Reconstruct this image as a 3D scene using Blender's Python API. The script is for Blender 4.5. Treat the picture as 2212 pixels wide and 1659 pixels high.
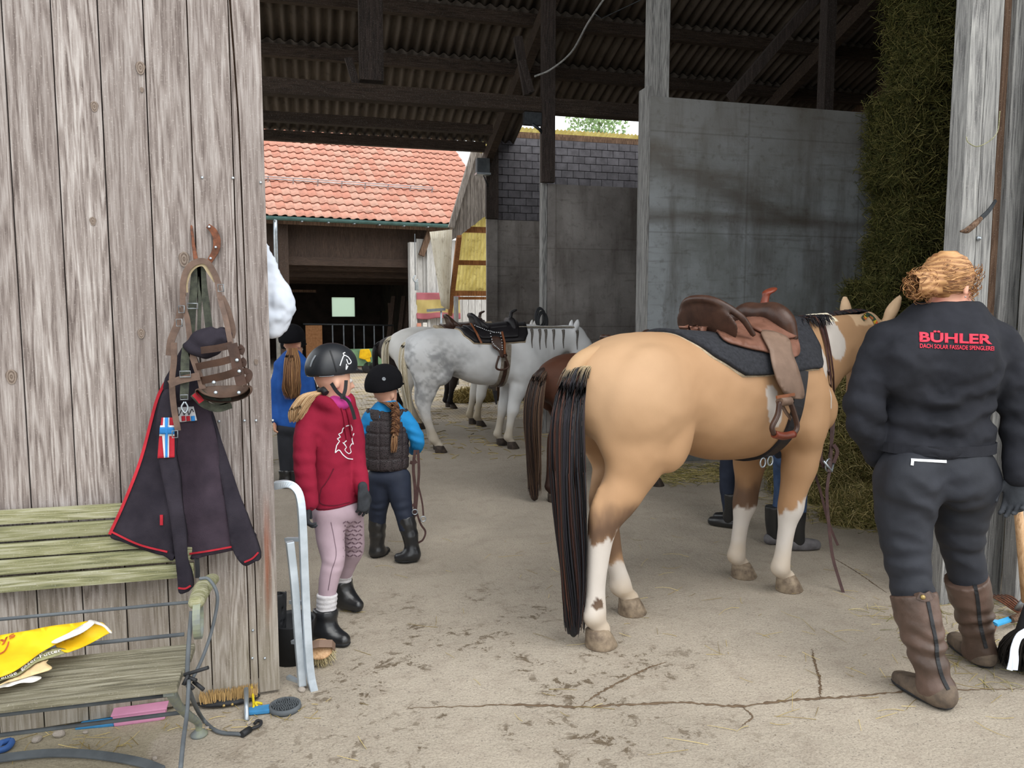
import bpy, bmesh, math, random
import numpy as np
from mathutils import Vector, Matrix, noise as mnoise
from mathutils.bvhtree import BVHTree
random.seed(7); rng = np.random.default_rng(7)
for o in list(bpy.data.objects): bpy.data.objects.remove(o)
scene = bpy.context.scene
COL = scene.collection
# ------------------------------------------------------------------ camera
F = 1661.0; YAW = math.radians(15.0); PIT = math.radians(5.4)
CAM = np.array([0, 0, 1.5])
FW = np.array([math.sin(YAW)*math.cos(PIT), math.cos(YAW)*math.cos(PIT), -math.sin(PIT)])
RT = np.array([math.cos(YAW), -math.sin(YAW), 0]); UP = np.cross(RT, FW)
cd = bpy.data.cameras.new('camera'); cam = bpy.data.objects.new('camera', cd); COL.objects.link(cam)
cd.sensor_width = 36; cd.lens = F/2212*36; cd.clip_end = 300
cam.location = CAM; cam.rotation_euler = (math.pi/2-PIT, 0, -YAW)
scene.camera = cam
# ------------------------------------------------------------------ sky, light, exposure
w = bpy.data.worlds.new('overcast_sky'); scene.world = w; w.use_nodes = True
wn = w.node_tree; wn.nodes.clear()
wo = wn.nodes.new('ShaderNodeOutputWorld'); wb = wn.nodes.new('ShaderNodeBackground')
wb.inputs['Color'].default_value = (0.93, 0.97, 1.0, 1); wb.inputs['Strength'].default_value = 1.15
wn.links.new(wb.outputs[0], wo.inputs[0])
sd = bpy.data.lights.new('veiled_sun', 'SUN'); sun = bpy.data.objects.new('veiled_sun', sd); COL.objects.link(sun)
sd.energy = 1.1; sd.angle = math.radians(50); sd.color = (1.0, 0.97, 0.92)
sun.rotation_euler = (math.radians(40), 0, math.radians(20)); sun.location = (0, -10, 15)
vs = scene.view_settings
vs.view_transform = 'Standard'; vs.look = 'None'; vs.gamma = 1.0; vs.use_curve_mapping = False; vs.exposure = 0.9

def at(px, py, y=None, z=None, x=None, d=None, off=0):
    "the point of the place seen at that pixel of the photograph, on a plane of the place"
    r = FW + RT*(px-1106)/F + UP*(829.5-py)/F
    if d is not None: t = d
    elif y is not None: t = (y-CAM[1])/r[1]
    elif x is not None: t = (x-CAM[0])/r[0]
    else: t = (z-CAM[2])/r[2]
    return Vector(CAM + r*t)
# ------------------------------------------------------------------ materials
def S(h):
    h = h.lstrip('#'); c = [int(h[i:i+2], 16)/255 for i in (0, 2, 4)]
    return tuple(x/12.92 if x <= .04045 else ((x+.055)/1.055)**2.4 for x in c)
MATS = {}
class NT:
    def __init__(s, name):
        s.m = bpy.data.materials.new(name); s.m.use_nodes = True; s.t = s.m.node_tree
        s.b = s.t.nodes['Principled BSDF']; s.b.inputs['Specular IOR Level'].default_value = .3
        MATS[name] = s.m
    def n(s, ty, **kw):
        nd = s.t.nodes.new('ShaderNode'+ty)
        for k, v in kw.items(): setattr(nd, k, v)
        return nd
    def l(s, a, b): s.t.links.new(a, b)
    def coord(s, rand=False, scale=(1, 1, 1), kind='Object'):
        tc = s.n('TexCoord'); out = tc.outputs[kind]
        if rand:
            oi = s.n('ObjectInfo'); mu = s.n('VectorMath', operation='SCALE'); mu.inputs[0].default_value = (17.3, 9.1, 23.7)
            s.l(oi.outputs['Random'], mu.inputs['Scale']); ad = s.n('VectorMath', operation='ADD')
            s.l(out, ad.inputs[0]); s.l(mu.outputs[0], ad.inputs[1]); out = ad.outputs[0]
        if scale != (1, 1, 1):
            mp = s.n('VectorMath', operation='MULTIPLY'); mp.inputs[1].default_value = scale; s.l(out, mp.inputs[0]); out = mp.outputs[0]
        return out
    def noise(s, vec, scale, detail=4, rough=.6, dist=0):
        nz = s.n('TexNoise'); nz.inputs['Scale'].default_value = scale; nz.inputs['Detail'].default_value = detail
        nz.inputs['Roughness'].default_value = rough; nz.inputs['Distortion'].default_value = dist
        if vec is not None: s.l(vec, nz.inputs['Vector'])
        return nz.outputs['Fac']
    def ramp(s, fac, stops):
        r = s.n('ValToRGB'); e = r.color_ramp.elements
        while len(e) < len(stops): e.new(.5)
        for i, (p, c) in enumerate(stops):
            e[i].position = p; e[i].color = (*c, 1) if not isinstance(c, (int, float)) else (c, c, c, 1)
        s.l(fac, r.inputs[0]); return r.outputs[0]
    def mix(s, fac, a, b, mode='MIX'):
        m = s.n('Mix', data_type='RGBA', blend_type=mode)
        for v, i in ((fac, 0), (a, 6), (b, 7)):
            if hasattr(v, 'links'): s.l(v, m.inputs[i])
            else: m.inputs[i].default_value = v if i == 0 else (*v, 1)
        return m.outputs[2]
    def math(s, op, a, b=0, c=None):
        m = s.n('Math', operation=op)
        for i, v in enumerate((a, b, c)):
            if v is None: continue
            if hasattr(v, 'links'): s.l(v, m.inputs[i])
            else: m.inputs[i].default_value = v
        return m.outputs[0]
    def xyz(s, v):
        q = s.n('SeparateXYZ'); s.l(v, q.inputs[0]); return q.outputs
    def bump(s, h, strength=.3, dist=.01):
        b = s.n('Bump'); b.inputs['Strength'].default_value = strength; b.inputs['Distance'].default_value = dist
        s.l(h, b.inputs['Height']); s.l(b.outputs[0], s.b.inputs['Normal'])
    def done(s, col=None, rough=None, metal=None):
        if col is not None:
            if hasattr(col, 'links'): s.l(col, s.b.inputs['Base Color'])
            else: s.b.inputs['Base Color'].default_value = (*col, 1)
        if rough is not None:
            if hasattr(rough, 'links'): s.l(rough, s.b.inputs['Roughness'])
            else: s.b.inputs['Roughness'].default_value = rough
        if metal is not None: s.b.inputs['Metallic'].default_value = metal
        return s.m
def plain(name, c1, c2=None, rough=.7, scale=8, bump=0, bscale=120, metal=0, detail=4, bdist=.004, spec=None, rand=True, stretch=(1,1,1)):
    if name in MATS: return MATS[name]
    t = NT(name); co = t.coord(rand=rand, scale=stretch)
    c1 = S(c1); c2 = S(c2) if c2 else tuple(x*.72 for x in c1)
    col = t.mix(t.ramp(t.noise(co, scale, detail), [(.35, 0), (.65, 1)]), c1, c2)
    if bump: t.bump(t.noise(co, bscale, 5), bump, bdist)
    if spec is not None: t.b.inputs['Specular IOR Level'].default_value = spec
    return t.done(col, rough, metal)
def wood(name, light, mid, dark, axis=2, ring=14, fine=90, green=None, bump=.5, rand=True, rough=.85):
    t = NT(name); sc = [1, 1, 1]; sc[axis] = .045; co = t.coord(rand=rand)
    st = t.n('VectorMath', operation='MULTIPLY'); st.inputs[1].default_value = sc; t.l(co, st.inputs[0]); st = st.outputs[0]
    sc2 = [1, 1, 1]; sc2[axis] = .075
    lo = t.n('VectorMath', operation='MULTIPLY'); lo.inputs[1].default_value = sc2; t.l(co, lo.inputs[0]); lo = lo.outputs[0]
    big = t.noise(lo, 9, 3, .55); med = t.noise(st, ring*2.2, 4, .65); fi = t.noise(st, fine*2, 4, .7)
    ph = t.math('MULTIPLY_ADD', big, 13.0, t.math('MULTIPLY', med, 1.2))
    rg = t.math('SINE', t.math('MULTIPLY', ph, 6.0)); rg = t.math('MULTIPLY_ADD', rg, .5, .5)
    g = t.math('ADD', t.math('MULTIPLY', rg, .13), t.math('ADD', t.math('MULTIPLY', fi, .58), t.math('MULTIPLY', med, .34)))
    col = t.ramp(g, [(.36, S(dark)), (.50, S(mid)), (.68, S(light))])
    pa = t.ramp(t.noise(lo, 3.2, 4, .6), [(.42, 0), (.66, 1)])
    col = t.mix(t.math('MULTIPLY', pa, .6), col, t.mix(.55, S(dark), S(mid)))
    sp = t.ramp(t.noise(co, 170, 3), [(.60, 0), (.72, 1)]); col = t.mix(t.math('MULTIPLY', sp, .25), col, S('#cfc8c0'))
    if green:
        tc = t.n('TexCoord'); z = t.xyz(tc.outputs['Object'])[2]
        f = t.math('ADD', z, t.math('MULTIPLY_ADD', t.noise(tc.outputs['Object'], 6, 4), .8, -.4))
        f = t.ramp(f, [(.0, 1), (.75, 0)]); col = t.mix(t.math('MULTIPLY', f, .42), col, S(green))
        xx, yy_, zz = t.xyz(tc.outputs['Object']); sx_ = at(580, 1250, y=3.03).x; wob = t.math('MULTIPLY_ADD', t.noise(st, 30, 3), .05, -.025)
        rs = t.ramp(t.math('ABSOLUTE', t.math('SUBTRACT', t.math('ADD', xx, wob), sx_)), [(.004, 1), (.018, 0)])
        rz_ = t.math('MULTIPLY', t.ramp(t.math('SUBTRACT', zz, .25), [(0, 0), (.25, 1)]), t.ramp(t.math('SUBTRACT', .82, zz), [(0, 0), (.2, 1)])); col = t.mix(t.math('MULTIPLY', t.math('MULTIPLY', rs, rz_), .6), col, S('#8a4a2a'))
    t.bump(g, bump, .006)
    return t.done(col, rough)
wood('weathered_board', '#b0a9a5', '#857b76', '#4f4440', ring=16, green='#857f66')
wood('pale_timber', '#a3a29e', '#807f7d', '#444343', ring=14)
wood('umber_timber', '#4b3b31', '#382b23', '#221a16', axis=2, ring=12)
wood('umber_beam', '#4b3b31', '#382b23', '#221a16', axis=0, ring=12)
wood('brown_timber', '#7d6553', '#5c4636', '#2f221a', ring=12)
wood('dark_beam', '#4a3c33', '#33281f', '#1c1613', axis=0, ring=10)
wood('dark_post', '#463b36', '#2f2723', '#1a1614', axis=2, ring=10)
wood('bench_slat', '#a6a48f', '#82815f', '#585a42', axis=0, ring=14)
wood('bench_seat_wood', '#94907f', '#6f6a58', '#413e34', axis=0, ring=14)
wood('orange_timber', '#a9764a', '#8a5a34', '#523319', axis=2)
wood('handle_wood', '#d8b690', '#c19a72', '#8d6a48', axis=2, rough=.5)
wood('grey_gable', '#a79f97', '#7d756e', '#47413c', ring=18)
wood('white_plank', '#c9c8c6', '#b3b1ae', '#7f7b78', ring=10, bump=.2)

def mat_concrete(name, light, dark, stain, streak=False):
    t = NT(name); co = t.coord()
    a = t.noise(co, 1.1, 6, .62); b = t.noise(co, 14, 5, .6)
    st = t.coord(scale=(3.2, 3.2, .5)); v = t.noise(st, 1.6, 5, .65)
    col = t.mix(t.ramp(a, [(.38, 0), (.62, 1)]), S(light), S(dark))
    col = t.mix(t.math('MULTIPLY', t.ramp(v, [(.5, 0), (.72, 1)]), .55), col, S(stain))
    col = t.mix(t.math('MULTIPLY', t.ramp(b, [(.56, 0), (.7, 1)]), .35), col, S(stain))
    hz = t.noise(t.coord(scale=(.5, .5, 5)), 3, 4, .6)
    col = t.mix(t.math('MULTIPLY', t.ramp(hz, [(.58, 0), (.72, 1)]), .4), col, S(stain))
    if streak:   # old tide marks and a brushed diagonal smear
        x_, y_, z_ = t.xyz(co); nn = t.noise(t.coord(scale=(.5, .5, 2.5)), 2.5, 5, .65)
        ln = t.math('ADD', z_, t.math('MULTIPLY', t.math('SUBTRACT', x_, 3.4), .36)); ds = t.math('ABSOLUTE', t.math('SUBTRACT', ln, t.math('MULTIPLY_ADD', nn, .5, 2.68)))
        fx = t.ramp(x_, [(0, 0), (1, 1)]); sm_ = t.math('MULTIPLY', t.ramp(ds, [(.02, 1), (.22, 0)]), t.ramp(t.math('MULTIPLY', t.math('SUBTRACT', 6.0, x_), .4), [(0, 0), (.5, 1)]))
        col = t.mix(t.math('MULTIPLY', sm_, .6), col, S('#473d33'))
        tm = t.math('MULTIPLY', t.ramp(t.math('ABSOLUTE', t.math('SUBTRACT', z_, t.math('MULTIPLY_ADD', nn, .16, 2.32))), [(.01, 1), (.10, 0)]), .55); col = t.mix(tm, col, S('#473d33'))
        tp = t.ramp(t.math('ADD', z_, t.math('MULTIPLY', nn, .6)), [(0, 0), (.0, 0), (1, 1)]); tw = t.math('MULTIPLY', t.ramp(t.math('MULTIPLY', t.math('SUBTRACT', t.math('ADD', z_, nn), 2.9), .7), [(0, 0), (.6, 1)]), .5); col = t.mix(tw, col, S('#6a6257'))
    pit = t.ramp(t.noise(co, 60, 3), [(.70, 0), (.76, 1)]); col = t.mix(t.math('MULTIPLY', pit, .5), col, (.03, .028, .026))
    # formwork seams
    x, y, z = t.xyz(co)
    def seam(v, per, off, wd):
        f = t.math('FRACT', t.math('MULTIPLY_ADD', v, 1/per, off)); f = t.math('ABSOLUTE', t.math('SUBTRACT', f, .5))
        return t.ramp(f, [(0, 1), (wd, 0)])
    sm = t.math('MAXIMUM', seam(x, 1.3, .22, .012), seam(z, .95, .12, .012))
    col = t.mix(t.math('MULTIPLY', sm, .38), col, S(stain))
    t.bump(t.math('ADD', b, t.math('MULTIPLY', t.noise(co, 80, 4), .6)), .35, .01)
    return t.done(col, .75)
mat_concrete('wall_concrete', '#959a9d', '#747775', '#463d34', streak=True)
mat_concrete('wall_concrete_dark', '#8f8a86', '#6c6763', '#3e342d')
plain('block_grey', '#656368', '#4c4a4e', .85, 6, .3, 90)
plain('mortar_dark', '#3a3636', '#2a2727', .95)
def mat_floor():
    t = NT('floor_concrete'); co = t.coord(); x, y, z = t.xyz(co)
    a = t.noise(co, 1.3, 5, .6); b = t.noise(co, 9, 6, .65)
    col = t.mix(t.ramp(a, [(.36, 0), (.64, 1)]), S('#b3a898'), S('#a29889'))
    col = t.mix(t.math('MULTIPLY', t.ramp(b, [(.5, 0), (.68, 1)]), .35), col, S('#8a7c6e'))
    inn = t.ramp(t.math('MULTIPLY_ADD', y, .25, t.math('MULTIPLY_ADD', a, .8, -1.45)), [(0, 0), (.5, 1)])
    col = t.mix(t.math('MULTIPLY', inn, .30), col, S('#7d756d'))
    ag = t.n('TexVoronoi'); ag.inputs['Scale'].default_value = 75; t.l(co, ag.inputs['Vector'])
    sp = t.math('MULTIPLY', t.ramp(ag.outputs['Distance'], [(.16, 1), (.30, 0)]), .75)
    agc = t.ramp(t.xyz(ag.outputs['Color'])[0], [(0, S('#55504e')), (.4, S('#726a62')), (.7, S('#8c8277')), (1, S('#b9ae9f'))])
    fine = t.ramp(t.noise(co, 30, 3), [(.42, 0), (.58, 1)])
    col = t.mix(t.math('MULTIPLY', sp, fine), col, agc)
    # damp, trodden mud flecks near the door
    m1 = t.ramp(t.noise(co, 13, 7, .78, .4), [(.55, 0), (.565, 1)])
    zone = t.math('SUBTRACT', 1.25, t.math('SQRT', t.math('ADD', t.math('POWER', t.math('MULTIPLY', t.math('SUBTRACT', x, .72), .95), 2), t.math('POWER', t.math('MULTIPLY', t.math('SUBTRACT', y, 2.95), .75), 2))))
    zone = t.ramp(zone, [(0.05, 0), (.75, 1)])
    m2 = t.ramp(t.noise(co, 2.6, 4, .6), [(.45, 0), (.55, 1)])
    mud = t.math('MULTIPLY', t.math('MULTIPLY', m1, zone), m2)
    sm = t.ramp(t.noise(co, 17, 6, .75), [(.66, 0), (.675, 1)])
    mud = t.math('MAXIMUM', mud, t.math('MULTIPLY', sm, .75))
    col = t.mix(t.math('MULTIPLY', mud, .85), col, S('#55452f'))
    gz = t.ramp(t.math('SUBTRACT', t.math('MULTIPLY', x, -1), t.math('MULTIPLY', t.noise(co, 3, 4), .9)), [(-.55, 0), (.1, 1)])
    col = t.mix(t.math('MULTIPLY', gz, .4), col, S('#8a8462'))
    gr = t.noise(co, 120, 4, .7); col = t.mix(t.math('MULTIPLY', t.ramp(gr, [(.38, 1), (.52, 0)]), .40), col, S('#6f655a')); col = t.mix(t.math('MULTIPLY', t.ramp(gr, [(.58, 0), (.72, 1)]), .25), col, S('#c9beb0'))
    t.bump(t.math('ADD', t.math('MULTIPLY', t.noise(co, 45, 6, .7), .8), t.math('MULTIPLY', b, .6)), .9, .014)
    r = t.ramp(mud, [(0, .92), (1, .55)])
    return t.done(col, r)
mat_floor()
def mat_paving():
    t = NT('courtyard_paving'); co = t.coord()
    br = t.n('TexBrick'); br.inputs['Scale'].default_value = 4.2; br.inputs['Mortar Size'].default_value = .03
    br.inputs['Color1'].default_value = (*S('#c2b5a3'), 1); br.inputs['Color2'].default_value = (*S('#a99d8e'), 1); br.inputs['Mortar'].default_value = (*S('#7a7064'), 1)
    t.l(co, br.inputs['Vector'])
    st = t.ramp(t.noise(co, 1.6, 5, .6), [(.45, 0), (.66, 1)])
    col = t.mix(t.math('MULTIPLY', st, .5), br.outputs['Color'], S('#c9b183'))
    t.bump(br.outputs['Fac'], .4, -.01)
    return t.done(col, .9)
mat_paving()
def mat_corr(name, c1, c2, c3, trans=0):
    t = NT(name); co = t.coord(rand=True, scale=(6, .6, .6)); n1 = t.noise(co, 2.0, 5, .65); n2 = t.noise(t.coord(rand=True), 7, 5, .6)
    col = t.mix(t.ramp(n1, [(.35, 0), (.65, 1)]), S(c1), S(c2)); col = t.mix(t.math('MULTIPLY', t.ramp(n2, [(.55, 0), (.7, 1)]), .5), col, S(c3))
    if trans: t.b.inputs['Transmission Weight'].default_value = 0
    m = t.done(col, .85)
    if trans:
        tr = t.n('BsdfTranslucent'); t.l(col, tr.inputs['Color']); mx = t.n('MixShader'); mx.inputs[0].default_value = trans
        out = t.t.nodes['Material Output']; t.l(t.b.outputs[0], mx.inputs[1]); t.l(tr.outputs[0], mx.inputs[2]); t.l(mx.outputs[0], out.inputs[0])
    return m
mat_corr('fibre_cement', '#5b524a', '#463e37', '#2b2420')
mat_corr('yellow_sheet', '#e8e0b4', '#d6cc98', '#a3945e', .6)
mat_corr('pale_sheet', '#c9c3b4', '#aea491', '#7e725f', .3)
plain('roof_tile', '#c87a62', '#b0604a', .8, 3, .2, 60)
plain('gutter_green', '#52716f', '#3f5957', .45, 5)
plain('steel_dark', '#3a3d40', '#2c2e30', .5, 20, metal=.6)
plain('galvanised', '#b3bac0', '#99a1a8', .38, 12, metal=.75)
plain('alu', '#c3ccd4', '#aab3bb', .42, 10, metal=.55)
plain('rust', '#7a4a34', '#4d3429', .85, 40, .4, 150)
plain('black_rubber', '#26272a', '#1c1d1f', .6)
plain('grey_rubber', '#5b6064', '#484c50', .7)
plain('white_plastic', '#d3d8e2', '#bfc7d4', .55, 5)
# ------------------------------------------------------------------ mesh helpers
def tag(o, label=None, cat=None, group=None, kind=None):
    if label: o['label'] = label
    if cat: o['category'] = cat
    if group: o['group'] = group
    if kind: o['kind'] = kind
    return o
def empty(name, loc=(0, 0, 0), rz=0, label=None, cat=None, group=None, kind=None):
    o = bpy.data.objects.new(name, None); COL.objects.link(o); o.location = loc; o.rotation_euler = (0, 0, rz); o.empty_display_size = .1
    return tag(o, label, cat, group, kind)
def link(name, me, mat=None, parent=None, **kw):
    o = bpy.data.objects.new(name, me); COL.objects.link(o)
    if mat is not None and not me.materials: me.materials.append(MATS[mat] if isinstance(mat, str) else mat)
    if parent is not None: o.parent = parent
    return tag(o, **kw)
def npmesh(name, V, Q, smooth=True, cols=None):
    "V (n,3), Q (m,4) or (m,3) int arrays"
    V = np.asarray(V, dtype=np.float32); Q = np.asarray(Q, dtype=np.int32)
    me = bpy.data.meshes.new(name); me.vertices.add(len(V)); me.vertices.foreach_set('co', V.ravel())
    k = Q.shape[1]; me.loops.add(Q.size); me.loops.foreach_set('vertex_index', Q.ravel())
    me.polygons.add(len(Q)); me.polygons.foreach_set('loop_start', np.arange(len(Q), dtype=np.int32)*k)
    me.polygons.foreach_set('loop_total', np.full(len(Q), k, dtype=np.int32))
    me.update(calc_edges=True); me.validate()
    me.polygons.foreach_set('use_smooth', np.full(len(me.polygons), smooth))
    if cols is not None:
        ca = me.color_attributes.new('Col', 'FLOAT_COLOR', 'POINT')
        c4 = np.ones((len(V), 4), dtype=np.float32); c4[:, :3] = cols; ca.data.foreach_set('color', c4.ravel())
    return me
class MB:
    "collects plain shapes into one mesh"
    def __init__(s): s.v = []; s.f = []; s.sm = []
    def add(s, V, Fs, smooth=False):
        o = len(s.v); s.v += [tuple(p) for p in V]; s.f += [tuple(i+o for i in f) for f in Fs]; s.sm += [smooth]*len(Fs); return s
    def box(s, a, b, rot=None, at_=None):
        x0, y0, z0 = a; x1, y1, z1 = b
        V = [Vector(p) for p in ((x0,y0,z0),(x1,y0,z0),(x1,y1,z0),(x0,y1,z0),(x0,y0,z1),(x1,y0,z1),(x1,y1,z1),(x0,y1,z1))]
        if rot is not None: V = [rot @ p for p in V]
        if at_ is not None: V = [p+Vector(at_) for p in V]
        return s.add(V, [(0,3,2,1),(4,5,6,7),(0,1,5,4),(1,2,6,5),(2,3,7,6),(3,0,4,7)])
    def beam(s, p, q, wd, hg, up=(0, 0, 1)):
        p = Vector(p); q = Vector(q); d = (q-p).normalized(); u = Vector(up); sd_ = d.cross(u).normalized(); u = sd_.cross(d).normalized()
        V = [p+sd_*a*wd/2+u*b*hg/2 for a, b in ((-1,-1),(1,-1),(1,1),(-1,1))]+[q+sd_*a*wd/2+u*b*hg/2 for a, b in ((-1,-1),(1,-1),(1,1),(-1,1))]
        return s.add(V, [(0,1,2,3),(7,6,5,4),(0,4,5,1),(1,5,6,2),(2,6,7,3),(3,7,4,0)])
    def prism(s, pts, off):
        "closed outline of points swept by a vector"
        n = len(pts); off = Vector(off); V = [Vector(p) for p in pts]+[Vector(p)+off for p in pts]
        return s.add(V, [tuple(range(n))[::-1], tuple(range(n, 2*n))]+[(i, (i+1) % n, (i+1) % n+n, i+n) for i in range(n)])
    def tube(s, pts, r, seg=8, closed=False, cap=True):
        pts = [Vector(p) for p in pts]; n = len(pts); rr = list(np.interp(np.linspace(0, 1, n), np.linspace(0, 1, len(r)), r)) if isinstance(r, (list, tuple)) else [r]*n
        V = []; prev = None
        for i, p in enumerate(pts):
            d = (pts[(i+1) % n]-pts[i-1]) if closed else (pts[min(i+1, n-1)]-pts[max(i-1, 0)])
            d = d.normalized() if d.length > 1e-9 else Vector((0, 0, 1))
            if prev is None: a = d.orthogonal().normalized()
            else:
                a = prev-d*prev.dot(d); a = a.normalized() if a.length > 1e-6 else d.orthogonal().normalized()
            prev = a; b = d.cross(a)
            V += [p+(a*math.cos(t)+b*math.sin(t))*rr[i] for t in [2*math.pi*j/seg for j in range(seg)]]
        Fs = []
        for i in range(n if closed else n-1):
            for j in range(seg):
                k = (i+1) % n; Fs.append((i*seg+j, i*seg+(j+1) % seg, k*seg+(j+1) % seg, k*seg+j))
        s.add(V, Fs, True)
        if cap and not closed:
            s.f.append(tuple(len(s.v)-len(V)+j for j in range(seg))[::-1]); s.sm.append(False)
            s.f.append(tuple(len(s.v)-seg+j for j in range(seg))); s.sm.append(False)
        return s
    def strap(s, pts, wd, th, nrm, tip=False):
        "flat band along points; nrm = outward normal (one or per point)"
        pts = [Vector(p) for p in pts]; n = len(pts); V = []
        ww = list(np.interp(np.linspace(0, 1, n), np.linspace(0, 1, len(wd)), wd)) if isinstance(wd, (list, tuple)) else [wd]*n
        for i, p in enumerate(pts):
            d = (pts[min(i+1, n-1)]-pts[max(i-1, 0)]).normalized(); nn = Vector(nrm[i]) if isinstance(nrm, list) else Vector(nrm)
            nn = (nn-d*nn.dot(d)).normalized(); sd_ = d.cross(nn)
            V += [p+sd_*ww[i]/2, p+sd_*ww[i]/2+nn*th, p-sd_*ww[i]/2+nn*th, p-sd_*ww[i]/2]
        Fs = [(i*4+j, i*4+(j+1) % 4, i*4+4+(j+1) % 4, i*4+4+j) for i in range(n-1) for j in range(4)]
        Fs += [(0, 3, 2, 1), tuple((n-1)*4+j for j in range(4))]
        return s.add(V, Fs, False)
    def lathe(s, prof, seg=20, c=(0, 0, 0), rot=None):
        V = []; n = len(prof)
        for r, z in prof:
            for j in range(seg):
                p = Vector((r*math.cos(2*math.pi*j/seg), r*math.sin(2*math.pi*j/seg), z))
                if rot is not None: p = rot @ p
                V.append(p+Vector(c))
        Fs = [(i*seg+j, i*seg+(j+1) % seg, (i+1)*seg+(j+1) % seg, (i+1)*seg+j) for i in range(n-1) for j in range(seg)]
        Fs += [tuple(range(seg))[::-1], tuple(range((n-1)*seg, n*seg))]
        return s.add(V, Fs, True)
    def mesh(s, name, bevel=0):
        me = bpy.data.meshes.new(name); me.from_pydata([tuple(v) for v in s.v], [], s.f)
        bm = bmesh.new(); bm.from_mesh(me); bmesh.ops.recalc_face_normals(bm, faces=bm.faces)
        if bevel: bmesh.ops.bevel(bm, geom=[e for e in bm.edges if e.calc_face_angle(0) > .5], offset=bevel, segments=2, profile=.7, affect='EDGES', clamp_overlap=True)
        bm.to_mesh(me); bm.free()
        if not bevel:
            for p, q in zip(me.polygons, s.sm): p.use_smooth = q
        return me
    def build(s, name, mat, parent=None, bevel=0, **kw):
        return link(name, s.mesh(name, bevel), mat, parent, **kw)
def crv(pts, n=24, closed=False):
    "Catmull-Rom through points (any dimension)"
    P = [np.array(p, float) for p in pts]; m = len(P); out = []
    segs = m if closed else m-1
    for i in range(segs):
        p0 = P[(i-1) % m] if closed or i > 0 else P[0]*2-P[1]; p1 = P[i]; p2 = P[(i+1) % m]
        p3 = P[(i+2) % m] if closed or i+2 < m else P[-1]*2-P[-2]
        k = max(1, round(n/segs))
        for j in range(k):
            t = j/k; out.append(.5*((2*p1)+(-p0+p2)*t+(2*p0-5*p1+4*p2-p3)*t*t+(-p0+3*p1-3*p2+p3)*t**3))
    if not closed: out.append(P[-1])
    return out
def rotz(a): return Matrix.Rotation(a, 3, 'Z')
# ================================================================== THE SETTING
ST = dict(kind='structure')
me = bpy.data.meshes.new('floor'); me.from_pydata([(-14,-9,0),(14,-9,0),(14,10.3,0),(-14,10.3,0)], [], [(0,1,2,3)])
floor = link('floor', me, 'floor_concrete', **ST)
me = bpy.data.meshes.new('paving'); me.from_pydata([(-14,10.3,0),(14,10.3,0),(14,34,0),(-14,34,0)], [], [(0,1,2,3)])
link('floor_courtyard', me, 'courtyard_paving', **ST)
# cracks in the slab: shallow dirt-filled grooves
plain('crack_dirt', '#6b5a48', '#554535', .95, 30)
def crack(px, w0):
    P = [at(a, b, z=.0015) for a, b in px]; P = [Vector(p) for p in crv(P, 14*len(px))]
    b = MB(); V = []; n = len(P)
    for i, p in enumerate(P):
        d = (P[min(i+1, n-1)]-P[max(i-1, 0)]).normalized(); sd_ = Vector((-d.y, d.x, 0)); w_ = w0*(.35+rng.random())*min(1, 4*min(i, n-1-i)/n+.15)
        j = sd_*(rng.random()-.5)*w0*1.3
        V += [p+sd_*w_+j, p+Vector((0, 0, .0015))+j, p-sd_*w_+j]
    b.add(V, [(i*3+k, i*3+k+1, i*3+k+4, i*3+k+3) for i in range(n-1) for k in (0, 1)])
    return b.build('crack', 'crack_dirt', floor)
crack([(880,1530),(1010,1525),(1130,1522),(1250,1527),(1350,1522),(1480,1518),(1590,1525),(1700,1513),(1830,1505),(1960,1493),(2090,1490),(2212,1488)], .008)
crack([(1252,1526),(1290,1500),(1330,1478),(1395,1445),(1440,1430)], .006)
crack([(1754,1402),(1762,1440),(1772,1470),(1770,1512)], .006)
crack([(1605,1528),(1625,1548),(1600,1570)], .004)
crack([(1800,1205),(1850,1235),(1915,1280)], .004)
# ------------------------------------------------------------------ sliding plank door on the left
DY = 3.03
door = empty('door_1', (0, 0, 0), **ST)
edges = [-190, -88, 13, 115, 213, 309, 403, 492, 562]
ex = [at(p, 0, y=DY).x for p in edges]
dl0 = at(17, 1594, y=DY); dl1 = at(619, 1505, y=DY)
def zl(x): return .014   # the door hangs a little askew: turned about its edge below
for i in range(len(ex)-1):
    a, b_ = ex[i]+.002, ex[i+1]-.002
    zb = zl(a); zc_ = zl(b_)
    b = MB(); dy = rng.uniform(-.003, .003); n = 24
    if i == len(ex)-2:   # last board has split along the grain
        xs = a+.030
        b.prism([(a, DY+dy, zb), (xs-.004, DY+dy, zb), (xs-.006, DY+dy, 1.6), (xs-.012, DY+dy, 2.2), (xs-.03, DY+dy, 2.65), (a-.0, DY+dy, 2.7)], (0, .028, 0)).build('plank', 'weathered_board', door, bevel=.0015)
        b = MB().prism([(xs, DY+dy, zb), (b_, DY+dy, zc_), (b_, DY+dy, 4.1), (a+.004, DY+dy, 4.1), (a+.004, DY+dy, 2.72), (xs-.022, DY+dy, 2.62), (xs-.006, DY+dy, 2.2), (xs-.002, DY+dy, 1.6)], (0, .028, 0))
        b.build('plank', 'weathered_board', door, bevel=.0015)
    else:
        b.prism([(a, DY+dy, zb), (b_, DY+dy, zc_), (b_, DY+dy, 4.1), (a, DY+dy, 4.1)], (0, .028, 0)).build('plank', 'weathered_board', door, bevel=.0015)
for z0 in (.35, 1.95, 3.4):
    MB().box((ex[0], DY+.034, z0), (ex[-1]-.03, DY+.08, z0+.14)).build('ledge', 'brown_timber', door)
MB().box((ex[-3]-.02, DY+.031, .06), (ex[-1]-.004, DY+.034, 4.1)).build('backing_strip', 'brown_timber', door)
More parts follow.
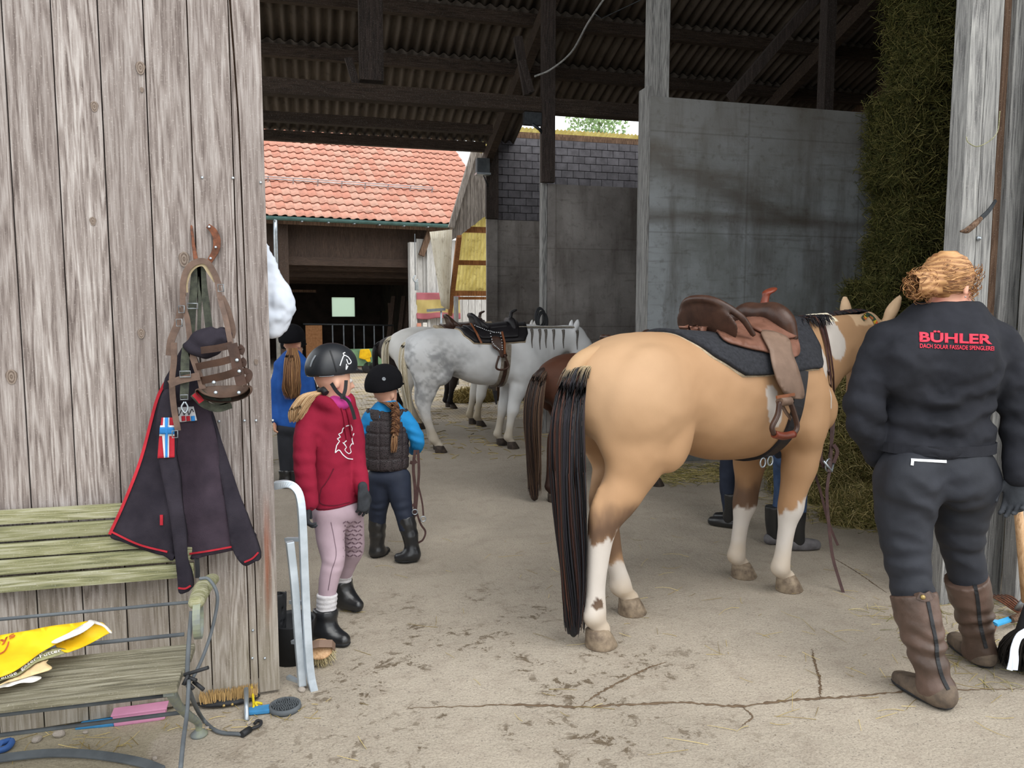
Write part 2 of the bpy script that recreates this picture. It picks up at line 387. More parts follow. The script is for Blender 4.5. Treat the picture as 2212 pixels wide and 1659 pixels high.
# knots and screws
t = NT('knot_wood'); co = t.coord(); x, y, z = t.xyz(co)
rr_ = t.math('SQRT', t.math('ADD', t.math('POWER', x, 2), t.math('POWER', t.math('MULTIPLY', z, .8), 2)))
rw = t.math('SINE', t.math('MULTIPLY_ADD', rr_, 16, t.math('MULTIPLY', t.noise(co, 3), 4)))
t.done(t.mix(t.math('MULTIPLY_ADD', rw, .5, .5), S('#5b4e45'), S('#85786e')), .9)
KN = MB().prism([(math.cos(a)*(1+.12*math.sin(3*a)), 0, math.sin(a)) for a in [2*math.pi*j/20 for j in range(20)]], (0, .004, 0)).mesh('knot')
KN.materials.append(MATS['knot_wood'])
for px, py, r in ((305,150,.015),(36,811,.017),(307,720,.012),(398,560,.018),(553,782,.007),(208,235,.012),(205,480,.010),(308,197,.006)):
    o = link('knot', KN, None, door); o.location = at(px, py, y=DY-.0034); o.scale = (r, 1, r*1.5)
SC = MB().lathe([(.0045, 0), (.005, .002), (.003, .0035), (0, .0035)], 10, rot=Matrix.Rotation(math.pi/2, 3, 'X')).mesh('screw')
SC.materials.append(MATS['galvanised'])
for px, py in ((563,393),(528,909),(553,909),(589,909),(545,1423),(572,1424),(437,384),(503,384),(473,910),(546,1363)):
    o = link('screw', SC, None, door); o.location = at(px, py, y=DY-.002)
# recessed pull on the door, at the edge of the picture
pl_ = empty('door_pull', at(-6, 715, y=DY), label='chrome rimmed black recessed door pull on the plank door', cat='door handle')
p0 = at(-28, 683, y=DY-.004); p1 = at(10, 753, y=DY-.004)
def rrect(x0, x1, z0, z1, r, y, n=6):
    out = []
    for cx, cz, a0 in ((x1-r, z1-r, 0), (x0+r, z1-r, 90), (x0+r, z0+r, 180), (x1-r, z0+r, 270)):
        out += [(cx+r*math.cos(math.radians(a0+90*j/n)), y, cz+r*math.sin(math.radians(a0+90*j/n))) for j in range(n+1)]
    return out
L0 = Vector(pl_.location)
o_ = [Vector(p)-L0 for p in rrect(p0.x, p1.x, p1.z, p0.z, .014, DY-.006)]
MB().prism(o_, (0, .006, 0)).build('recess_plate', 'black_rubber', pl_, bevel=.002)
MB().tube(o_, .0035, 6, closed=True).build('rim', 'galvanised', pl_)
o2 = [Vector(p)-L0 for p in rrect(p0.x+.016, p1.x-.012, p1.z+.014, p0.z-.014, .008, DY-.008)]
MB().tube(o2, .003, 6, closed=True).build('rim', 'galvanised', pl_)
door.rotation_euler = (0, 0, .088); pv = Vector((-.3, DY, 0)); door.location = pv-rotz(.088) @ pv
# ------------------------------------------------------------------ concrete walls
wr = empty('wall_right', (0, 0, 0), **ST)
MB().box((3.21, 6.9, 0), (9.2, 7.1, 3.53)).build('slab', 'wall_concrete', wr, bevel=.008)
MB().box((3.175, 6.895, 0), (3.208, 7.1, 3.62)).build('end_board', 'pale_timber', wr, bevel=.003)
MB().box((3.22, 6.93, 3.535), (3.41, 7.07, 6.2)).build('post', 'pale_timber', wr, bevel=.004)
a = at(1783, 235, y=7.05); MB().box((a.x-.055, 7.0, 3.54), (a.x+.055, 7.12, 6.2)).build('post', 'dark_post', wr)
MB().beam(at(1578, 212, y=7.25), at(1760, 0, y=7.25)+Vector((.25, 0, .29)), .07, .10).build('brace', 'dark_post', wr)
wm = empty('wall_middle', (0, 0, 0), **ST)
a = at(1183, 397, y=9.0)
MB().box((a.x, 9.0, 0), (7.5, 9.2, a.z)).build('slab', 'wall_concrete_dark', wm, bevel=.006)
MB().box((a.x-.065, 9.0, 0), (a.x-.004, 9.12, at(1175, 285, y=9).z)).build('post', 'pale_timber', wm, bevel=.003)
MB().box((a.x-.10, 8.90, a.z+.005), (a.x+.06, 8.985, 5.5)).build('post', 'dark_post', wm, bevel=.003)
wbk = empty('wall_back', (0, 0, 0), **ST)
BX0 = at(1058, 480, y=12.9).x; BZ = 3.05
MB().box((BX0, 12.9, 0), (9.2, 13.12, BZ)).build('slab', 'wall_concrete_dark', wbk, bevel=.006)
MB().box((BX0, 12.93, BZ), (9.2, 13.1, 4.44)).build('mortar', 'mortar_dark', wbk)
bw, bh = .212, .1255
BRK = MB().box((0, 0, 0), (bw-.008, .05, bh-.009)).mesh('brick', .004); BRK.materials.append(MATS['block_grey'])
for r in range(11):
    for c in range(15):
        x0 = BX0+.01+(c-.5*(r % 2))*bw
        o = link('brick', BRK, None, wbk)
        if x0 < BX0-.02: x0 = BX0+.01; o.scale = (.48, 1, 1)
        o.location = (x0, 12.9+rng.uniform(-.004, .003), BZ+.005+r*bh)
MB().box((BX0-.07, 12.84, 0), (BX0+.12, 12.895, 3.05)).build('pier', 'wall_concrete_dark', wbk, bevel=.006)
MB().box((BX0-.08, 12.80, 3.055), (BX0+.13, 12.89, 4.25)).build('post', 'dark_post', wbk)
# other walls of the barn, out of sight
wl = MB().box((-3.7, 3.2, 0), (-3.5, 12.9, 1.6)).build('wall_left', 'brown_timber', **ST)  # unseen wall, cut low to let more sky light into the barn
wx = MB().box((9.0, 3.2, 0), (9.2, 13.0, 8.2)).build('wall_far_right', 'brown_timber', **ST)
wf = empty('wall_front', (0, 0, 0), **ST)
MB().box((-3.7, 3.12, 6.6), (9.2, 3.2, 7.9)).build('upper_cladding', 'brown_timber', wf)  # unseen, starts high so the taller opening admits more sky light
MB().box((-3.7, 3.12, 0), (-.5, 3.2, 6.6)).build('left_cladding', 'brown_timber', wf)
MB().box((3.75, 3.12, 0), (9.2, 3.2, 6.6)).build('right_cladding', 'brown_timber', wf)
# ------------------------------------------------------------------ roof of corrugated sheets on purlins
SL = .364; ZR = lambda y: 4.33+(12.9-y)*SL
ceil_ = empty('ceiling', (0, 0, 0), **ST)
def corr_mesh(name, wd, ln, wave, amp, mat, th=.007, ny=2, seg=8):
    n = int(round(wd/wave*seg))+1; xs = np.linspace(0, wd, n); zs = amp*np.cos(xs/wave*2*math.pi)
    V = []
    for k in (0, 1):
        for j in range(ny):
            yy = ln*j/(ny-1); V += [(x, yy, z+k*th) for x, z in zip(xs, zs)]
    Fs = []
    for k in (0, 1):
        o_ = k*n*ny
        Fs += [(o_+j*n+i, o_+j*n+i+1, o_+(j+1)*n+i+1, o_+(j+1)*n+i) for j in range(ny-1) for i in range(n-1)]
    N = n*ny
    Fs += [(i, i+1, N+i+1, N+i) for i in range(n-1)]+[(N-n+i, N-n+i+1, 2*N-n+i+1, 2*N-n+i) for i in range(n-1)]
    b = MB(); b.add(V, Fs, True); m_ = b.mesh(name)
    if mat: m_.materials.append(MATS[mat])
    return m_
PITCH = .95; sw = .876
SHEET = corr_mesh('corrugated_sheet', sw+.08, 1.16, .146, .026, 'fibre_cement')
ang = -math.atan(SL)
for r in range(11):
    y0 = 12.98-PITCH*(r+1)-.16
    for c in range(15):
        x0 = -3.6+c*sw
        if r == 0 and x0 > 2.7: continue
        o = link('corrugated_sheet', SHEET, None, ceil_); o.location = (x0, y0, ZR(y0)+.0+rng.uniform(-.004, .004)); o.rotation_euler = (ang+.018, 0, 0)
for r in range(11):
    y0 = 12.86-PITCH*r; x1 = 2.98 if r == 0 else 9.1
    MB().box((-3.5, y0-.05, ZR(y0)-(.19 if r != 1 else .10)), (x1, y0+.05, ZR(y0)-.035)).build('purlin', 'dark_beam', ceil_)
# rafters under the purlins
def rafter(x, y0, y1, wd=.12, hg=.2, dz=-.29):
    MB().beam((x, y0, ZR(y0)+dz), (x, y1, ZR(y1)+dz), wd, hg).build('rafter', 'dark_beam', ceil_)
rafter(3.02, 13.0, 3.3); rafter(-2.6, 13.0, 3.3); rafter(7.2, 11.9, 3.3)
eb = at(1250, 250, y=11.85).z; MB().box((3.1, 11.8, eb), (9, 11.9, ZR(11.85)-.03)).build('eave_beam', 'dark_beam', ceil_)
# tie beam with hanging post
a = at(700, 178, y=9.0); b_ = at(700, 212, y=9.0)
MB().box((-3.5, 8.93, b_.z), (9.0, 9.07, a.z)).build('tie_beam', 'dark_beam', ceil_)
MB().box((-3.5, 9.5, b_.z-.16), (2.3, 9.6, b_.z-.05)).build('tie_beam', 'dark_beam', ceil_)
a = at(802, 178, y=9.0); MB().box((a.x-.13, 8.9, a.z), (a.x+.13, 9.05, 5.9)).build('post', 'dark_post', ceil_)
MB().beam(at(770, 185, y=9), at(752, 125, y=9), .05, .08).build('brace', 'dark_post', ceil_)
MB().beam(at(1140, 205, y=9.1), at(1118, 80, y=9.1), .06, .10).build('brace', 'dark_post', ceil_)
MB().beam(at(1128, 130, y=9.05), at(1148, 200, y=9.05), .05, .07).build('brace', 'dark_post', ceil_)
# junction box and loose cable under the roof
MB().tube(crv([at(1155,165,y=8.8), at(1190,150,y=8.6), at(1235,112,y=8.3), at(1270,50,y=8.0), at(1310,-10,y=7.8)], 24), .012, 6).build('roof_cable', 'pale_timber', label='pale loose cable hanging in an arc under the barn roof', cat='cable')
MB().tube([at(1395,-5,y=7), at(1300,40,y=8), at(1285,30,y=8)], .006, 5).build('tie_wire', 'steel_dark', ceil_)
jb = MB().box(at(1133,268,y=8.9), at(1166,247,y=8.98)); jb.tube([at(1150,268,y=8.9), at(1166,280,y=8.9), at(1172,290,y=8.95)], .018, 6)
jb.build('junction_box', 'steel_dark', label='dark junction box with bent conduit on the post under the roof', cat='junction box')
# ------------------------------------------------------------------ right door post of old timbers
pr_ = empty('trim_1', (0, 0, 0), **ST)
PY = 3.12
def vboard(pxt, pxb, y, th, mat, name, zb=.0, ztop=3.9, parent=None):
    "upright board given by left and right edges in the photo at the top and bottom"
    t0 = at(pxt[0], 0, y=y); t1 = at(pxt[1], 0, y=y)
    MB().box((t0.x, y, zb), (t1.x, y+th, ztop)).build(name, mat, parent if parent else pr_, bevel=.004)
vboard((2102, 2137), 0, PY, .10, 'pale_timber', 'timber')
vboard((2138, 2171), 0, PY+.004, .10, 'pale_timber', 'timber')
vboard((2172, 2200), 0, PY+.05, .10, 'brown_timber', 'timber')
vboard((2198, 2240), 0, PY+.02, .12, 'pale_timber', 'timber')
a = at(2212, 700, y=PY+.2)
MB().box((a.x+.02, PY+.1, 0), (a.x+.35, PY+.2, 4)).build('timber', 'brown_timber', pr_, bevel=.004)
a = at(2190, 1200, y=3.0); MB().box((a.x, 2.98, .03), (a.x+.25, 3.06, 4)).build('timber', 'pale_timber', pr_, bevel=.006)
# ================================================================== COURTYARD: the building with the tiled roof
ZE = 3.62
E0 = at(560, 468.9, z=ZE); E1 = at(973, 488, z=ZE); BA = math.atan2(E1.y-E0.y, E1.x-E0.x); BL = (E1-E0).length
B0 = Vector((E0.x, E0.y, 0)); RB = rotz(BA)
def bat(px, py, y=0.0):
    "local point of the tiled building on its plane y"
    nrm = RB @ Vector((0, 1, 0)); r = Vector(FW+RT*(px-1106)/F+UP*(829.5-py)/F); c = Vector(CAM)
    t = ((B0-c).dot(nrm)+y)/r.dot(nrm); return RB.transposed() @ (c+r*t-B0)
bld = empty('farm_building', B0, BA, label='open fronted farm building with red tiled roof across the courtyard', cat='building')
roof = empty('roof', (0, 0, 0)); roof.parent = bld
SLT = math.radians(35); G = .345; TW = BL/22
def tile_mesh():
    n = 8; V = []
    prof = [(-.5, .0), (-.36, .004), (-.22, .002), (-.08, .012), (.08, .030), (.24, .038), (.40, .028), (.5, .006), (.54, -.004)]
    for yy, zz in ((-.02, .030), (.40, .0)):
        for k in (0, 1): V += [(x*TW, yy, z+zz-.014*k) for x, z in prof]
    m = len(prof); Fs = []
    for i in range(m-1):
        Fs += [(i, i+1, 2*m+i+1, 2*m+i), (m+i, m+i+1, i+1, i), (3*m+i, 3*m+i+1, m+i+1, m+i)]
    b = MB(); b.add(V, Fs, True); me = b.mesh('tile'); me.materials.append(MATS['roof_tile']); return me
t = NT('tile_clay'); oi = t.n('ObjectInfo'); co = t.coord(rand=True)
c_ = t.ramp(oi.outputs['Random'], [(0, S('#b27a68')), (.35, S('#b68270')), (.7, S('#bd8f7e')), (1, S('#b38b7a'))])
c_ = t.mix(t.math('MULTIPLY', t.ramp(t.noise(co, 7, 4), [(.5, 0), (.68, 1)]), .55), c_, S('#7d5f52')); t.bump(t.noise(co, 60), .2, .004); t.done(c_, .85)
TILE = tile_mesh(); TILE.materials[0] = MATS['tile_clay']
for r in range(13):
    for c in range(22):
        o = link('tile', TILE, None, roof); o.location = ((c+.5)*TW, r*G*math.cos(SLT), ZE+.04+r*G*math.sin(SLT)+rng.uniform(-.003, .003)); o.rotation_euler = (SLT-.02, rng.uniform(-.005, .005), rng.uniform(-.006, .006))
V = []; Q = []   # the courses further up, out of sight behind the barn's eave
b = MB()
for r in range(20):
    for c in (range(-14, 29) if r > 12 else [*range(-14, 0), *range(22, 29)]):
        R_ = Matrix.Rotation(SLT-.02, 3, 'X'); p = Vector(((c+.5)*TW, r*G*math.cos(SLT), ZE+.04+r*G*math.sin(SLT)))
        b.add([R_ @ v.co+p for v in TILE.vertices], [tuple(f.vertices) for f in TILE.polygons], True)
o = b.build('upper_tiles', 'tile_clay', roof, kind='stuff')
MB().prism([(-14*TW, .03, ZE-.03), (-14*TW, 5.5, ZE-.03+5.47*math.tan(SLT)), (-14*TW, 5.5, ZE-.13+5.47*math.tan(SLT)), (-14*TW, .03, ZE-.13)], (BL+21*TW, 0, 0)).build('roof_deck', 'brown_timber', roof)
cs, sn = math.cos(SLT), math.sin(SLT)
for k, q in enumerate((1.62, 1.74)):
    MB().tube([(0, q*cs-.06, ZE+q*sn+.14), (BL, q*cs-.06, ZE+q*sn+.14)], .011, 5).build('snow_guard_rail', 'galvanised', roof)
for k in range(8):
    x = .35+k*.59; q = 1.6; MB().beam((x, q*cs, ZE+q*sn+.03), (x, q*cs-.1, ZE+q*sn+.2), .03, .012).build('snow_guard_bracket', 'galvanised', roof)
gp = [(-.07*math.cos(a), -.07*math.sin(a)) for a in [math.pi*j/10 for j in range(11)]]
g = MB(); V = [(x, y-.10, ZE+.02+z) for x in (-14*TW, BL) for y, z in gp]+[(x, (y-.10)*1-.0, ZE+.014+z*1.1) for x in (-14*TW, BL) for y, z in gp]
g.add(V, [(i, i+1, 11+i+1, 11+i) for i in range(10)]+[(22+i, 33+i, 33+i+1, 22+i+1) for i in range(10)], True); gut = g.build('gutter', 'gutter_green', bld)
for k in range(8): MB().box((.3+k*.6, -.18, ZE-.08), (.34+k*.6, -.02, ZE-.06)).build('gutter_bracket', 'galvanised', gut)
a = bat(595, 480, -.1); MB().tube([(a.x, -.1, ZE-.05), (a.x, -.02, ZE-.35), (a.x, 0, .1)], .05, 8).build('downpipe', 'galvanised', bld)
# timber front: fascia of dark boards, lintel beams, posts
zt = ZE-.06
def bz(px, py, y): return bat(px, py, y).z
MB().box((-14*TW, .5, bz(700, 560, .5)), (BL+.2, .56, zt+.3)).build('fascia', 'umber_timber', bld)
for y0, (ya, yb) in ((.42, (557, 575)), (.8, (575, 586)), (1.2, (584, 600)), (2.2, (600, 607)), (3.5, (607, 614))):
    MB().box((-14*TW, y0, bz(750, yb, y0)), (bat(885, 600, y0).x, y0+.14, bz(750, ya, y0))).build('lintel', 'umber_beam', bld)
a = bat(613, 600, .35); MB().box((a.x-.11, .25, 0), (a.x+.11, .45, zt)).build('post', 'umber_timber', bld)
a0 = bat(650, 630, 4.0); MB().box((-1.5, 3.9, a0.z-.02), (bat(682, 630, 4).x, 4.05, a0.z+.05)).build('rail', 'brown_timber', bld)
MB().beam(bat(910, 552, .2), bat(930, 495, .2), .10, .14).build('brace', 'brown_timber', bld)
# inside: dark back wall of boards with a window and open joints
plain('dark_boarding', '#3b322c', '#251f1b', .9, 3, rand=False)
BW = 7.0
w0 = bat(716, 642, BW); w1 = bat(767, 684, BW)
wl_ = empty('back_boarding', (0, 0, 0)); wl_.parent = bld
slits = [bat(p, 630, BW).x for p in (843, 854, 865)]
xs_ = [-5.5, w0.x]
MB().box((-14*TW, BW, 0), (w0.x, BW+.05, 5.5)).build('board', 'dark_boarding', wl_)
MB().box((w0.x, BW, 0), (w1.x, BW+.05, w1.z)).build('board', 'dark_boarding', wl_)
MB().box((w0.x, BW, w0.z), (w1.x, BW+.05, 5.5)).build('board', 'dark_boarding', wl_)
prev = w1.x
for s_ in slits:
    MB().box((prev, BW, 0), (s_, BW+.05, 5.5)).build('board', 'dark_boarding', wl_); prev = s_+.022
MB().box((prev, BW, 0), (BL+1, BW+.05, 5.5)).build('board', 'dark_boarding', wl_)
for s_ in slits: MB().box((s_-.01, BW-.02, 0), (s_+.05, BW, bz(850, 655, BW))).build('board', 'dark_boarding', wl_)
t = NT('frosted_pane'); tr = t.n('BsdfTranslucent'); tr.inputs['Color'].default_value = (.62, .70, .62, 1); t.l(tr.outputs[0], t.t.nodes['Material Output'].inputs[0])
win = empty('window_1', (0, 0, 0)); win.parent = bld
MB().box((w0.x, BW+.02, w1.z), (w1.x, BW+.03, w0.z)).build('pane', 'frosted_pane', win)
for (xa, xb, za, zb_) in ((w0.x-.06, w0.x, w1.z-.06, w0.z+.06), (w1.x, w1.x+.06, w1.z-.06, w0.z+.06), (w0.x, w1.x, w0.z, w0.z+.06), (w0.x, w1.x, w1.z-.06, w1.z)):
    MB().box((xa, BW-.04, za), (xb, BW, zb_)).build('window_frame', 'dark_boarding', win)
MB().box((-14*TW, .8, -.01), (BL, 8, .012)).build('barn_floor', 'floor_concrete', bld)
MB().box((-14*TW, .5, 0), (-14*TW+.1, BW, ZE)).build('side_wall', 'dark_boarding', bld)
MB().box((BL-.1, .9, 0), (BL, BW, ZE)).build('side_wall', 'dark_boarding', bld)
MB().box((-14*TW, 1, 3.55), (BL, BW, 3.6)).build('loft_floor', 'umber_beam', bld)
# whitewashed plank wall at the right of the building
pw = empty('plank_wall', (0, 0, 0)); pw.parent = bld
edges = list(range(900, 1062, 14))
for i in range(len(edges)-1):
    a = bat(edges[i], 600, .3); b_ = bat(edges[i+1], 600, .3)
    MB().box((a.x+.006, .3+rng.uniform(-.006, .006), 0), (b_.x-.006, .34, 3.3)).build('plank', 'white_plank', pw)
a = bat(885, 600, .2); b_ = bat(899, 600, .2); MB().box((a.x, .15, 0), (b_.x, .34, 3.2)).build('post', 'white_plank', pw)
a = bat(923, 600, .2); MB().box((a.x, .2, 0), (a.x+.07, .29, 3.2)).build('post', 'white_plank', pw)
# dim timber leaning inside
for i, (pa, pb) in enumerate((((838,745),(850,640)),((860,750),(872,640)),((872,755),(882,650)),((848,750),(842,655)))):
    MB().beam(bat(pa[0], pa[1], 2.2), bat(pb[0], pb[1], 2.5), .12, .04).build('leaning_board', 'umber_timber', label=None)
    o = bpy.data.objects['leaning_board' if i == 0 else 'leaning_board.%03d' % i]; o.parent = bld
# railing in front of the dark interior
rl = empty('railing', B0, BA, label='grey steel railing before the dark interior across the yard', cat='railing')
MB().tube([bat(655, 700, 1.5), bat(850, 703, 1.5)], .022, 6).build('top_rail', 'steel_dark', rl)
for p in (718, 742, 764, 786, 808, 828):
    q = bat(p, 702, 1.5); MB().tube([(q.x, 1.5, .0), q], .018, 6).build('bar', 'grey_rubber', rl)
a = bat(660, 703, 1.3); b_ = bat(697, 760, 1.3)
MB().box((a.x, 1.3, .013), (b_.x, 1.34, a.z)).build('chipboard_panel', plain('chipboard', '#7a5638', '#684527', .9, 20), label='brown chipboard panel leaning on the grey railing', cat='board')
bpy.data.objects['chipboard_panel'].location = B0; bpy.data.objects['chipboard_panel'].rotation_euler = (0, 0, BA)
# green cart with a yellow cap on it
plain('green_paint', '#6f8f6d', '#587657', .6, 6); plain('yellow_cloth', '#e0b414', '#c99a0c', .8, 10)
ct = empty('green_cart', B0, BA, label='green sided box cart on small wheels in the courtyard', cat='cart')
a = bat(760, 757, 0); b_ = bat(838, 789, 0)
MB().box((a.x, 0, b_.z), (b_.x, .04, a.z)).build('side_panel', 'green_paint', ct, bevel=.006)
MB().box((a.x, .7, b_.z), (b_.x, .74, a.z)).build('side_panel', 'green_paint', ct, bevel=.006)
MB().box((a.x, .04, b_.z), (b_.x, .7, b_.z+.03)).build('bed', 'brown_timber', ct)
MB().box((a.x-.14, -.01, b_.z), (a.x-.002, .72, a.z)).build('end_panel', 'brown_timber', ct, bevel=.005)
for px in (795, 808):
    for yy in (.05, .6):
        q = bat(px, 797, yy); MB().lathe([(.02, -.05), (.13, -.05), (.15, -.03), (.15, .03), (.13, .05), (.02, .05)], 16, (q.x, yy, .15), Matrix.Rotation(math.pi/2, 3, 'X')).build('wheel', 'black_rubber', ct)
for yy in (.05, .6): MB().beam((a.x, yy, .2), (b_.x, yy, .2), .05, .1).build('chassis_rail', 'brown_timber', ct)
c0 = bat(788, 757, -.03)
cp = empty('baseball_cap', B0+RB @ Vector((c0.x, c0.y, c0.z)), BA, label='yellow cap hung over the side of the green cart', cat='cap')
V = []; 
b = MB().prism([(-.13,0,-.02),(-.11,0,.03),(.1,0,.035),(.14,0,-.05),(.155,0,-.16),(-.02,0,-.22),(-.15,0,-.18)], (0, -.05, 0)); b.build('crown', 'yellow_cloth', cp, bevel=.02)
MB().prism([(-.02,-.01,-.20),(.12,-.01,-.17),(.13,-.01,-.27),(.06,-.01,-.28)], (0, -.03, 0)).build('strap', 'yellow_cloth', cp, bevel=.006)
# flag pinned to the whitewashed planks
V = []; Q = []; a = bat(899, 632, .14); b_ = bat(994, 688, .14); nx, nz = 41, 25
zc = []
for j in range(nz):
    for i in range(nx):
        u, v = i/(nx-1), j/(nz-1); x = a.x+(b_.x-a.x)*u; z = a.z+(b_.z-a.z)*v-.05*math.sin(u*9)*v*.4-.03*u*0
        V.append((x, .13+.025*math.sin(u*26+v*3)+.015*math.sin(u*11-v*7), z)); zc.append(v)
Q = [(j*nx+i, j*nx+i+1, (j+1)*nx+i+1, (j+1)*nx+i) for j in range(nz-1) for i in range(nx-1)]
red, yel = np.array(S('#98585f')), np.array(S('#a8965f'))
cols = np.array([red if (v < .27 or v > .76) else yel for v in zc])
def vcol(name, rough=.8, bump=0, bscale=200, spec=.3, sheen=0, mottle=None, msc=6, bstr=(1,1,1)):
    if name in MATS: return MATS[name]
    t = NT(name); at_ = t.n('VertexColor', layer_name='Col'); c = at_.outputs[0]; co = t.coord(scale=bstr)
    if mottle: c = t.mix(t.math('MULTIPLY', t.ramp(t.noise(t.coord(), msc, 5, .65), [(.4, 0), (.7, 1)]), mottle), c, t.mix(1, c, (.6, .56, .52), 'MULTIPLY'))
    if bump: t.bump(t.noise(co, bscale, 4), bump, .003)
    t.b.inputs['Specular IOR Level'].default_value = spec
    if sheen: t.b.inputs['Sheen Weight'].default_value = sheen
    return t.done(c, rough)
vcol('cloth_vcol', .9, .3)
fl = link('flag', npmesh('flag', V, Q, True, cols), 'cloth_vcol', label='faded red and yellow striped flag pinned on the whitewashed planks', cat='flag'); fl.location = B0; fl.rotation_euler = (0, 0, BA)
md = fl.modifiers.new('thick', 'SOLIDIFY'); md.thickness = .004
for i, (px, py, c, nm) in enumerate(((905,703,'#c98a74','orange'),(918,702,'#d8d4cd','white'),(906,716,'#b7432f','red'),(920,715,'#cfd0d6','pale grey'))):
    q = bat(px, py, .13)
    o = MB().box((q.x-.055, .12, q.z-.06), (q.x+.055, .127, q.z+.06)).build('paper_notice', plain('paper_'+nm.replace(' ', '_'), c, None, .8, 30), label=nm+' paper notice pinned on the planks below the flag', cat='notice'); o.location = B0; o.rotation_euler = (0, 0, BA)
# hoist hook on a line
hk = empty('hoist_hook', B0, BA, label='steel hook hanging on a thin line before the plank wall', cat='hook')
q = bat(896, 505, -.3); r_ = bat(897, 595, -.3); MB().tube([q, r_], .010, 5).build('line', 'grey_rubber', hk)
MB().tube(crv([r_, r_+Vector((-.05, 0, -.08)), r_+Vector((0, 0, -.16)), r_+Vector((.06, 0, -.09))], 16), .016, 6).build('hook', 'galvanised', hk)
MB().box(r_+Vector((-.01, -.03, -.36)), r_+Vector((.07, .03, -.14))).build('block', 'galvanised', hk, bevel=.01)
# ------------------------------------------------------------------ lean-to with yellow sheets
lt = empty('lean_to', (0, 0, 0), label='lean-to with grey boarded gable and yellow translucent roof sheets', cat='lean-to')
GY = 14.4
xs = [1026, 1033, 1038, 1043, 1049]; 
def ltop(px): return 325+max(0, (1026-px))*(491-325)/(1026-977)
def lbot(px): return 518-(px-980)*(518-467)/(1048-980)
pxs = [977+i*8 for i in range(10)]
for i in range(9):
    A, B = pxs[i], pxs[i+1]-.6
    P = [at(A, ltop(A), y=GY), at(B, ltop(B), y=GY), at(B, lbot(B)+rng.uniform(-2, 2), y=GY), at(A, lbot(A)+rng.uniform(-2, 2), y=GY)]
    MB().prism(P, (0, .03, 0)).build('board', 'grey_gable', lt)
MB().beam(at(974, 492, y=GY-.05), at(1027, 316, y=GY-.05), .12, .10).build('verge', 'grey_gable', lt)
# yellow sheets, running down away from the barn
def sheet_patch(name, A0, A1, B0_, B1_, waves, amp, mat, parent, nx=97, ny=8):
    V = []
    for v in np.linspace(0, 1, ny):
        A = A0.lerp(B0_, v); B = A1.lerp(B1_, v); nn = (B-A).cross(B0_-A0).normalized()
        for i in range(nx): V.append(A.lerp(B, i/(nx-1))+nn*amp*math.cos(i/(nx-1)*2*math.pi*waves))
    o = link(name, npmesh(name, V, [(j*nx+i, j*nx+i+1, (j+1)*nx+i+1, (j+1)*nx+i) for j in range(ny-1) for i in range(nx-1)]), mat, parent)
    md = o.modifiers.new('thick', 'SOLIDIFY'); md.thickness = .005; return o
sheet_patch('roof_sheet', at(990, 484, y=GY+.12), at(1064, 462, y=GY+.12), at(976, 634, y=17.6), at(1060, 634, y=17.6), 11, .014, 'yellow_sheet', lt)
MB().beam(at(992, 508, y=GY), at(972, 678, y=16.6), .09, .12).build('rafter', 'orange_timber', lt)
for ya, yb, yy in ((489, 501, GY+.2), (562, 572, 15.6), (628, 639, 17.0), (641, 647, 17.4)):
    MB().box((at(982, ya, y=yy).x, yy, at(1000, yb, y=yy).z), (at(1056, ya, y=yy).x, yy+.12, at(1000, ya, y=yy).z)).build('purlin', 'orange_timber', lt)
MB().tube([at(1053, 320, y=13.3), at(1055, 712, y=13.3)], .018, 6).build('downpipe', 'white_plastic', lt)
# pale corrugated end of the roof beside it
Pa = [at(929, 501, y=17.4), at(974, 496, y=15.0)]; Pb = [at(956, 660, y=16.2), at(968, 668, y=15.6)]
sheet_patch('end_sheet', Pa[0], Pa[1], Pb[0], Pb[1], 9, .03, 'pale_sheet', lt)
MB().beam(at(922, 671, y=16), at(962, 668, y=16), .05, .06).build('bracket_bar', 'galvanised', lt)
MB().tube([at(953, 672, y=16), at(953, 725, y=16)], .02, 6).build('bracket_leg', 'galvanised', lt)
MB().tube([at(985, 640, y=15.5), Vector((at(985, 640, y=15.5).x, 15.5, 0))], .05, 8).build('prop', 'pale_timber', lt)
# yellow sheets and beam above the back wall
ya = empty('yard_roof', (0, 0, 0), label='yellow corrugated roof edge with timber beam above the block wall', cat='roof')
for (pt, pb, yy) in (((277, 0), 0, 14.2), ((297, 0), 0, 13.35)):
    a = at(1075, pt[0]-5, y=yy)
    m_ = corr_mesh('roof_sheet', 4.6, .62, .076, .014, 'yellow_sheet', .003)
    o = link('roof_sheet', m_, None, ya); o.location = (a.x-.2, yy, a.z-.0); o.rotation_euler = (math.radians(-18), 0, 0)
a = at(1080, 282, y=13.7); b_ = at(1080, 297, y=13.7)
MB().box((a.x-.2, 13.7, b_.z), (a.x+5, 13.8, a.z)).build('beam', 'brown_timber', ya)
MB().box((BX0, 12.95, 4.445), (9.2, 13.15, 4.50)).build('plate', 'brown_timber', wbk)
# flood lamp on the post
fl_ = empty('flood_lamp', at(1043, 362, y=12.75), label='small grey flood lamp on the dark post by the yard opening', cat='lamp')
MB().box((-.12, -.10, -.10), (.10, .05, .14)).build('housing', 'grey_rubber', fl_, bevel=.02)
MB().box((-.13, -.12, -.13), (.11, .06, -.10)).build('glass', 'galvanised', fl_)
MB().tube([(0, .0, -.1), (.08, .04, -.26), (.1, .06, -.3)], .012, 5).build('arm', 'steel_dark', fl_)
# timber trough and straw heap at the back wall
MB().box((BX0+.02, 12.5, 0), (BX0+1.6, 12.56, .33)).build('trough_board', 'brown_timber', label='low brown board standing before the back wall', cat='board')
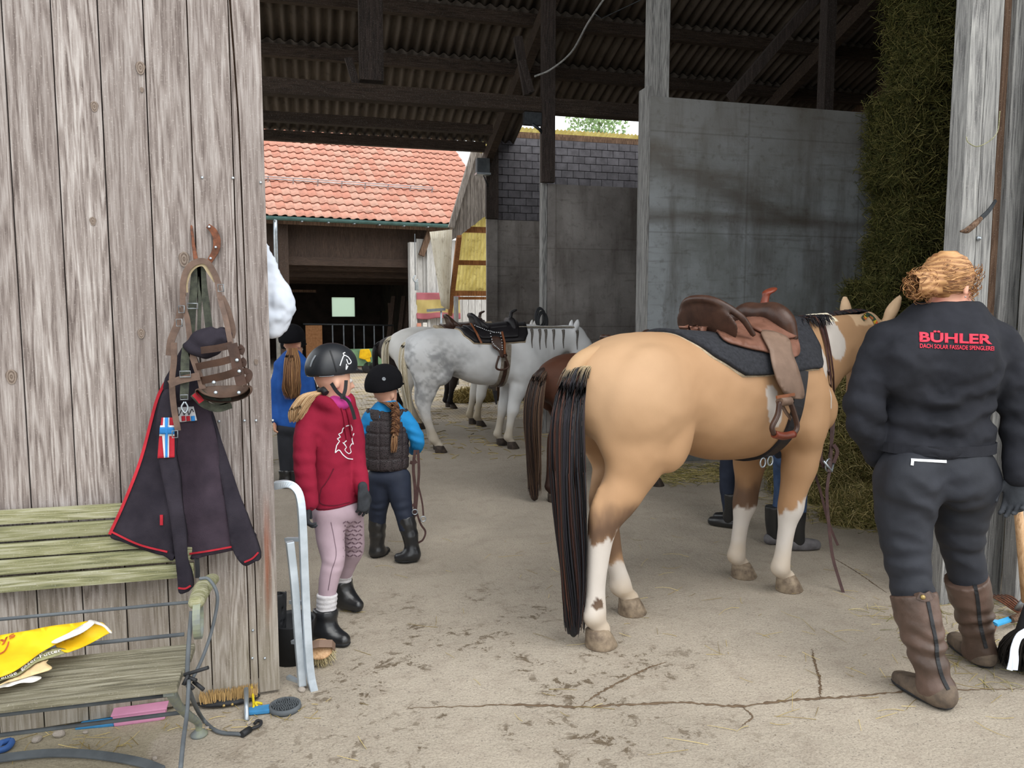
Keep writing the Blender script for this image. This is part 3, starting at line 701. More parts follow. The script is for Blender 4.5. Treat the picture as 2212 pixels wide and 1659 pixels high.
# trees beyond the yard roof and behind the window
def leaf_cloud(name, c, rad, n, size, mat, **kw):
    P = rng.normal(size=(n, 3)); P /= np.linalg.norm(P, axis=1)[:, None]; P *= rng.random((n, 1))**.4; P = P*np.array(rad)+np.array(c)
    A = rng.normal(size=(n, 3)); A /= np.linalg.norm(A, axis=1)[:, None]; B = np.cross(A, rng.normal(size=(n, 3))); B /= np.linalg.norm(B, axis=1)[:, None]
    A *= size; B *= size*.55
    V = np.stack([P-A, P-B*.9, P+A, P+B*.9], 1).reshape(-1, 3); Q = np.arange(4*n).reshape(-1, 4)
    return link(name, npmesh(name, V, Q, False), mat, **kw)
plain('leaf', '#8aa070', '#6d8656', .7, 3)
tr_ = empty('tree', (13, 30, 0), label='leafy tree top seen above the yellow roof edge', cat='tree')
a = at(1290, 265, y=30)-Vector((13, 30, 0))
leaf_cloud('foliage', a, (1.3, 1.2, 1.0), 900, .10, 'leaf', parent=tr_)
MB().tube([(a.x, 0, 0), (a.x, 0, a.z*.5), (a.x+.1, 0, a.z)], [.2, .15, .05], 8).build('trunk', 'brown_timber', tr_)
q = B0+RB @ Vector(((w0.x+w1.x)/2, BW+5, 1.6))
tr2 = empty('tree', (q.x, q.y, 0), label='green bush seen through the small window', cat='tree')
leaf_cloud('foliage', (0, 0, 1.9), (1.6, 1.2, 1.5), 1500, .12, 'leaf', parent=tr2)
MB().tube([(0, 0, 0), (0, 0, 1.4)], [.1, .05], 8).build('trunk', 'brown_timber', tr2)
# ================================================================== IMPLICIT SURFACES for bodies and clothes
class SDF:
    def __init__(s, lo, hi, h=.012):
        lo, hi = np.minimum(lo, hi), np.maximum(lo, hi); s.lo = np.array(lo, float); s.h = h; s.n = np.ceil((np.array(hi)-s.lo)/h).astype(int)+1
        s.f = np.full(tuple(s.n), .3, dtype=np.float32)
    def _blk(s, lo, hi):
        a = np.clip(np.floor((np.array(lo)-s.lo)/s.h).astype(int), 0, s.n-1); b = np.clip(np.ceil((np.array(hi)-s.lo)/s.h).astype(int)+1, 1, s.n)
        sl = tuple(slice(i, j) for i, j in zip(a, b))
        ax = [s.lo[i]+s.h*np.arange(a[i], b[i]) for i in range(3)]
        X = ax[0][:, None, None].astype(np.float32); Y = ax[1][None, :, None].astype(np.float32); Z = ax[2][None, None, :].astype(np.float32)
        return sl, X, Y, Z
    def _put(s, sl, d, k, sub):
        a = s.f[sl]
        if sub:
            d = -d
            if k <= 0: s.f[sl] = np.maximum(a, d); return
            h = np.clip(.5-.5*(a-d)/k, 0, 1); s.f[sl] = a+(d-a)*h+k*h*(1-h)
        else:
            if k <= 0: s.f[sl] = np.minimum(a, d); return
            h = np.clip(.5+.5*(a-d)/k, 0, 1); s.f[sl] = a+(d-a)*h-k*h*(1-h)
    def chain(s, pts, rad, k=.03, sq=None, n=None, sub=False, curve=True):
        P = [np.array([*p, r], float) for p, r in zip(pts, rad)]
        if curve and len(P) > 2: P = crv(P, n or 5*(len(P)-1))
        P = np.array(P); mr = P[:, 3].max(); m = mr*(max(1, sq[1]) if sq else 1)+k+.04
        sl, X, Y, Z = s._blk(P[:, :3].min(0)-m, P[:, :3].max(0)+m); best = None
        if sq: nv = np.array(sq[0], float); nv /= np.linalg.norm(nv); g = 1/sq[1]-1
        for i in range(len(P)-1):
            a, b, ra, rb = P[i, :3], P[i+1, :3], P[i, 3], P[i+1, 3]
            x, y, z = X-a[0], Y-a[1], Z-a[2]; ba = b-a
            if sq:
                c = (x*nv[0]+y*nv[1]+z*nv[2])*g; x = x+c*nv[0]; y = y+c*nv[1]; z = z+c*nv[2]; ba = ba+nv*(ba@nv)*g
            L = max(ba@ba, 1e-9); t = np.clip((x*ba[0]+y*ba[1]+z*ba[2])/L, 0, 1)
            d = np.sqrt((x-t*ba[0])**2+(y-t*ba[1])**2+(z-t*ba[2])**2)-(ra+(rb-ra)*t)
            best = d if best is None else np.minimum(best, d)
        s._put(sl, best.astype(np.float32), k, sub); return s
    def ell(s, c, r, k=.03, rot=None, sub=False):
        c = np.array(c, float); r = np.array(r, float); m = r.max()+k+.04
        sl, X, Y, Z = s._blk(c-m, c+m); x, y, z = X-c[0], Y-c[1], Z-c[2]
        if rot is not None:
            M_ = np.array(rot).T; x, y, z = (M_[0, 0]*x+M_[0, 1]*y+M_[0, 2]*z, M_[1, 0]*x+M_[1, 1]*y+M_[1, 2]*z, M_[2, 0]*x+M_[2, 1]*y+M_[2, 2]*z)
        k0 = np.sqrt((x/r[0])**2+(y/r[1])**2+(z/r[2])**2); k1 = np.sqrt((x/r[0]**2)**2+(y/r[1]**2)**2+(z/r[2]**2)**2)+1e-6
        s._put(sl, (k0*(k0-1)/k1).astype(np.float32), k, sub); return s
    def box(s, c, r, rot=None, rnd=.01, k=.0, sub=False):
        c = np.array(c, float); r = np.array(r, float)-rnd; m = np.linalg.norm(r)+k+.06
        sl, X, Y, Z = s._blk(c-m, c+m); x, y, z = X-c[0], Y-c[1], Z-c[2]
        if rot is not None:
            M_ = np.array(rot).T; x, y, z = (M_[0, 0]*x+M_[0, 1]*y+M_[0, 2]*z, M_[1, 0]*x+M_[1, 1]*y+M_[1, 2]*z, M_[2, 0]*x+M_[2, 1]*y+M_[2, 2]*z)
        qx, qy, qz = abs(x)-r[0]+0*y+0*z, abs(y)-r[1]+0*x+0*z, abs(z)-r[2]+0*x+0*y
        d = np.sqrt(np.maximum(qx, 0)**2+np.maximum(qy, 0)**2+np.maximum(qz, 0)**2)+np.minimum(np.maximum(qx, np.maximum(qy, qz)), 0)-rnd
        s._put(sl, d.astype(np.float32), k, sub); return s
    def loft(s, sec, k=.03, ex=2.3, axis=0):
        "sec rows (t, centre z, half width, half height) along x"
        S_ = np.array(crv(sec, 8*len(sec)))
        sl, X, Y, Z = s._blk((S_[:, 0].min()-.15, -.6, S_[:, 1].min()-.6), (S_[:, 0].max()+.15, .6, S_[:, 1].max()+.6))
        xx = X.ravel(); c = np.interp(xx, S_[:, 0], S_[:, 1])[:, None, None]; w_ = np.interp(xx, S_[:, 0], S_[:, 2])[:, None, None]; h_ = np.interp(xx, S_[:, 0], S_[:, 3])[:, None, None]
        e = (np.abs(Y/w_)**ex+np.abs((Z-c)/h_)**ex)**(1/ex)
        d = (e-1)*np.minimum(w_, h_); out = np.maximum(np.maximum(S_[0, 0]-X, X-S_[-1, 0]), 0)
        s._put(sl, np.maximum(d, 0)*0+np.where(out > 0, np.sqrt(np.maximum(d, 0)**2+out**2)+0*d, d).astype(np.float32), k, False); return s
    def cut(s, p, n_):
        "keep the side the normal points away from"
        n_ = np.array(n_, float); n_ /= np.linalg.norm(n_); sl, X, Y, Z = s._blk(s.lo, s.lo+s.h*s.n)
        s.f = np.maximum(s.f, ((X-p[0])*n_[0]+(Y-p[1])*n_[1]+(Z-p[2])*n_[2]).astype(np.float32)); return s
    def hollow(s, t): s.f = np.maximum(s.f, -(s.f+t)); return s
    def mesh(s, it=1):
        f = s.f; n = s.n; ins = f < 0
        cs = [ins[dx:n[0]-1+dx, dy:n[1]-1+dy, dz:n[2]-1+dz] for dx in (0, 1) for dy in (0, 1) for dz in (0, 1)]
        cnt = sum(c.astype(np.int8) for c in cs); act = (cnt > 0) & (cnt < 8); idx = np.full(act.shape, -1, dtype=np.int64)
        cells = np.argwhere(act); idx[act] = np.arange(len(cells))
        acc = np.zeros((len(cells), 3)); num = np.zeros(len(cells))
        off = [(0,0,0),(1,0,0),(0,1,0),(1,1,0),(0,0,1),(1,0,1),(0,1,1),(1,1,1)]
        ed = [(0,1),(2,3),(4,5),(6,7),(0,2),(1,3),(4,6),(5,7),(0,4),(1,5),(2,6),(3,7)]
        val = [f[cells[:, 0]+o[0], cells[:, 1]+o[1], cells[:, 2]+o[2]] for o in off]
        for a, b in ed:
            va, vb = val[a], val[b]; m = (va < 0) != (vb < 0); t = np.where(m, va/(np.where(m, va-vb, 1)), 0)
            p = np.array(off[a])[None]+t[:, None]*(np.array(off[b])-np.array(off[a]))[None]; acc += p*m[:, None]; num += m
        V = s.lo+s.h*(cells+acc/num[:, None]); Q = []
        for ax, (u, v) in ((0, (1, 2)), (1, (2, 0)), (2, (0, 1))):
            sl0 = [slice(None)]*3; sl1 = [slice(None)]*3; sl0[ax] = slice(0, -1); sl1[ax] = slice(1, None)
            for q in (u, v): sl0[q] = slice(1, -1); sl1[q] = slice(1, -1)
            a = ins[tuple(sl0)]; b = ins[tuple(sl1)]; E_ = np.argwhere(a != b)
            if not len(E_): continue
            fl = a[tuple(E_.T)]; E_ = E_.copy(); E_[:, u] += 1; E_[:, v] += 1
            def g(du, dv):
                c = E_.copy(); c[:, u] -= du; c[:, v] -= dv; return idx[tuple(c.T)]
            q = np.stack([g(1, 1), g(0, 1), g(0, 0), g(1, 0)], 1); q[~fl] = q[~fl][:, ::-1]; Q.append(q)
        Q = np.concatenate(Q); Q = Q[(Q >= 0).all(1)]
        for _ in range(it):   # light smoothing
            nb = np.zeros_like(V); c = np.zeros(len(V))
            for i in range(4):
                j = (i+1) % 4; np.add.at(nb, Q[:, i], V[Q[:, j]]); np.add.at(nb, Q[:, j], V[Q[:, i]]); np.add.at(c, Q[:, i], 1); np.add.at(c, Q[:, j], 1)
            V = V*.5+.5*nb/np.maximum(c, 1)[:, None]
        return V, Q
def normals(V, Q):
    n = np.cross(V[Q[:, 2]]-V[Q[:, 0]], V[Q[:, 3]]-V[Q[:, 1]]); N = np.zeros_like(V)
    for i in range(4): np.add.at(N, Q[:, i], n)
    return N/np.maximum(np.linalg.norm(N, axis=1), 1e-9)[:, None]
def vnoise(P, sc, seed=0):
    "smooth value noise, vectorised, -1..1"
    P = np.asarray(P)*sc+seed*13.7; i = np.floor(P).astype(np.int64); f = P-i; f = f*f*(3-2*f)
    def hsh(a): 
        h_ = (a[:, 0]*374761393+a[:, 1]*668265263+a[:, 2]*2147483647+seed*974711) & 0x7fffffff
        h_ = (h_ ^ (h_ >> 13))*1274126177 & 0x7fffffff; return ((h_ ^ (h_ >> 16)) & 0xffff)/32767.5-1
    r = 0
    for dx in (0, 1):
        for dy in (0, 1):
            for dz in (0, 1):
                r = r+hsh(i+np.array([dx, dy, dz]))*np.where(dx, f[:, 0], 1-f[:, 0])*np.where(dy, f[:, 1], 1-f[:, 1])*np.where(dz, f[:, 2], 1-f[:, 2])
    return r
def fbm(P, sc, o=3, seed=0): return sum(vnoise(P, sc*2**i, seed+i)*.5**i for i in range(o))
def sdfobj(name, s, mat, parent, colf=None, disp=None, it=1, **kw):
    V, Q = s.mesh(it)
    if disp is not None: V = V+normals(V, Q)*disp(V)[:, None]
    return link(name, npmesh(name, V, Q, True, colf(V) if colf else None), mat, parent, **kw)
def strands(name, paths, r0, cols, mat, parent, sides=3, taper=.35, **kw):
    "paths (n,m,3); r0 per strand; cols (n,3) or (n,m,3)"
    P = np.asarray(paths, float); n, m, _ = P.shape; D = np.gradient(P, axis=1); D /= np.maximum(np.linalg.norm(D, axis=2), 1e-9)[..., None]
    ref = np.where(np.abs(D[..., 2:3]) > .9, np.array([1., 0, 0]), np.array([0, 0, 1.])); A = np.cross(D, ref); A /= np.maximum(np.linalg.norm(A, axis=2), 1e-9)[..., None]; B = np.cross(D, A)
    tt = np.linspace(0, 1, m)[None, :, None]; R = np.broadcast_to(np.asarray(r0, float).reshape(-1, 1, 1), (n, m, 1))*(1-(1-taper)*tt**2)
    rings = [P+R*(A*math.cos(2*math.pi*k/sides)+B*math.sin(2*math.pi*k/sides)) for k in range(sides)]
    V = np.stack(rings, 2).reshape(-1, 3)
    i = np.arange(n)[:, None, None]*m*sides+np.arange(m-1)[None, :, None]*sides; k = np.arange(sides)[None, None, :]; k2 = (k+1) % sides
    Q = np.stack([i+k, i+k2, i+sides+k2, i+sides+k], -1).reshape(-1, 4)
    cols = np.asarray(cols, float)
    if cols.ndim == 2: cols = np.repeat(cols[:, None], m, 1)
    C_ = np.repeat(cols[:, :, None], sides, 2).reshape(-1, 3)
    return link(name, npmesh(name, V, Q, True, C_), mat, parent, **kw)
def hair_bunch(name, path, width, n, r, palette, mat, parent, flat=(1, 1), m=14, wave=.01, spread=.6, seed=1, tipvar=.12, **kw):
    "a lock of hair along a path; width = radius along it; flat scales the two cross axes (x, y)"
    g = np.random.default_rng(seed); C_ = np.array(crv(path, m-1)); 
    C_ = np.array([C_[int(round(i*(len(C_)-1)/(m-1)))] for i in range(m)]); W_ = np.interp(np.linspace(0, 1, m), np.linspace(0, 1, len(width)), width)
    a = g.random(n)*2*math.pi; q = np.sqrt(g.random(n)); ux, uy = q*np.cos(a), q*np.sin(a)
    tip = 1-tipvar*g.random(n)
    P = np.zeros((n, m, 3)); t = np.linspace(0, 1, m)
    for j in range(n):
        s_ = t*tip[j]; c = np.stack([np.interp(s_, t, C_[:, i]) for i in range(3)], 1); w_ = np.interp(s_, t, W_)
        c[:, 0] += ux[j]*w_*flat[0]+wave*np.sin(s_*9+a[j]*3)*s_; c[:, 1] += uy[j]*w_*flat[1]+wave*np.cos(s_*8+q[j]*9)*s_; c[:, 2] += wave*.6*np.sin(s_*7+a[j]*5)*s_
        P[j] = c
    pal = np.array([S(c) for c in palette]); cols = pal[g.integers(0, len(pal), n)]*(.75+.5*g.random((n, 1)))
    return strands(name, P, r*(.7+.6*g.random(n)), cols, mat, parent, **kw)
vcol('horse_coat', .62, .12, 260, .25, mottle=.18, msc=3, bstr=(1, 1, .4))
vcol('hair', .55, spec=.35)
vcol('skin', .55, .08, 120, .35)
plain('hoof_horn', '#8f7f6b', '#5f5144', .7, 22, .3, 60)
plain('hoof_dark', '#4b4038', '#2c2622', .7, 22, .3, 60)
# ================================================================== HORSES
SEC = [(-.83,1.12,.06,.10),(-.77,1.13,.15,.17),(-.66,1.135,.225,.22),(-.52,1.145,.262,.25),(-.38,1.15,.272,.257),(-.22,1.12,.268,.275),(-.03,1.075,.282,.305),(.17,1.058,.29,.318),(.36,1.065,.278,.325),(.54,1.085,.245,.325),(.70,1.09,.205,.30),(.84,1.07,.15,.22),(.92,1.05,.07,.12)]
SECC = np.array(crv(SEC, 96))
def trunk(x, th, off=0):
    "point on the barrel; th = 0 on top, positive down the right side"
    c, w_, h_ = (np.interp(x, SECC[:, 0], SECC[:, i]) for i in (1, 2, 3)); s_, c_ = math.sin(th), math.cos(th); ex = 2/2.3
    return Vector((x, -(w_+off)*math.copysign(abs(s_)**ex, s_), c+(h_+off)*math.copysign(abs(c_)**ex, c_)))
LEGS = dict(
 hr=[(-.50,-.13,1.05,.20),(-.55,-.145,.90,.165),(-.60,-.135,.77,.125),(-.655,-.125,.68,.096),(-.715,-.115,.595,.083),(-.742,-.112,.52,.067),(-.755,-.11,.42,.056),(-.767,-.108,.28,.048),(-.766,-.107,.165,.054),(-.750,-.107,.105,.042),(-.735,-.107,.075,.05)],
 hl=[(-.48,.13,1.05,.20),(-.46,.145,.90,.165),(-.45,.135,.77,.12),(-.49,.12,.68,.094),(-.53,.112,.58,.080),(-.525,.108,.51,.064),(-.502,.104,.42,.054),(-.47,.10,.28,.046),(-.428,.098,.165,.051),(-.395,.097,.105,.041),(-.37,.097,.075,.048)],
 fr=[(.60,-.13,.98,.17),(.62,-.15,.82,.135),(.61,-.142,.69,.105),(.578,-.136,.56,.083),(.553,-.134,.46,.074),(.533,-.133,.36,.054),(.513,-.133,.25,.048),(.498,-.133,.15,.052),(.527,-.133,.095,.039),(.555,-.133,.07,.046)],
 fl=[(.58,.13,.98,.17),(.575,.15,.82,.135),(.56,.145,.69,.103),(.545,.142,.54,.080),(.52,.142,.43,.072),(.50,.142,.33,.052),(.482,.142,.24,.047),(.474,.142,.145,.051),(.495,.142,.095,.038),(.52,.142,.07,.045)])
def horse_body(parent, colf, legs, neck, head, ears, muzzle_tip, h=.013, mat='horse_coat', belly=None):
    X1 = max(p[0] for p in head)+.3
    lo = (-1.0, -.55, -.0); hi = (X1, .60, 1.75); s = SDF(lo, hi, h)
    s.loft(SEC, .02)
    for sg, key in ((-1, 'hr'), (1, 'hl'), (-1, 'fr'), (1, 'fl')):
        L = legs[key]; up = 3 if key[0] == 'h' else 2
        s.chain([p[:3] for p in L[:up+1]], [p[3] for p in L[:up+1]], .03, ((0, 1, 0), .66))
        s.chain([p[:3] for p in L[up:]], [p[3] for p in L[up:]], .05, ((0, 1, 0), .80))
        if key[0] == 'h':
            hk_ = L[4]; s.chain([(hk_[0]-.04, hk_[1], hk_[2]+.12), (hk_[0]-.058, hk_[1], hk_[2]+.045), (hk_[0]-.05, hk_[1], hk_[2]-.04)], [.018, .034, .026], .035, ((0, 1, 0), .7))
            th = L[0]; s.ell((th[0]+.0, sg*.17, 1.10), (.26, .13, .25), .02)
            s.ell((th[0]-.15, sg*.12, 1.06), (.13, .10, .22), .05)
            s.ell((L[1][0]+.15, sg*.195, L[1][2]+.02), (.115, .08, .15), .02, Matrix.Rotation(.35, 3, 'Y'))
        else:
            s.ell((L[0][0]-.02, sg*.185, 1.06), (.155, .085, .25), .04, Matrix.Rotation(-.45, 3, 'Y'))
            s.ell((L[1][0]-.02, sg*.20, .90), (.12, .07, .13), .04)
            s.ell((L[1][0]+.16, sg*.12, .98), (.11, .10, .14), .045)
            kn = L[4]; s.ell((kn[0]+.012, kn[1], kn[2]), (.058, .056, .07), .03)
        ft = L[-3]; s.ell((ft[0]-.022, ft[1], ft[2]-.012), (.042, .042, .042), .03)
    s.chain([p[:3] for p in neck], [p[3] for p in neck], .10, ((0, 1, 0), .52))
    hp = [np.array(p[:3]) for p in head]; dirh = hp[-1]-hp[0]; side = np.cross(dirh, (0, 0, 1.)); side /= np.linalg.norm(side)
    s.chain(hp, [p[3] for p in head], .05, (side, .72))
    jaw = hp[0]*.62+hp[min(2, len(hp)-1)]*.38; dn = np.cross(side, dirh/np.linalg.norm(dirh)); dn *= -np.sign(dn[2]) if abs(dn[2]) > .1 else 1
    s.ell(jaw+dn*.06, (.115, .075, .12), .06)
    for e0, e1 in ears:
        e0 = np.array(e0); e1 = np.array(e1); s.chain([e0, e0*.55+e1*.45, e0*.15+e1*.85, e1], [.022, .036, .020, .007], .02)
    return sdfobj('body', s, mat, parent, colf, lambda V: .007*fbm(V, 5, 3, 8)*sstep(V[:, 2], .55, .8), 2)
def hoof(parent, x, y, mat, sz=1.0, rz=0):
    b = MB(); V = []; n = 16
    for z, r, dx in ((.0, .072, .0), (.004, .074, 0), (.045, .063, -.012), (.078, .052, -.024), (.086, .04, -.026)):
        for j in range(n):
            a = 2*math.pi*j/n; ca = math.cos(a); rr = r*(1.08 if ca > 0 else .88)
            p = rotz(rz) @ Vector((rr*ca*sz+dx*sz, r*.9*math.sin(a)*sz, z*sz)); V.append((x+p.x, y+p.y, p.z))
    Fs = [(i*n+j, i*n+(j+1) % n, (i+1)*n+(j+1) % n, (i+1)*n+j) for i in range(4) for j in range(n)]+[tuple(range(n))[::-1], tuple(range(4*n, 5*n))]
    b.add(V, Fs, True); return b.build('hoof', mat, parent)
def lerpc(a, b, f): return a*(1-f[:, None])+b*f[:, None]
def sstep(x, a, b): t_ = np.clip((x-a)/(b-a), 0, 1); return t_*t_*(3-2*t_)
def col_buckskin(V):
    x, y, z = V.T; tan = np.array(S('#a88462')); org = np.array(S('#8c6643')); wh = np.array(S('#c2bab2')); dk = np.array(S('#4b382e')); cr = np.array(S('#b39373'))
    n = fbm(V, 9, 3, 3); nj = fbm(V*np.array([1, 1, .35]), 34, 2, 5)
    c = np.repeat(tan[None], len(V), 0)
    c = lerpc(c, np.repeat(org[None], len(V), 0), .55*sstep(.98-z+n*.05, 0, .2)*sstep(x, -.45, -.2)*sstep(.62-x, 0, .15))
    c = lerpc(c, np.repeat(cr[None], len(V), 0), .6*sstep(-x, .3, .6)*sstep(z, .75, 1.2))  # pale highlight over the hips, mixed into the coat colour
    D = np.repeat(dk[None], len(V), 0); Wt = np.repeat(wh[None], len(V), 0)
    hind = x < -.1; near = y < 0
    jag = nj*.028+n*.02
    def leg(mask, zw, dark0, dark1, ds, front=0, xr=0):
        nonlocal c
        zz = z+jag
        c = np.where(mask[:, None], lerpc(c, D, ds*sstep(zz, dark0-.10, dark0)*sstep(dark1-zz, 0, .14)), c)
        lim = zw+front*np.clip((x-xr)*3.2, -.25, .9)
        c = np.where(mask[:, None], lerpc(c, Wt, sstep(lim-zz, -.004, .012)), c)
    leg(hind & near, .515, .55, .70, .85)
    leg(hind & ~near, .30, .36, .72, .75)
    leg(~hind & near & (z < .75), .50, .5, .5, 0, .28, .56)
    leg(~hind & ~near & (z < .7), .42, .44, .62, .8)
    # black fleck on the fetlock, dirt on pasterns
    c = np.where((((x+.782)**2+(z-.215)**2 < .026**2) & near & (y < -.12))[:, None], dk*1.1, c)
    c = np.where(((z < .13) & (n > .1))[:, None], c*.72+np.array(S('#8a7256'))*.28, c)
    c = lerpc(c, np.repeat(np.array(S('#b09a7c'))[None], len(V), 0), .55*sstep(.30-z+n*.06, 0, .2))
    # white markings on neck, shoulder and girth
    def blob(cx, cz, rx, rz, a=0, side=-1):
        nonlocal c
        ca, sa = math.cos(a), math.sin(a); u = (x-cx)*ca+(z-cz)*sa; v = -(x-cx)*sa+(z-cz)*ca
        f = 1-np.sqrt((u/rx)**2+(v/rz)**2)+nj*.10+n*.16; f = sstep(f, -.02, .04)*((y*side > -.03) & (z > .55)); c = lerpc(c, Wt, f)
    for q in WHITE: blob(*q)
    c = np.where((z > 1.4)[:, None] & (np.abs(x-.95) < .09)[:, None] & (np.abs(y) < .05)[:, None], np.array(S('#e8dcc0')), c)
    inner = ((z > 1.42) & (x > 1.2)); c = np.where(inner[:, None], c*.5+np.array(S('#e0c3a0'))*.5, c)
    return c
def lx(px, py, off=-.2, root=(1.91, 3.455), ang=math.radians(18.6)):
    c_, s_ = math.cos(ang), math.sin(ang); nn = np.array([-s_, c_, 0]); r = FW+RT*(px-1106)/F+UP*(829.5-py)/F
    t = ((np.array([*root, 0])-CAM)@nn+off)/(r@nn); p = CAM+r*t-np.array([*root, 0]); return p[0]*c_+p[1]*s_, p[2]
WHITE = [(*lx(1800, 712, -.10), .085, .10, .5), (*lx(1808, 740, -.10), .09, .09, -.4), (*lx(1760, 765, -.14), .05, .12, .55), (*lx(1742, 752, -.15), .03, .07, .9), (*lx(1776, 835, -.18), .028, .13, 0),
         (*lx(1716, 826, -.22), .035, .055, 0), (*lx(1664, 880, -.26), .05, .12, .35)]
BK = empty('horse', (1.91, 3.455, 0), math.radians(18.6), label='buckskin horse with white legs and black tail, brown saddle on its back', cat='horse')
neck = [(.56,0,1.13,.30),(.80,0,1.185,.268),(1.02,.0,1.265,.205),(1.22,.01,1.318,.165),(1.40,.03,1.355,.135),(1.50,.05,1.37,.12)]
head = [(1.48,.05,1.36,.125),(1.58,.13,1.20,.115),(1.68,.22,1.0,.085),(1.74,.27,.86,.075)]
lear = ((1.42,.14,1.44),(1.40,.15,1.59)); rear = ((1.55,-.03,1.43),(1.63,-.07,1.60))
bk_body = horse_body(BK, col_buckskin, LEGS, neck, head, (lear, rear), None)
for k, (x, y) in enumerate(((-.735, -.107), (-.36, .097), (.565, -.133), (.53, .142))): hoof(BK, x, y, 'hoof_horn', 1.05, (0, .1, -.05, 0)[k])
BLK = ['#17171b', '#1d1b1f', '#26232a', '#121215', '#2c2422', '#4a2c22', '#202026']
def tail(parent, path, width, n, pal, dock, seed, r=.0028, flat=(.75, 1.0), mat='hair', tipvar=.14, tuft=True):
    tl = hair_bunch('tail', path, width, n, r, pal, mat, parent, flat, 16, .012, seed=seed, tipvar=tipvar)
    # hidden core so that the tail is solid
    s = SDF(np.array(path).min(0)-.12, np.array(path).max(0)+.12, .02)
    s.chain(path, [w_*.62 for w_ in np.interp(np.linspace(0, 1, len(path)), np.linspace(0, 1, len(width)), width)], .02)
    pc = np.array(S(pal[0])); sdfobj('tail_core', s, mat, tl, lambda V: np.repeat(pc[None], len(V), 0))
    if tuft:
        g = np.random.default_rng(seed+5); n2 = 260; C_ = np.array(crv(path, 60)); P = np.zeros((n2, 8, 3)); cols = np.zeros((n2, 8, 3)); c0 = np.array(S(dock)); c1 = np.array(S(pal[0]))
        for j in range(n2):
            an = g.uniform(0, 6.28); ln = g.uniform(.10, .2); s0 = g.uniform(0, .03)
            for i in range(8):
                q = (s0+ln*i/7)*(len(C_)-1); k_ = int(q); c = C_[k_]; w_ = np.interp(q/(len(C_)-1), np.linspace(0, 1, len(width)), width)*1.04+.004
                P[j, i] = c+np.array([math.cos(an)*w_*.75, math.sin(an)*w_, 0]); f = (i/7)**1.5; cols[j, i] = (c0*(1-f)+c1*f)*(.85+.3*(j % 7)/7)
        strands('tail_base_hair', P, np.full(n2, .003), cols, mat, tl)
    return tl
s = SDF((-.95, -.12, 1.1), (-.55, .12, 1.4), .01); s.chain([(-.64,0,1.31),(-.74,-.005,1.295),(-.81,-.012,1.255),(-.85,-.02,1.19)], [.045,.044,.042,.03], .02); dc_ = np.array(S('#ac8c6a')); sdfobj('dock', s, 'horse_coat', BK, lambda V: np.repeat(dc_[None], len(V), 0))
tail(BK, [(-.70,-.01,1.255),(-.805,-.02,1.25),(-.875,-.045,1.10),(-.885,-.05,.92),(-.875,-.05,.70),(-.862,-.05,.46),(-.85,-.05,.25),(-.845,-.05,.07)], [.025,.06,.082,.09,.09,.084,.068,.045], 1100, BLK, '#d9bf95', 11)
def mane(parent, pts, side, n, length, pal, seed, pale=None, droop=1.0):
    g = np.random.default_rng(seed); C_ = np.array(crv(pts, 40)); P = np.zeros((n, 7, 3)); cols = np.zeros((n, 3)); pl = np.array([S(c) for c in pal])
    for j in range(n):
        c = C_[g.integers(0, len(C_))]+np.array([g.uniform(-.015, .015), g.uniform(-.018, .018), -.015]); L = length*(.6+.6*g.random()); b = g.normal()*.03
        for i in range(7):
            t_ = i/6; P[j, i] = c+np.array([b*t_+.01*math.sin(t_*5+j), side*(.09*t_**.7)*(.4+droop*.6), .035*math.sin(min(t_*3, 1.57))-L*t_*t_*droop])
        cols[j] = pl[g.integers(0, len(pl))]*(.8+.4*g.random())
        if pale and pale[0] < c[0] < pale[1]: cols[j] = np.array(S('#e6dcc4'))*(.8+.2*g.random())
    return strands('mane', P, np.full(n, .003), cols, 'hair', parent)
mane(BK, [(.60,.0,1.445),(.80,.0,1.475),(1.02,.0,1.49),(1.22,.01,1.505),(1.40,.03,1.515),(1.52,.05,1.50)], 1, 1100, .24, BLK, 3, pale=(.90, 1.04))
mane(BK, [(.60,-.01,1.435),(.80,-.01,1.465),(.9,-.01,1.472)], -1, 160, .06, BLK, 4)
# ================================================================== TACK and the other horses
bpy.context.view_layer.update()
def bvh_of(o):
    dg = bpy.context.evaluated_depsgraph_get(); M_ = o.matrix_world
    return BVHTree.FromPolygons([M_ @ v.co for v in o.data.vertices], [tuple(p.vertices) for p in o.data.polygons])
def hit(bv, px, py, back=False):
    r = Vector(FW+RT*(px-1106)/F+UP*(829.5-py)/F).normalized(); h = bv.ray_cast(Vector(CAM), r)
    if h[0] is None:
        c = Vector(CAM); best = None
        for t_ in np.linspace(1, 14, 300):
            q = bv.find_nearest(c+r*t_, .6)
            if q[0] is not None and (best is None or q[3] < best[3]): best = q
        return best[0], best[1]
    return h[0], h[1]
from mathutils.geometry import delaunay_2d_cdt
def fill2d(poly, step):
    P = [Vector(p) for p in poly]; n = len(P); dense = []
    for i in range(n):
        a, b = P[i], P[(i+1) % n]; k = max(1, int((b-a).length/step)); dense += [a.lerp(b, j/k) for j in range(k)]
    xs = [p.x for p in dense]; ys = [p.y for p in dense]
    def inside(q):
        c = False; j = n-1
        for i in range(n):
            if (P[i].y > q[1]) != (P[j].y > q[1]) and q[0] < (P[j].x-P[i].x)*(q[1]-P[i].y)/(P[j].y-P[i].y)+P[i].x: c = not c
            j = i
        return c
    pts = list(dense); y = min(ys)+step*.7
    while y < max(ys):
        x = min(xs)+step*.7
        while x < max(xs):
            if inside((x, y)) and min((Vector((x, y))-d).length for d in dense) > step*.45: pts.append(Vector((x, y)))
            x += step
        y += step
    m = len(dense); r = delaunay_2d_cdt(pts, [(i, (i+1) % m) for i in range(m)], [], 1, 1e-5)
    return r[0], r[2]
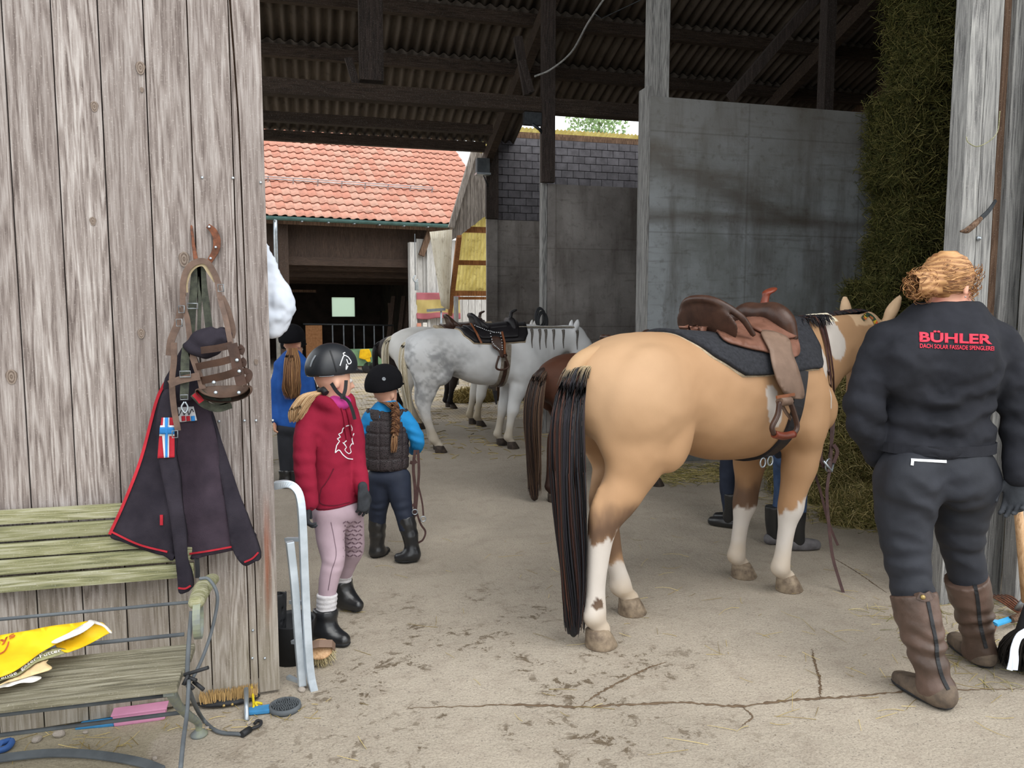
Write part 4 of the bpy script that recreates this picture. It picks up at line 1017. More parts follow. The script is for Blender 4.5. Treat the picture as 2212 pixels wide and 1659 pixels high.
def patch(name, bv, poly, off, th, mat, parent, step=8, smooth=True, curve=True, **kw):
    "a sheet of material lying on a body, outlined as the photo shows it"
    if curve: poly = [tuple(p) for p in crv(poly, 4*len(poly), True)]
    v2, fs = fill2d(poly, step); inv = parent.matrix_world.inverted() if parent is not None else Matrix()
    V = []
    for p in v2:
        l, nn = hit(bv, p.x, p.y)
        if nn.dot(l-Vector(CAM)) > 0: nn = -nn
        V.append(inv @ (l+nn*(off+th)))
    me = bpy.data.meshes.new(name); me.from_pydata(V, [], [tuple(f) for f in fs])
    bm = bmesh.new(); bm.from_mesh(me); bmesh.ops.recalc_face_normals(bm, faces=bm.faces)
    cl = inv @ Vector(CAM)
    if sum((1 if f.normal.dot(cl-f.calc_center_median()) > 0 else -1) for f in bm.faces) < 0: bmesh.ops.reverse_faces(bm, faces=bm.faces)
    bm.to_mesh(me); bm.free()
    for p in me.polygons: p.use_smooth = smooth
    o = link(name, me, mat, parent, **kw); md = o.modifiers.new('thick', 'SOLIDIFY'); md.thickness = th; md.offset = -1
    return o
def mirrored(o):
    me = o.data.copy(); 
    for v in me.vertices: v.co.y = -v.co.y
    me.flip_normals(); c = link(o.name.split('.')[0], me, None, o.parent); md = c.modifiers.new('thick', 'SOLIDIFY'); md.thickness = o.modifiers[0].thickness; md.offset = -1; return c
bkb = bvh_of(bk_body)
plain('pad_felt', '#303136', '#222327', .95, 60, .5, 220)
plain('leather_brown', '#7d5748', '#684637', .5, 14, .15, 160)
plain('leather_fender', '#7d6657', '#6c5749', .55, 10, .15, 160)
plain('leather_dark', '#4a342a', '#382720', .35, 14, .15, 140)
plain('leather_red', '#7a3a2a', '#64301f', .35, 14)
plain('leather_black', '#232124', '#191719', .5, 14, .15, 140)
plain('leather_tan', '#8a5334', '#744428', .55, 14)
plain('fleece_cream', '#b5a48c', '#998971', .95, 60, .5, 200)
def drape(name, horse, body_bv, xl, xr, th0, th1, off, thk, mat, parent, nx=36, nt=40, scale=1.0):
    "blanket over the barrel; xl, xr functions of |angle|"
    Mw = horse.matrix_world; V = []; inv = parent.matrix_world.inverted()
    for j in range(nt):
        th = th0+(th1-th0)*j/(nt-1); a = abs(th)
        for i in range(nx):
            x = xl(a)+(xr(a)-xl(a))*i/(nx-1); o_ = Mw @ trunk(x, th, .5); c = Mw @ Vector((x, 0, 1.08))
            h = body_bv.ray_cast(o_, (c-o_).normalized()); p = h[0] if h[0] is not None else Mw @ trunk(x, th)
            nn = (o_-c).normalized(); V.append(inv @ (p+nn*(off+thk)))
    Fs = [(j*nx+i, j*nx+i+1, (j+1)*nx+i+1, (j+1)*nx+i) for j in range(nt-1) for i in range(nx-1)]
    me = npmesh(name, V, Fs); bm = bmesh.new(); bm.from_mesh(me); bmesh.ops.recalc_face_normals(bm, faces=bm.faces)
    up_ = sum(f.normal.z for f in bm.faces)
    if up_ < 0: bmesh.ops.reverse_faces(bm, faces=bm.faces)
    for _ in range(3): bmesh.ops.smooth_vert(bm, verts=[v for v in bm.verts if not v.is_boundary], factor=.5, use_axis_x=True, use_axis_y=True, use_axis_z=True)
    bm.to_mesh(me); bm.free(); o = link(name, me, mat, parent); md = o.modifiers.new('thick', 'SOLIDIFY'); md.thickness = thk; md.offset = -1; return o
def ip(*kv): 
    xs = [math.radians(k) for k, _ in kv]; ys = [v for _, v in kv]; return lambda a: float(np.interp(a, xs, ys))
T1 = math.radians(69)
pad = empty('saddle_pad', BK.location, BK.rotation_euler.z, label='charcoal felt saddle pad under the brown saddle on the buckskin horse', cat='saddle pad')
bpy.context.view_layer.update()
drape('felt', BK, bkb, ip((0, -.28), (25, -.27), (50, -.17), (62, -.07), (69, .0)), ip((0, .70), (40, .70), (60, .66), (69, .60)), -T1, T1, .0, .022, 'pad_felt', pad)
drape('lining', BK, bkb, ip((0, -.29), (25, -.28), (50, -.19), (62, -.09), (70, -.02)), ip((0, .69), (40, .69), (60, .65), (70, .59)), -T1-.02, T1+.02, -.004, .006, 'fleece_cream', pad)
sad = empty('western_saddle', BK.location, BK.rotation_euler.z, label='brown leather western saddle with horn on the buckskin horse', cat='saddle')
bpy.context.view_layer.update()
sk = patch('skirt', bkb, [(1492,690),(1530,712),(1556,745),(1590,758),(1640,768),(1695,779),(1716,768),(1712,738),(1692,705),(1640,690),(1560,690)], .030, .010, 'leather_brown', sad); mirrored(sk)
fe = patch('fender', bkb, [(1636,735),(1684,745),(1694,775),(1708,820),(1713,858),(1684,858),(1661,832),(1650,800),(1646,770)], .052, .008, 'leather_fender', sad); mirrored(fe)
jk = patch('seat_jockey', bkb, [(1586,700),(1610,690),(1645,688),(1678,702),(1708,738),(1692,746),(1668,747),(1640,738),(1612,722)], .048, .010, 'leather_brown', sad); mirrored(jk)
s = SDF((-.35, -.4, 1.2), (.75, .4, 1.75), .008); R_ = Matrix.Rotation(-.42, 3, 'Y')
s.ell((.02, 0, 1.43), (.020, .195, .125), .01, R_)
s.chain([(.13,-.20,1.39),(.05,-.188,1.475),(-.02,-.10,1.545),(-.035,0,1.562),(-.02,.10,1.545),(.05,.188,1.475),(.13,.20,1.39)], [.014,.018,.020,.020,.020,.018,.014], .01)
sdfobj('cantle', s, 'leather_dark', sad)
s = SDF((-.1, -.4, 1.2), (.75, .4, 1.75), .009)
s.chain([(.08,0,1.40),(.2,0,1.385),(.36,0,1.40)], [.055,.05,.055], .03, ((0, 1, 0), 2.4))
seat = sdfobj('seat', s, 'leather_brown', sad)
s = SDF((.2, -.35, 1.25), (.75, .35, 1.75), .008)
for sg in (-1, 1): s.chain([(.43,0,1.49),(.43,sg*.08,1.495),(.43,sg*.15,1.45),(.45,sg*.18,1.37)], [.046,.054,.054,.035], .03)
sdfobj('swell', s, 'leather_dark', sad)
s = SDF((.35, -.15, 1.45), (.7, .15, 1.75), .005)
s.chain([(.45,0,1.49),(.462,0,1.55),(.475,0,1.59)], [.032,.021,.018], .01); s.ell((.50, 0, 1.607), (.050, .034, .013), .012, Matrix.Rotation(-.35, 3, 'Y'))
sdfobj('horn', s, 'leather_red', sad)
for px, py in ((1589, 712), (1669, 719), (1683, 708)):
    l, nn = hit(bkb, px, py); q = sad.matrix_world.inverted() @ (l+nn*.066); o = MB().lathe([(.0, 0), (.011, .001), (.007, .006), (0, .007)], 10).build('concho', 'galvanised', sad); o.location = q; o.rotation_euler = nn.to_track_quat('Z', 'Y').to_euler()
inv = sad.matrix_world.inverted()
l0, n0 = hit(bkb, 1690, 856)
def nearpt(px, py, o=.075): 
    r = Vector(FW+RT*(px-1106)/F+UP*(829.5-py)/F); t_ = (l0+n0*o-Vector(CAM)).dot(n0)/r.dot(n0); return Vector(CAM)+r*t_
SP = [inv @ nearpt(*p) for p in ((1684,868),(1680,895),(1668,922),(1672,938),(1692,942),(1714,938),(1722,922),(1716,895),(1706,866))]
MB().tube(crv(SP[:4], 14), [.013]*15, 8).build('stirrup', 'leather_dark', sad)
MB().tube(crv(SP[3:6], 10), .019, 8).build('stirrup_tread', 'leather_red', sad)
MB().tube(crv(SP[5:], 14), .013, 8).build('stirrup', 'leather_dark', sad)
MB().tube([SP[0], SP[-1]], .022, 8).build('stirrup_bolt', 'leather_fender', sad)
MB().strap([inv @ nearpt(*p) for p in ((1676,858),(1695,855),(1714,852))], .014, .008, inv.to_3x3() @ n0).build('stirrup_keeper', 'leather_tan', sad)
MB().strap([inv @ nearpt(*p, .05) for p in ((1688,875),(1698,892),(1708,905))], .02, .004, inv.to_3x3() @ n0).build('latigo', 'leather_fender', sad)
# cinch round the girth
ci = empty('cinch', BK.location, BK.rotation_euler.z, label='black cinch strapped round the girth of the buckskin horse', cat='cinch'); bpy.context.view_layer.update()
def around(x, th, off):
    Mw = BK.matrix_world; o_ = Mw @ trunk(x, th, .5); c = Mw @ Vector((x, 0, 1.05)); tr_ = Mw @ trunk(x, th, .012); h = bkb.ray_cast(o_, (c-o_).normalized()); nn = (o_-c).normalized()
    p = h[0] if h[0] is not None and (h[0]-tr_).length < .045 else tr_
    return inv @ (p+nn*off), inv.to_3x3() @ nn
PN = [around(.39-.09*math.cos(math.radians(t_))*-1, math.radians(t_), .002) for t_ in range(64, 297, 6)]
MB().strap([p for p, _ in PN], .085, .014, [n_ for _, n_ in PN]).build('band', 'leather_black', ci)
for k in (-.03, .03):
    p, n_ = around(.31+k, math.radians(152), .016); MB().tube([p+Vector((math.cos(a)*.02, 0, math.sin(a)*.024-.024)) for a in [2*math.pi*j/14 for j in range(14)]], .0045, 6, closed=True).build('ring', 'galvanised', ci)
# bridle and reins slung over the neck
rn = empty('hanging_bridle', BK.location, BK.rotation_euler.z, label='brown reins and bridle slung over the neck of the buckskin horse, hanging to the floor', cat='bridle'); bpy.context.view_layer.update()
plain('leather_rein', '#4a3330', '#3a2624', .5, 20)
def rein(px_on, px_free, d0, d1, wd=.016):
    P = []; N = []
    for p in crv(px_on, 10):
        l, nn = hit(bkb, *p); P.append(inv @ (l+nn*.008)); N.append(inv.to_3x3() @ nn)
    fr_ = crv(px_free, 24); tv = Vector(CAM)-BK.location; tv.z = 0; tv = inv.to_3x3() @ tv.normalized()
    for i, p in enumerate(fr_): P.append(inv @ at(p[0], p[1], d=d0+(d1-d0)*i/(len(fr_)-1))); N.append(tv)
    return MB().strap(P, wd, .006, N).build('rein', 'leather_rein', rn)
rein([(1766,692),(1772,715),(1780,745),(1787,790),(1791,830)], [(1795,870),(1796,930),(1794,1000),(1786,1060),(1790,1130),(1798,1200),(1812,1250),(1823,1285)], 4.33, 4.12)
rein([(1772,690),(1781,720),(1790,765),(1796,810)], [(1800,860),(1800,920),(1793,980),(1790,1020)], 4.36, 4.25)
rein([(1786,800)], [(1788,850),(1778,950),(1758,1005),(1772,1060),(1787,1120),(1800,1155),(1810,1178)], 4.36, 4.3, .014)
for pp in ([(1775,955),(1772,985),(1780,1010)], [(1800,960),(1808,975),(1800,1000)]):
    MB().strap([inv @ at(*p, d=4.27) for p in crv(pp, 8)], .02, .006, inv.to_3x3() @ Vector((-.2, -1, 0))).build('cheek_strap', 'leather_rein', rn)
bc = inv @ at(1790, 1005, d=4.27)
MB().tube([bc+Vector((math.cos(a)*.03, 0, math.sin(a)*.035)) for a in [2*math.pi*j/16 for j in range(16)]], .005, 6, closed=True).build('bit_ring', 'galvanised', rn)
MB().tube([bc+Vector((-.05, 0, .03)), bc+Vector((.0, -.02, -.03)), bc+Vector((.05, 0, .03))], .007, 6).build('bit', 'galvanised', rn)
# patterned halter crown behind the ears
hl = empty('halter', BK.location, BK.rotation_euler.z, label='dark green halter with yellow and red pattern behind the ears of the buckskin horse', cat='halter'); bpy.context.view_layer.update()
t = NT('halter_web'); co = t.coord(); wv = t.n('TexVoronoi'); wv.inputs['Scale'].default_value = 45; t.l(co, wv.inputs['Vector'])
t.done(t.ramp(t.xyz(wv.outputs['Color'])[0], [(.0, S('#1f2b22')), (.55, S('#2d4a33')), (.62, S('#c9a227')), (.8, S('#3f7a4a')), (.92, S('#c0562e'))]), .8)
P = []; N = []
for p in crv([(1862,690),(1874,681),(1886,692),(1893,708),(1898,728),(1894,750)], 16):
    l, nn = hit(bkb, *p); P.append(inv @ (l+nn*.006)); N.append(inv.to_3x3() @ nn)
MB().strap(P, .028, .006, N).build('crown_strap', 'halter_web', hl)
# ------------------------------------------------------------------ more horses
def flatcol(base, dark=None, mott=0, legs=None, seed=1, pale=None):
    b_ = np.array(S(base)); d_ = np.array(S(dark)) if dark else b_*.6; l_ = np.array(S(legs)) if legs else None
    def f(V):
        x, y, z = V.T; n = fbm(V, 5, 3, seed); n2 = fbm(V, 26, 3, seed+3); c = np.repeat(b_[None], len(V), 0)
        m = sstep(-x, -.1, .55)*sstep(z, .3, .7)*sstep(1.38-z, 0, .25) if mott else np.zeros(len(V))
        c = lerpc(c, np.repeat(d_[None], len(V), 0), mott*np.clip(m*(.35+n+n2*.8), 0, 1)+.25*np.clip(n, 0, 1)*(1 if dark else .3))
        if l_ is not None: c = lerpc(c, np.repeat(l_[None], len(V), 0), sstep(.55-z+n*.08, 0, .35)*.85)
        return c
    return f
def mod(L, f): return {k: [(*f(k, *p[:3]), p[3]) for p in v] for k, v in L.items()}
NK = [(.56,0,1.13,.29),(.80,0,1.18,.25),(1.0,0,1.235,.19),(1.16,0,1.28,.15),(1.28,.0,1.30,.12)]
HD = [(1.27,0,1.30,.11),(1.40,.0,1.16,.105),(1.52,0,.96,.08),(1.58,0,.84,.07)]
EARS = (((1.25,.07,1.37),(1.27,.09,1.50)), ((1.25,-.07,1.37),(1.27,-.09,1.50)))
def spread(k, x, y, z):   # legs a little under the body
    t_ = max(0, .9-z)/.9
    return (x+t_*(.30 if k == 'hr' else -.02) if k[0] == 'h' else x-.15*t_, y, z)
GL = {'hr': [(-.50,-.13,1.05,.20),(-.55,-.145,.90,.165),(-.575,-.135,.77,.125),(-.59,-.125,.68,.096),(-.605,-.115,.575,.083),(-.60,-.112,.50,.066),(-.578,-.11,.40,.054),(-.535,-.108,.27,.047),(-.495,-.107,.165,.052),(-.462,-.107,.105,.042),(-.435,-.107,.075,.05)]}
GL['hl'] = [(x+.03, -y, z, r) for x, y, z, r in GL['hr']]
GL['fr'] = [(.58,-.13,.98,.17),(.54,-.15,.82,.135),(.495,-.142,.69,.102),(.458,-.136,.56,.08),(.435,-.134,.45,.07),(.415,-.133,.36,.052),(.398,-.133,.25,.046),(.386,-.133,.15,.05),(.405,-.133,.095,.038),(.425,-.133,.07,.045)]
GL['fl'] = [(x-.05*(1-z) if z < .9 else x, -y, z, r) for x, y, z, r in GL['fr']]
def horse(loc, rz, sc, label, colf, legs, tailpal, dock, hoofm='hoof_dark', h=.017, neck=NK, head=HD, tailpath=None, tailw=None, tn=420, manepal=None, seed=5, hgroup=None):
    r = empty('horse', loc, rz, label=label, cat='horse'); r.scale = (sc, sc, sc)
    b = horse_body(r, colf, legs, neck, head, EARS, None, h)
    for k in ('hr', 'hl', 'fr', 'fl'): p = legs[k][-1]; hoof(r, p[0]+.012, p[1], hoofm, 1.0)
    tail(r, tailpath or [(-.75,0,1.27),(-.83,0,1.22),(-.87,0,1.08),(-.87,0,.85),(-.86,0,.6),(-.85,0,.32)], tailw or [.04,.06,.07,.07,.06,.04], tn, tailpal, dock, seed, r=.004, tuft=False)
    if manepal: mane(r, [(.60,0,1.40),(.80,0,1.425),(1.0,0,1.42),(1.16,0,1.425),(1.28,0,1.41)], 1 if seed % 2 else -1, 260, .2, manepal, seed)
    return r, b
WHT = ['#d6cdb8', '#c9bda2', '#e0dacb', '#b8aa8c', '#cfc4ac']
gy, gy_b = horse((1.75, 8.15, 0), math.radians(4), .94, 'dappled grey horse with braided mane and black western saddle, side on', flatcol('#d4d5d6', '#8d8e90', .7, '#b5a996', 2), GL, WHT, '#cfc8b8',
    tailpath=[(-.74,0,1.27),(-.80,-.02,1.22),(-.83,-.03,1.05),(-.81,-.03,.8),(-.78,-.03,.55),(-.765,-.03,.28)], tailw=[.035,.05,.06,.065,.055,.035], seed=7)
wt, wt_b = horse((1.78, 9.85, 0), math.radians(2), .93, 'white horse standing behind the grey horse, mostly hidden', flatcol('#dcdad6', '#bdb8ae', 0, '#a8987c', 4), GL, WHT, '#d6cdb8', seed=9, manepal=WHT)
dk, dk_b = horse((1.72, 11.75, 0), math.radians(2), .82, 'dark brown pony furthest back in the row, only rump and legs showing', flatcol('#2e2523', '#171316', .2, '#141214', 6), LEGS, BLK, '#201a1a', seed=12, manepal=BLK)
BRN = ['#2a1d18', '#3a281f', '#4b3427', '#241a18', '#5d4634', '#6d5846']
br, br_b = horse((2.42, 5.95, 0), math.radians(17), .83, 'brown pony with long brown tail half hidden by the buckskin horse', flatcol('#4a2c1e', '#2b1a14', .3, '#2a1c18', 8), LEGS, BRN, '#3a2419', seed=13, manepal=BRN,
    tailpath=[(-.75,0,1.26),(-.84,-.02,1.2),(-.90,-.03,1.0),(-.92,-.03,.75),(-.915,-.03,.45),(-.90,-.03,.05)], tailw=[.05,.085,.105,.105,.095,.065], tn=700)
bpy.context.view_layer.update()
# braids on the grey's mane
def local_hit(bv, px, py, root): l, n_ = hit(bv, px, py); i_ = root.matrix_world.inverted(); return i_ @ l, (i_.to_3x3() @ n_).normalized()
gyb = bvh_of(gy_b)
P = [local_hit(gyb, p, 712, gy)[0]+Vector((0, 0, .03)) for p in range(1118, 1250, 6)]
MB().tube(P, .011, 6).build('mane_roll', plain('mane_grey', '#8f897e', '#6e675c', .8, 60), gy)
plain('mane_braid_dark', '#4d4a47', '#6b655e', .8, 70)
for i, px in enumerate((1148, 1165, 1178, 1195, 1216, 1246)):
    a = [local_hit(gyb, px+o_, y_, gy) for o_, y_ in ((0, 713), (1, 722), (0, 738), (1, 752+3*(i % 2)))]
    MB().tube(crv([p+n_*.008 for p, n_ in a], 12), [.020-.0014*j for j in range(13)], 6).build('mane_braid', 'mane_braid_dark', gy)
# ------------------------------------------------------------------ simple western saddles for the others
def small_saddle(hrs, body, label, leather, padm, detail=False):
    r = empty('western_saddle', hrs.location, hrs.rotation_euler.z, label=label, cat='saddle'); r.scale = hrs.scale; bpy.context.view_layer.update(); bv = bvh_of(body)
    drape('saddle_blanket', hrs, bv, ip((0, -.2), (40, -.16), (60, -.06)), ip((0, .62), (40, .60), (60, .54)), -math.radians(60), math.radians(60), 0, .03, padm, r, 24, 26)
    drape('blanket_edge', hrs, bv, ip((0, -.215), (40, -.175), (62, -.07)), ip((0, .61), (40, .59), (62, .55)), -math.radians(62), math.radians(62), -.002, .012, 'fleece_cream', r, 24, 26)
    drape('skirt', hrs, bv, ip((0, -.12), (30, -.08), (50, .02)), ip((0, .52), (30, .50), (52, .46)), -math.radians(52), math.radians(52), .03, .02, leather, r, 24, 26)
    s = SDF((-.35, -.4, 1.2), (.75, .4, 1.75), .013); R_ = Matrix.Rotation(-.42, 3, 'Y')
    s.ell((.03, 0, 1.43), (.035, .18, .12), .02, R_); s.chain([(.12,-.18,1.41),(-.02,-.08,1.54),(-.03,0,1.55),(-.02,.08,1.54),(.12,.18,1.41)], [.018,.026,.026,.026,.018], .02)
    s.chain([(.06,0,1.41),(.2,0,1.40),(.36,0,1.42)], [.06,.062,.06], .04, ((0, 1, 0), 2.4)); sdfobj('seat', s, leather, r)
    s = SDF((.2, -.35, 1.25), (.75, .35, 1.75), .012)
    for sg in (-1, 1): s.chain([(.43,0,1.47),(.44,sg*.08,1.48),(.45,sg*.15,1.40)], [.042,.046,.035], .03)
    sdfobj('swell', s, leather, r)
    s = SDF((.35, -.15, 1.42), (.7, .15, 1.75), .009); s.chain([(.44,0,1.48),(.455,0,1.54),(.465,0,1.58)], [.03,.022,.02], .01); s.ell((.49, 0, 1.60), (.05, .036, .016), .012, Matrix.Rotation(-.35, 3, 'Y')); sdfobj('horn', s, leather, r)
    return r, bv
sg_, sgb = small_saddle(gy, gy_b, 'black and brown western saddle with white studs on the grey horse', 'leather_black', 'leather_black')
fe = patch('fender', gyb, [(1060,735),(1082,738),(1084,752),(1088,762),(1090,770),(1078,772),(1072,760),(1060,752)], .06, .01, 'leather_dark', sg_, 4)
l0, n0 = hit(gyb, 1083, 770); inv = sg_.matrix_world.inverted()
SP = [inv @ nearpt(*p, .09) for p in ((1078,769),(1072,790),(1074,797),(1084,799),(1096,795),(1098,788),(1090,766))]
MB().tube(crv(SP, 30), .012, 6).build('stirrup', 'leather_dark', sg_)
MB().strap([inv @ nearpt(*p, .075) for p in ((1084,716),(1090,740),(1090,765))], .022, .006, inv.to_3x3() @ n0).build('tie_strap', 'leather_tan', sg_)
MB().strap([inv @ hit(gyb, *p)[0]+inv.to_3x3() @ hit(gyb, *p)[1]*.07 for p in ((1016,712),(1026,730),(1036,746))], .022, .006, inv.to_3x3() @ n0).build('tie_strap', 'leather_tan', sg_)
STUD = MB().lathe([(0, 0), (.008, .001), (.005, .006), (0, .007)], 6).mesh('stud'); STUD.materials.append(plain('stud_white', '#dfe2e6', None, .4))
for p in crv([(1022,717),(1036,722),(1052,726),(1066,728),(1082,728)], 15)+crv([(1056,730),(1060,745),(1066,752),(1074,757)], 8)+crv([(1078,730),(1080,745),(1080,757)], 6):
    l, n_ = hit(gyb, *p); o = link('stud', STUD, None, sg_); o.location = inv @ (l+n_*.075); o.rotation_euler = (inv.to_3x3() @ n_).to_track_quat('Z', 'Y').to_euler()
Mw = gy.matrix_world
PN = []
for t_ in range(60, 200, 8):
    x = .30+.03*math.cos(math.radians(t_)); o_ = Mw @ trunk(x, math.radians(t_), .5); c = Mw @ Vector((x, 0, 1.05)); h_ = gyb.ray_cast(o_, (c-o_).normalized()); nn = (o_-c).normalized(); PN.append((inv @ (h_[0]+nn*.004), inv.to_3x3() @ nn))
MB().strap([p for p, _ in PN], .11, .016, [n_ for _, n_ in PN]).build('cinch', plain('cinch_wool', '#8d8478', '#766d62', .95, 40), sg_)
MB().strap([p+n_*.016 for p, n_ in PN[4:14]], .045, .008, [n_ for _, n_ in PN[4:14]]).build('latigo', 'leather_dark', sg_)
MB().strap([inv @ nearpt(*p, .05) for p in ((1069,844),(1070,858),(1072,874))], [.05, .04, .012], .006, inv.to_3x3() @ n0).build('latigo_end', 'leather_black', sg_)
small_saddle(wt, wt_b, 'dark saddle with high cantle on the white horse behind the grey', 'leather_dark', 'fleece_cream')
small_saddle(br, br_b, 'dark saddle on the half hidden brown pony', 'leather_dark', 'pad_felt')
# ================================================================== PEOPLE
def W(px, py, d): return np.array(at(px, py, d=d))
class Fig:
    def __init__(s, loc, label, res=.010):
        s.root = empty('person', loc, label=label, cat='person'); s.o = np.array([*loc, 0.] if len(loc) == 2 else loc, float); s.res = res
    def sdf(s, pts, m=.16, res=None):
        P = np.array(pts)-s.o; return SDF(P.min(0)-m, P.max(0)+m, res or s.res)
    def p(s, *a): return W(*a)-s.o
    def L(s, lst): return [s.p(*q[:3]) for q in lst], [q[3] for q in lst]
    def put(s, name, sd, mat, colf=None, disp=None, it=1, parent=None, **kw): return sdfobj(name, sd, mat, parent or s.root, colf, disp, it, **kw)
def frame(yaw, pitch=0, roll=0):
    "columns right, forward, up; yaw measured from the camera's view direction, positive to the right"
    f = np.array([math.sin(YAW+yaw)*math.cos(pitch), math.cos(YAW+yaw)*math.cos(pitch), math.sin(pitch)]); r = np.array([math.cos(YAW+yaw), -math.sin(YAW+yaw), 0]); u = np.cross(r, f)
    if roll: r, u = r*math.cos(roll)+u*math.sin(roll), u*math.cos(roll)-r*math.sin(roll)
    return np.stack([r, f, u], 1)
def head_sdf(s, c, R, hs=1.0):
    g = lambda r, f, u: c+R@np.array([r, f, u])*hs
    s.ell(g(0, -.005, .02), np.array([.074, .092, .092])*hs, .02, R); s.ell(g(0, .035, -.045), np.array([.056, .058, .070])*hs, .03, R)
    s.ell(g(0, .075, -.100), np.array([.026, .020, .018])*hs, .03, R); s.chain([g(0, .092, .0), g(0, .112, -.035), g(0, .100, -.046)], [.009*hs, .013*hs, .012*hs], .012)
    for q in (-1, 1):
        s.ell(g(q*.075, -.012, -.025), np.array([.010, .018, .030])*hs, .008, R); s.ell(g(q*.030, .096, -.006), np.array([.018, .012, .011])*hs, .012, R, sub=True)
    s.ell(g(0, .090, -.072), np.array([.024, .012, .006])*hs, .008, R); s.ell(g(0, .088, -.083), np.array([.020, .012, .006])*hs, .008, R)
def face_parts(fig, c, R, hs=1.0, iris='#3b2a20'):
    b = MB()
    for q in (-1, 1):
        p = c+R@np.array([q*.030, .082, -.006])*hs; e = MB(); e.lathe([(0, -.012), (.008, -.009), (.012, 0), (.008, .009), (0, .012)], 12, tuple(p)); e.build('eye', plain('eye_white', '#d8d4cf', None, .3), fig.root)
def skin_col(base='#d8a98c', blush='#c97f6c'):
    b_ = np.array(S(base)); r_ = np.array(S(blush))
    def f(V): n = fbm(V, 18, 2, 2); return lerpc(np.repeat(b_[None], len(V), 0), np.repeat(r_[None], len(V), 0), np.clip(.3+n*.5, 0, 1))
    return f
def hand(fig, name, wrist, d, n_, sc, mat, curl=.5, side=1, parent=None, colf=None):
    "wrist point, finger direction, back-of-hand normal; side = +1 thumb towards d x n"
    wrist = np.array(wrist); d = np.array(d, float); d /= np.linalg.norm(d); n_ = np.array(n_, float); n_ -= d*(n_@d); n_ /= np.linalg.norm(n_); t_ = np.cross(d, n_)*side
    s = SDF(wrist-.17*sc, wrist+.17*sc, .005*max(sc, .8)); g = lambda a, b, c: wrist+(d*a+t_*b+n_*c)*sc
    s.chain([g(-.03, 0, 0), g(.01, 0, 0)], [.030*sc, .029*sc], .01, (n_, .75)); s.chain([g(.02, 0, 0), g(.05, 0, .002), g(.085, -.002, 0)], [.034*sc, .040*sc, .040*sc], .015, (n_, .42))
    for i, (b0, ln) in enumerate(((.030, .070), (.010, .080), (-.011, .075), (-.031, .058))):
        a0 = .088-.006*abs(i-1.2); cu = curl*(1+.15*i); x, z = a0, 0.0; P = [g(a0-.02, b0*.95, 0), g(a0, b0, 0)]; an = 0
        for q in (.45, .32, .25): an += cu*.55; x += ln*q*math.cos(an); z -= ln*q*math.sin(an); P.append(g(x, b0*1.05, z))
        s.chain(P, [.0095*sc, .0098*sc, .0092*sc, .0085*sc, .0074*sc], .004, curve=False)
    s.chain([g(.02, .028, -.004), g(.045, .046, -.016), g(.072, .054, -.026), g(.092, .052, -.034)], [.014*sc, .013*sc, .011*sc, .009*sc], .012)
    return fig.put(name, s, mat, colf, None, 1, parent)
def folds(fig, centres, amp=.006, freq=60, base=.0015):
    "cloth folds: ripples across the limb near the given points"
    C_ = [(np.array(c)-0, np.array(a)/np.linalg.norm(a), w_) for c, a, w_ in centres]
    def f(V):
        d = base*fbm(V, 14, 3, 4)
        for c, a, w_ in C_:
            q = V-c; m = np.exp(-(q**2).sum(1)/(w_*w_)); ph = (q@a)*freq+1.6*vnoise(V, 11, 3)+.8*vnoise(V, 25, 9); d = d+amp*m*np.sin(ph)
        return d
    return f
def shoe_boot(fig, name, shaft, foot, mat, sole=None, parent=None, solemat='black_rubber'):
    P1, r1 = fig.L(shaft); P2, r2 = fig.L(foot); s = SDF(np.min(P1+P2, 0)-.12, np.max(P1+P2, 0)+.12, .007)
    s.chain(P1, r1, .03); s.chain(P2, r2, .04); ax = P2[-1]-P2[0]; ax[2] = 0; ax /= np.linalg.norm(ax); s.cut((0, 0, .012), (0, 0, -1)); s.cut(P1[0], (P1[0]-P1[1]))
    o = fig.put(name, s, mat, None, (lambda V: .002*fbm(V, 22, 3, 3)+(.006 if 'chap' in name else .002)*np.exp(-((V[:, 2]-.20)/.085)**2)*np.sin(V[:, 2]*95+5*vnoise(V, 9, 2))), 1, parent)
    s = SDF(np.min(P2, 0)-.12, np.max(P2, 0)+.12, .008); s.chain(P2, [r*1.04+.002 for r in r2], .02); s.cut((0, 0, .022), (0, 0, 1)); s.cut((0, 0, .002), (0, 0, -1)); fig.put('sole', s, solemat, None, None, 1, o)
    return o
plain('knit_black', '#26272d', '#1d1e23', .9, 6, .25, 320, spec=.2)
plain('breeches_black', '#2a2c33', '#212329', .75, 6, .2, 300, spec=.3)
plain('glove_dark', '#3a3d42', '#2b2d31', .9, 20, .3, 240)
plain('chaps_brown', '#5f4c43', '#45372f', .42, 7, .3, 60)
plain('boot_muddy', '#6a5c4e', '#4a4038', .8, 16, .4, 80)
plain('boot_black', '#1d1e21', '#2b2a29', .28, 5, .2, 40, spec=.5)
plain('hoodie_red', '#8c1f36', '#7d1a30', .9, 6, .3, 300, spec=.15)
plain('legging_mauve', '#a8939c', '#9a868f', .75, 6, .1, 300)
plain('sock_white', '#c9c6c8', '#b5b2b5', .9, 40, .4, 200)
plain('helmet_black', '#24272c', '#1e2025', .42, 4, .04, 200, spec=.5)
plain('helmet_velvet', '#17171a', '#121215', .95, 8, .2, 240, spec=.1)
plain('fleece_blue', '#1f86c4', '#1a76b0', .85, 8, .2, 260)
plain('jacket_blue', '#2358a8', '#1c4a92', .8, 8, .2, 260)
plain('navy_breeches', '#262d3d', '#1e2433', .7, 8, .15, 260)
plain('jeans', '#3f5374', '#324460', .85, 20, .3, 260)
plain('zip_white', '#dfe1e4', '#cfd2d6', .4)
plain('pink_shirt', '#c43f8f', '#b03580', .8)
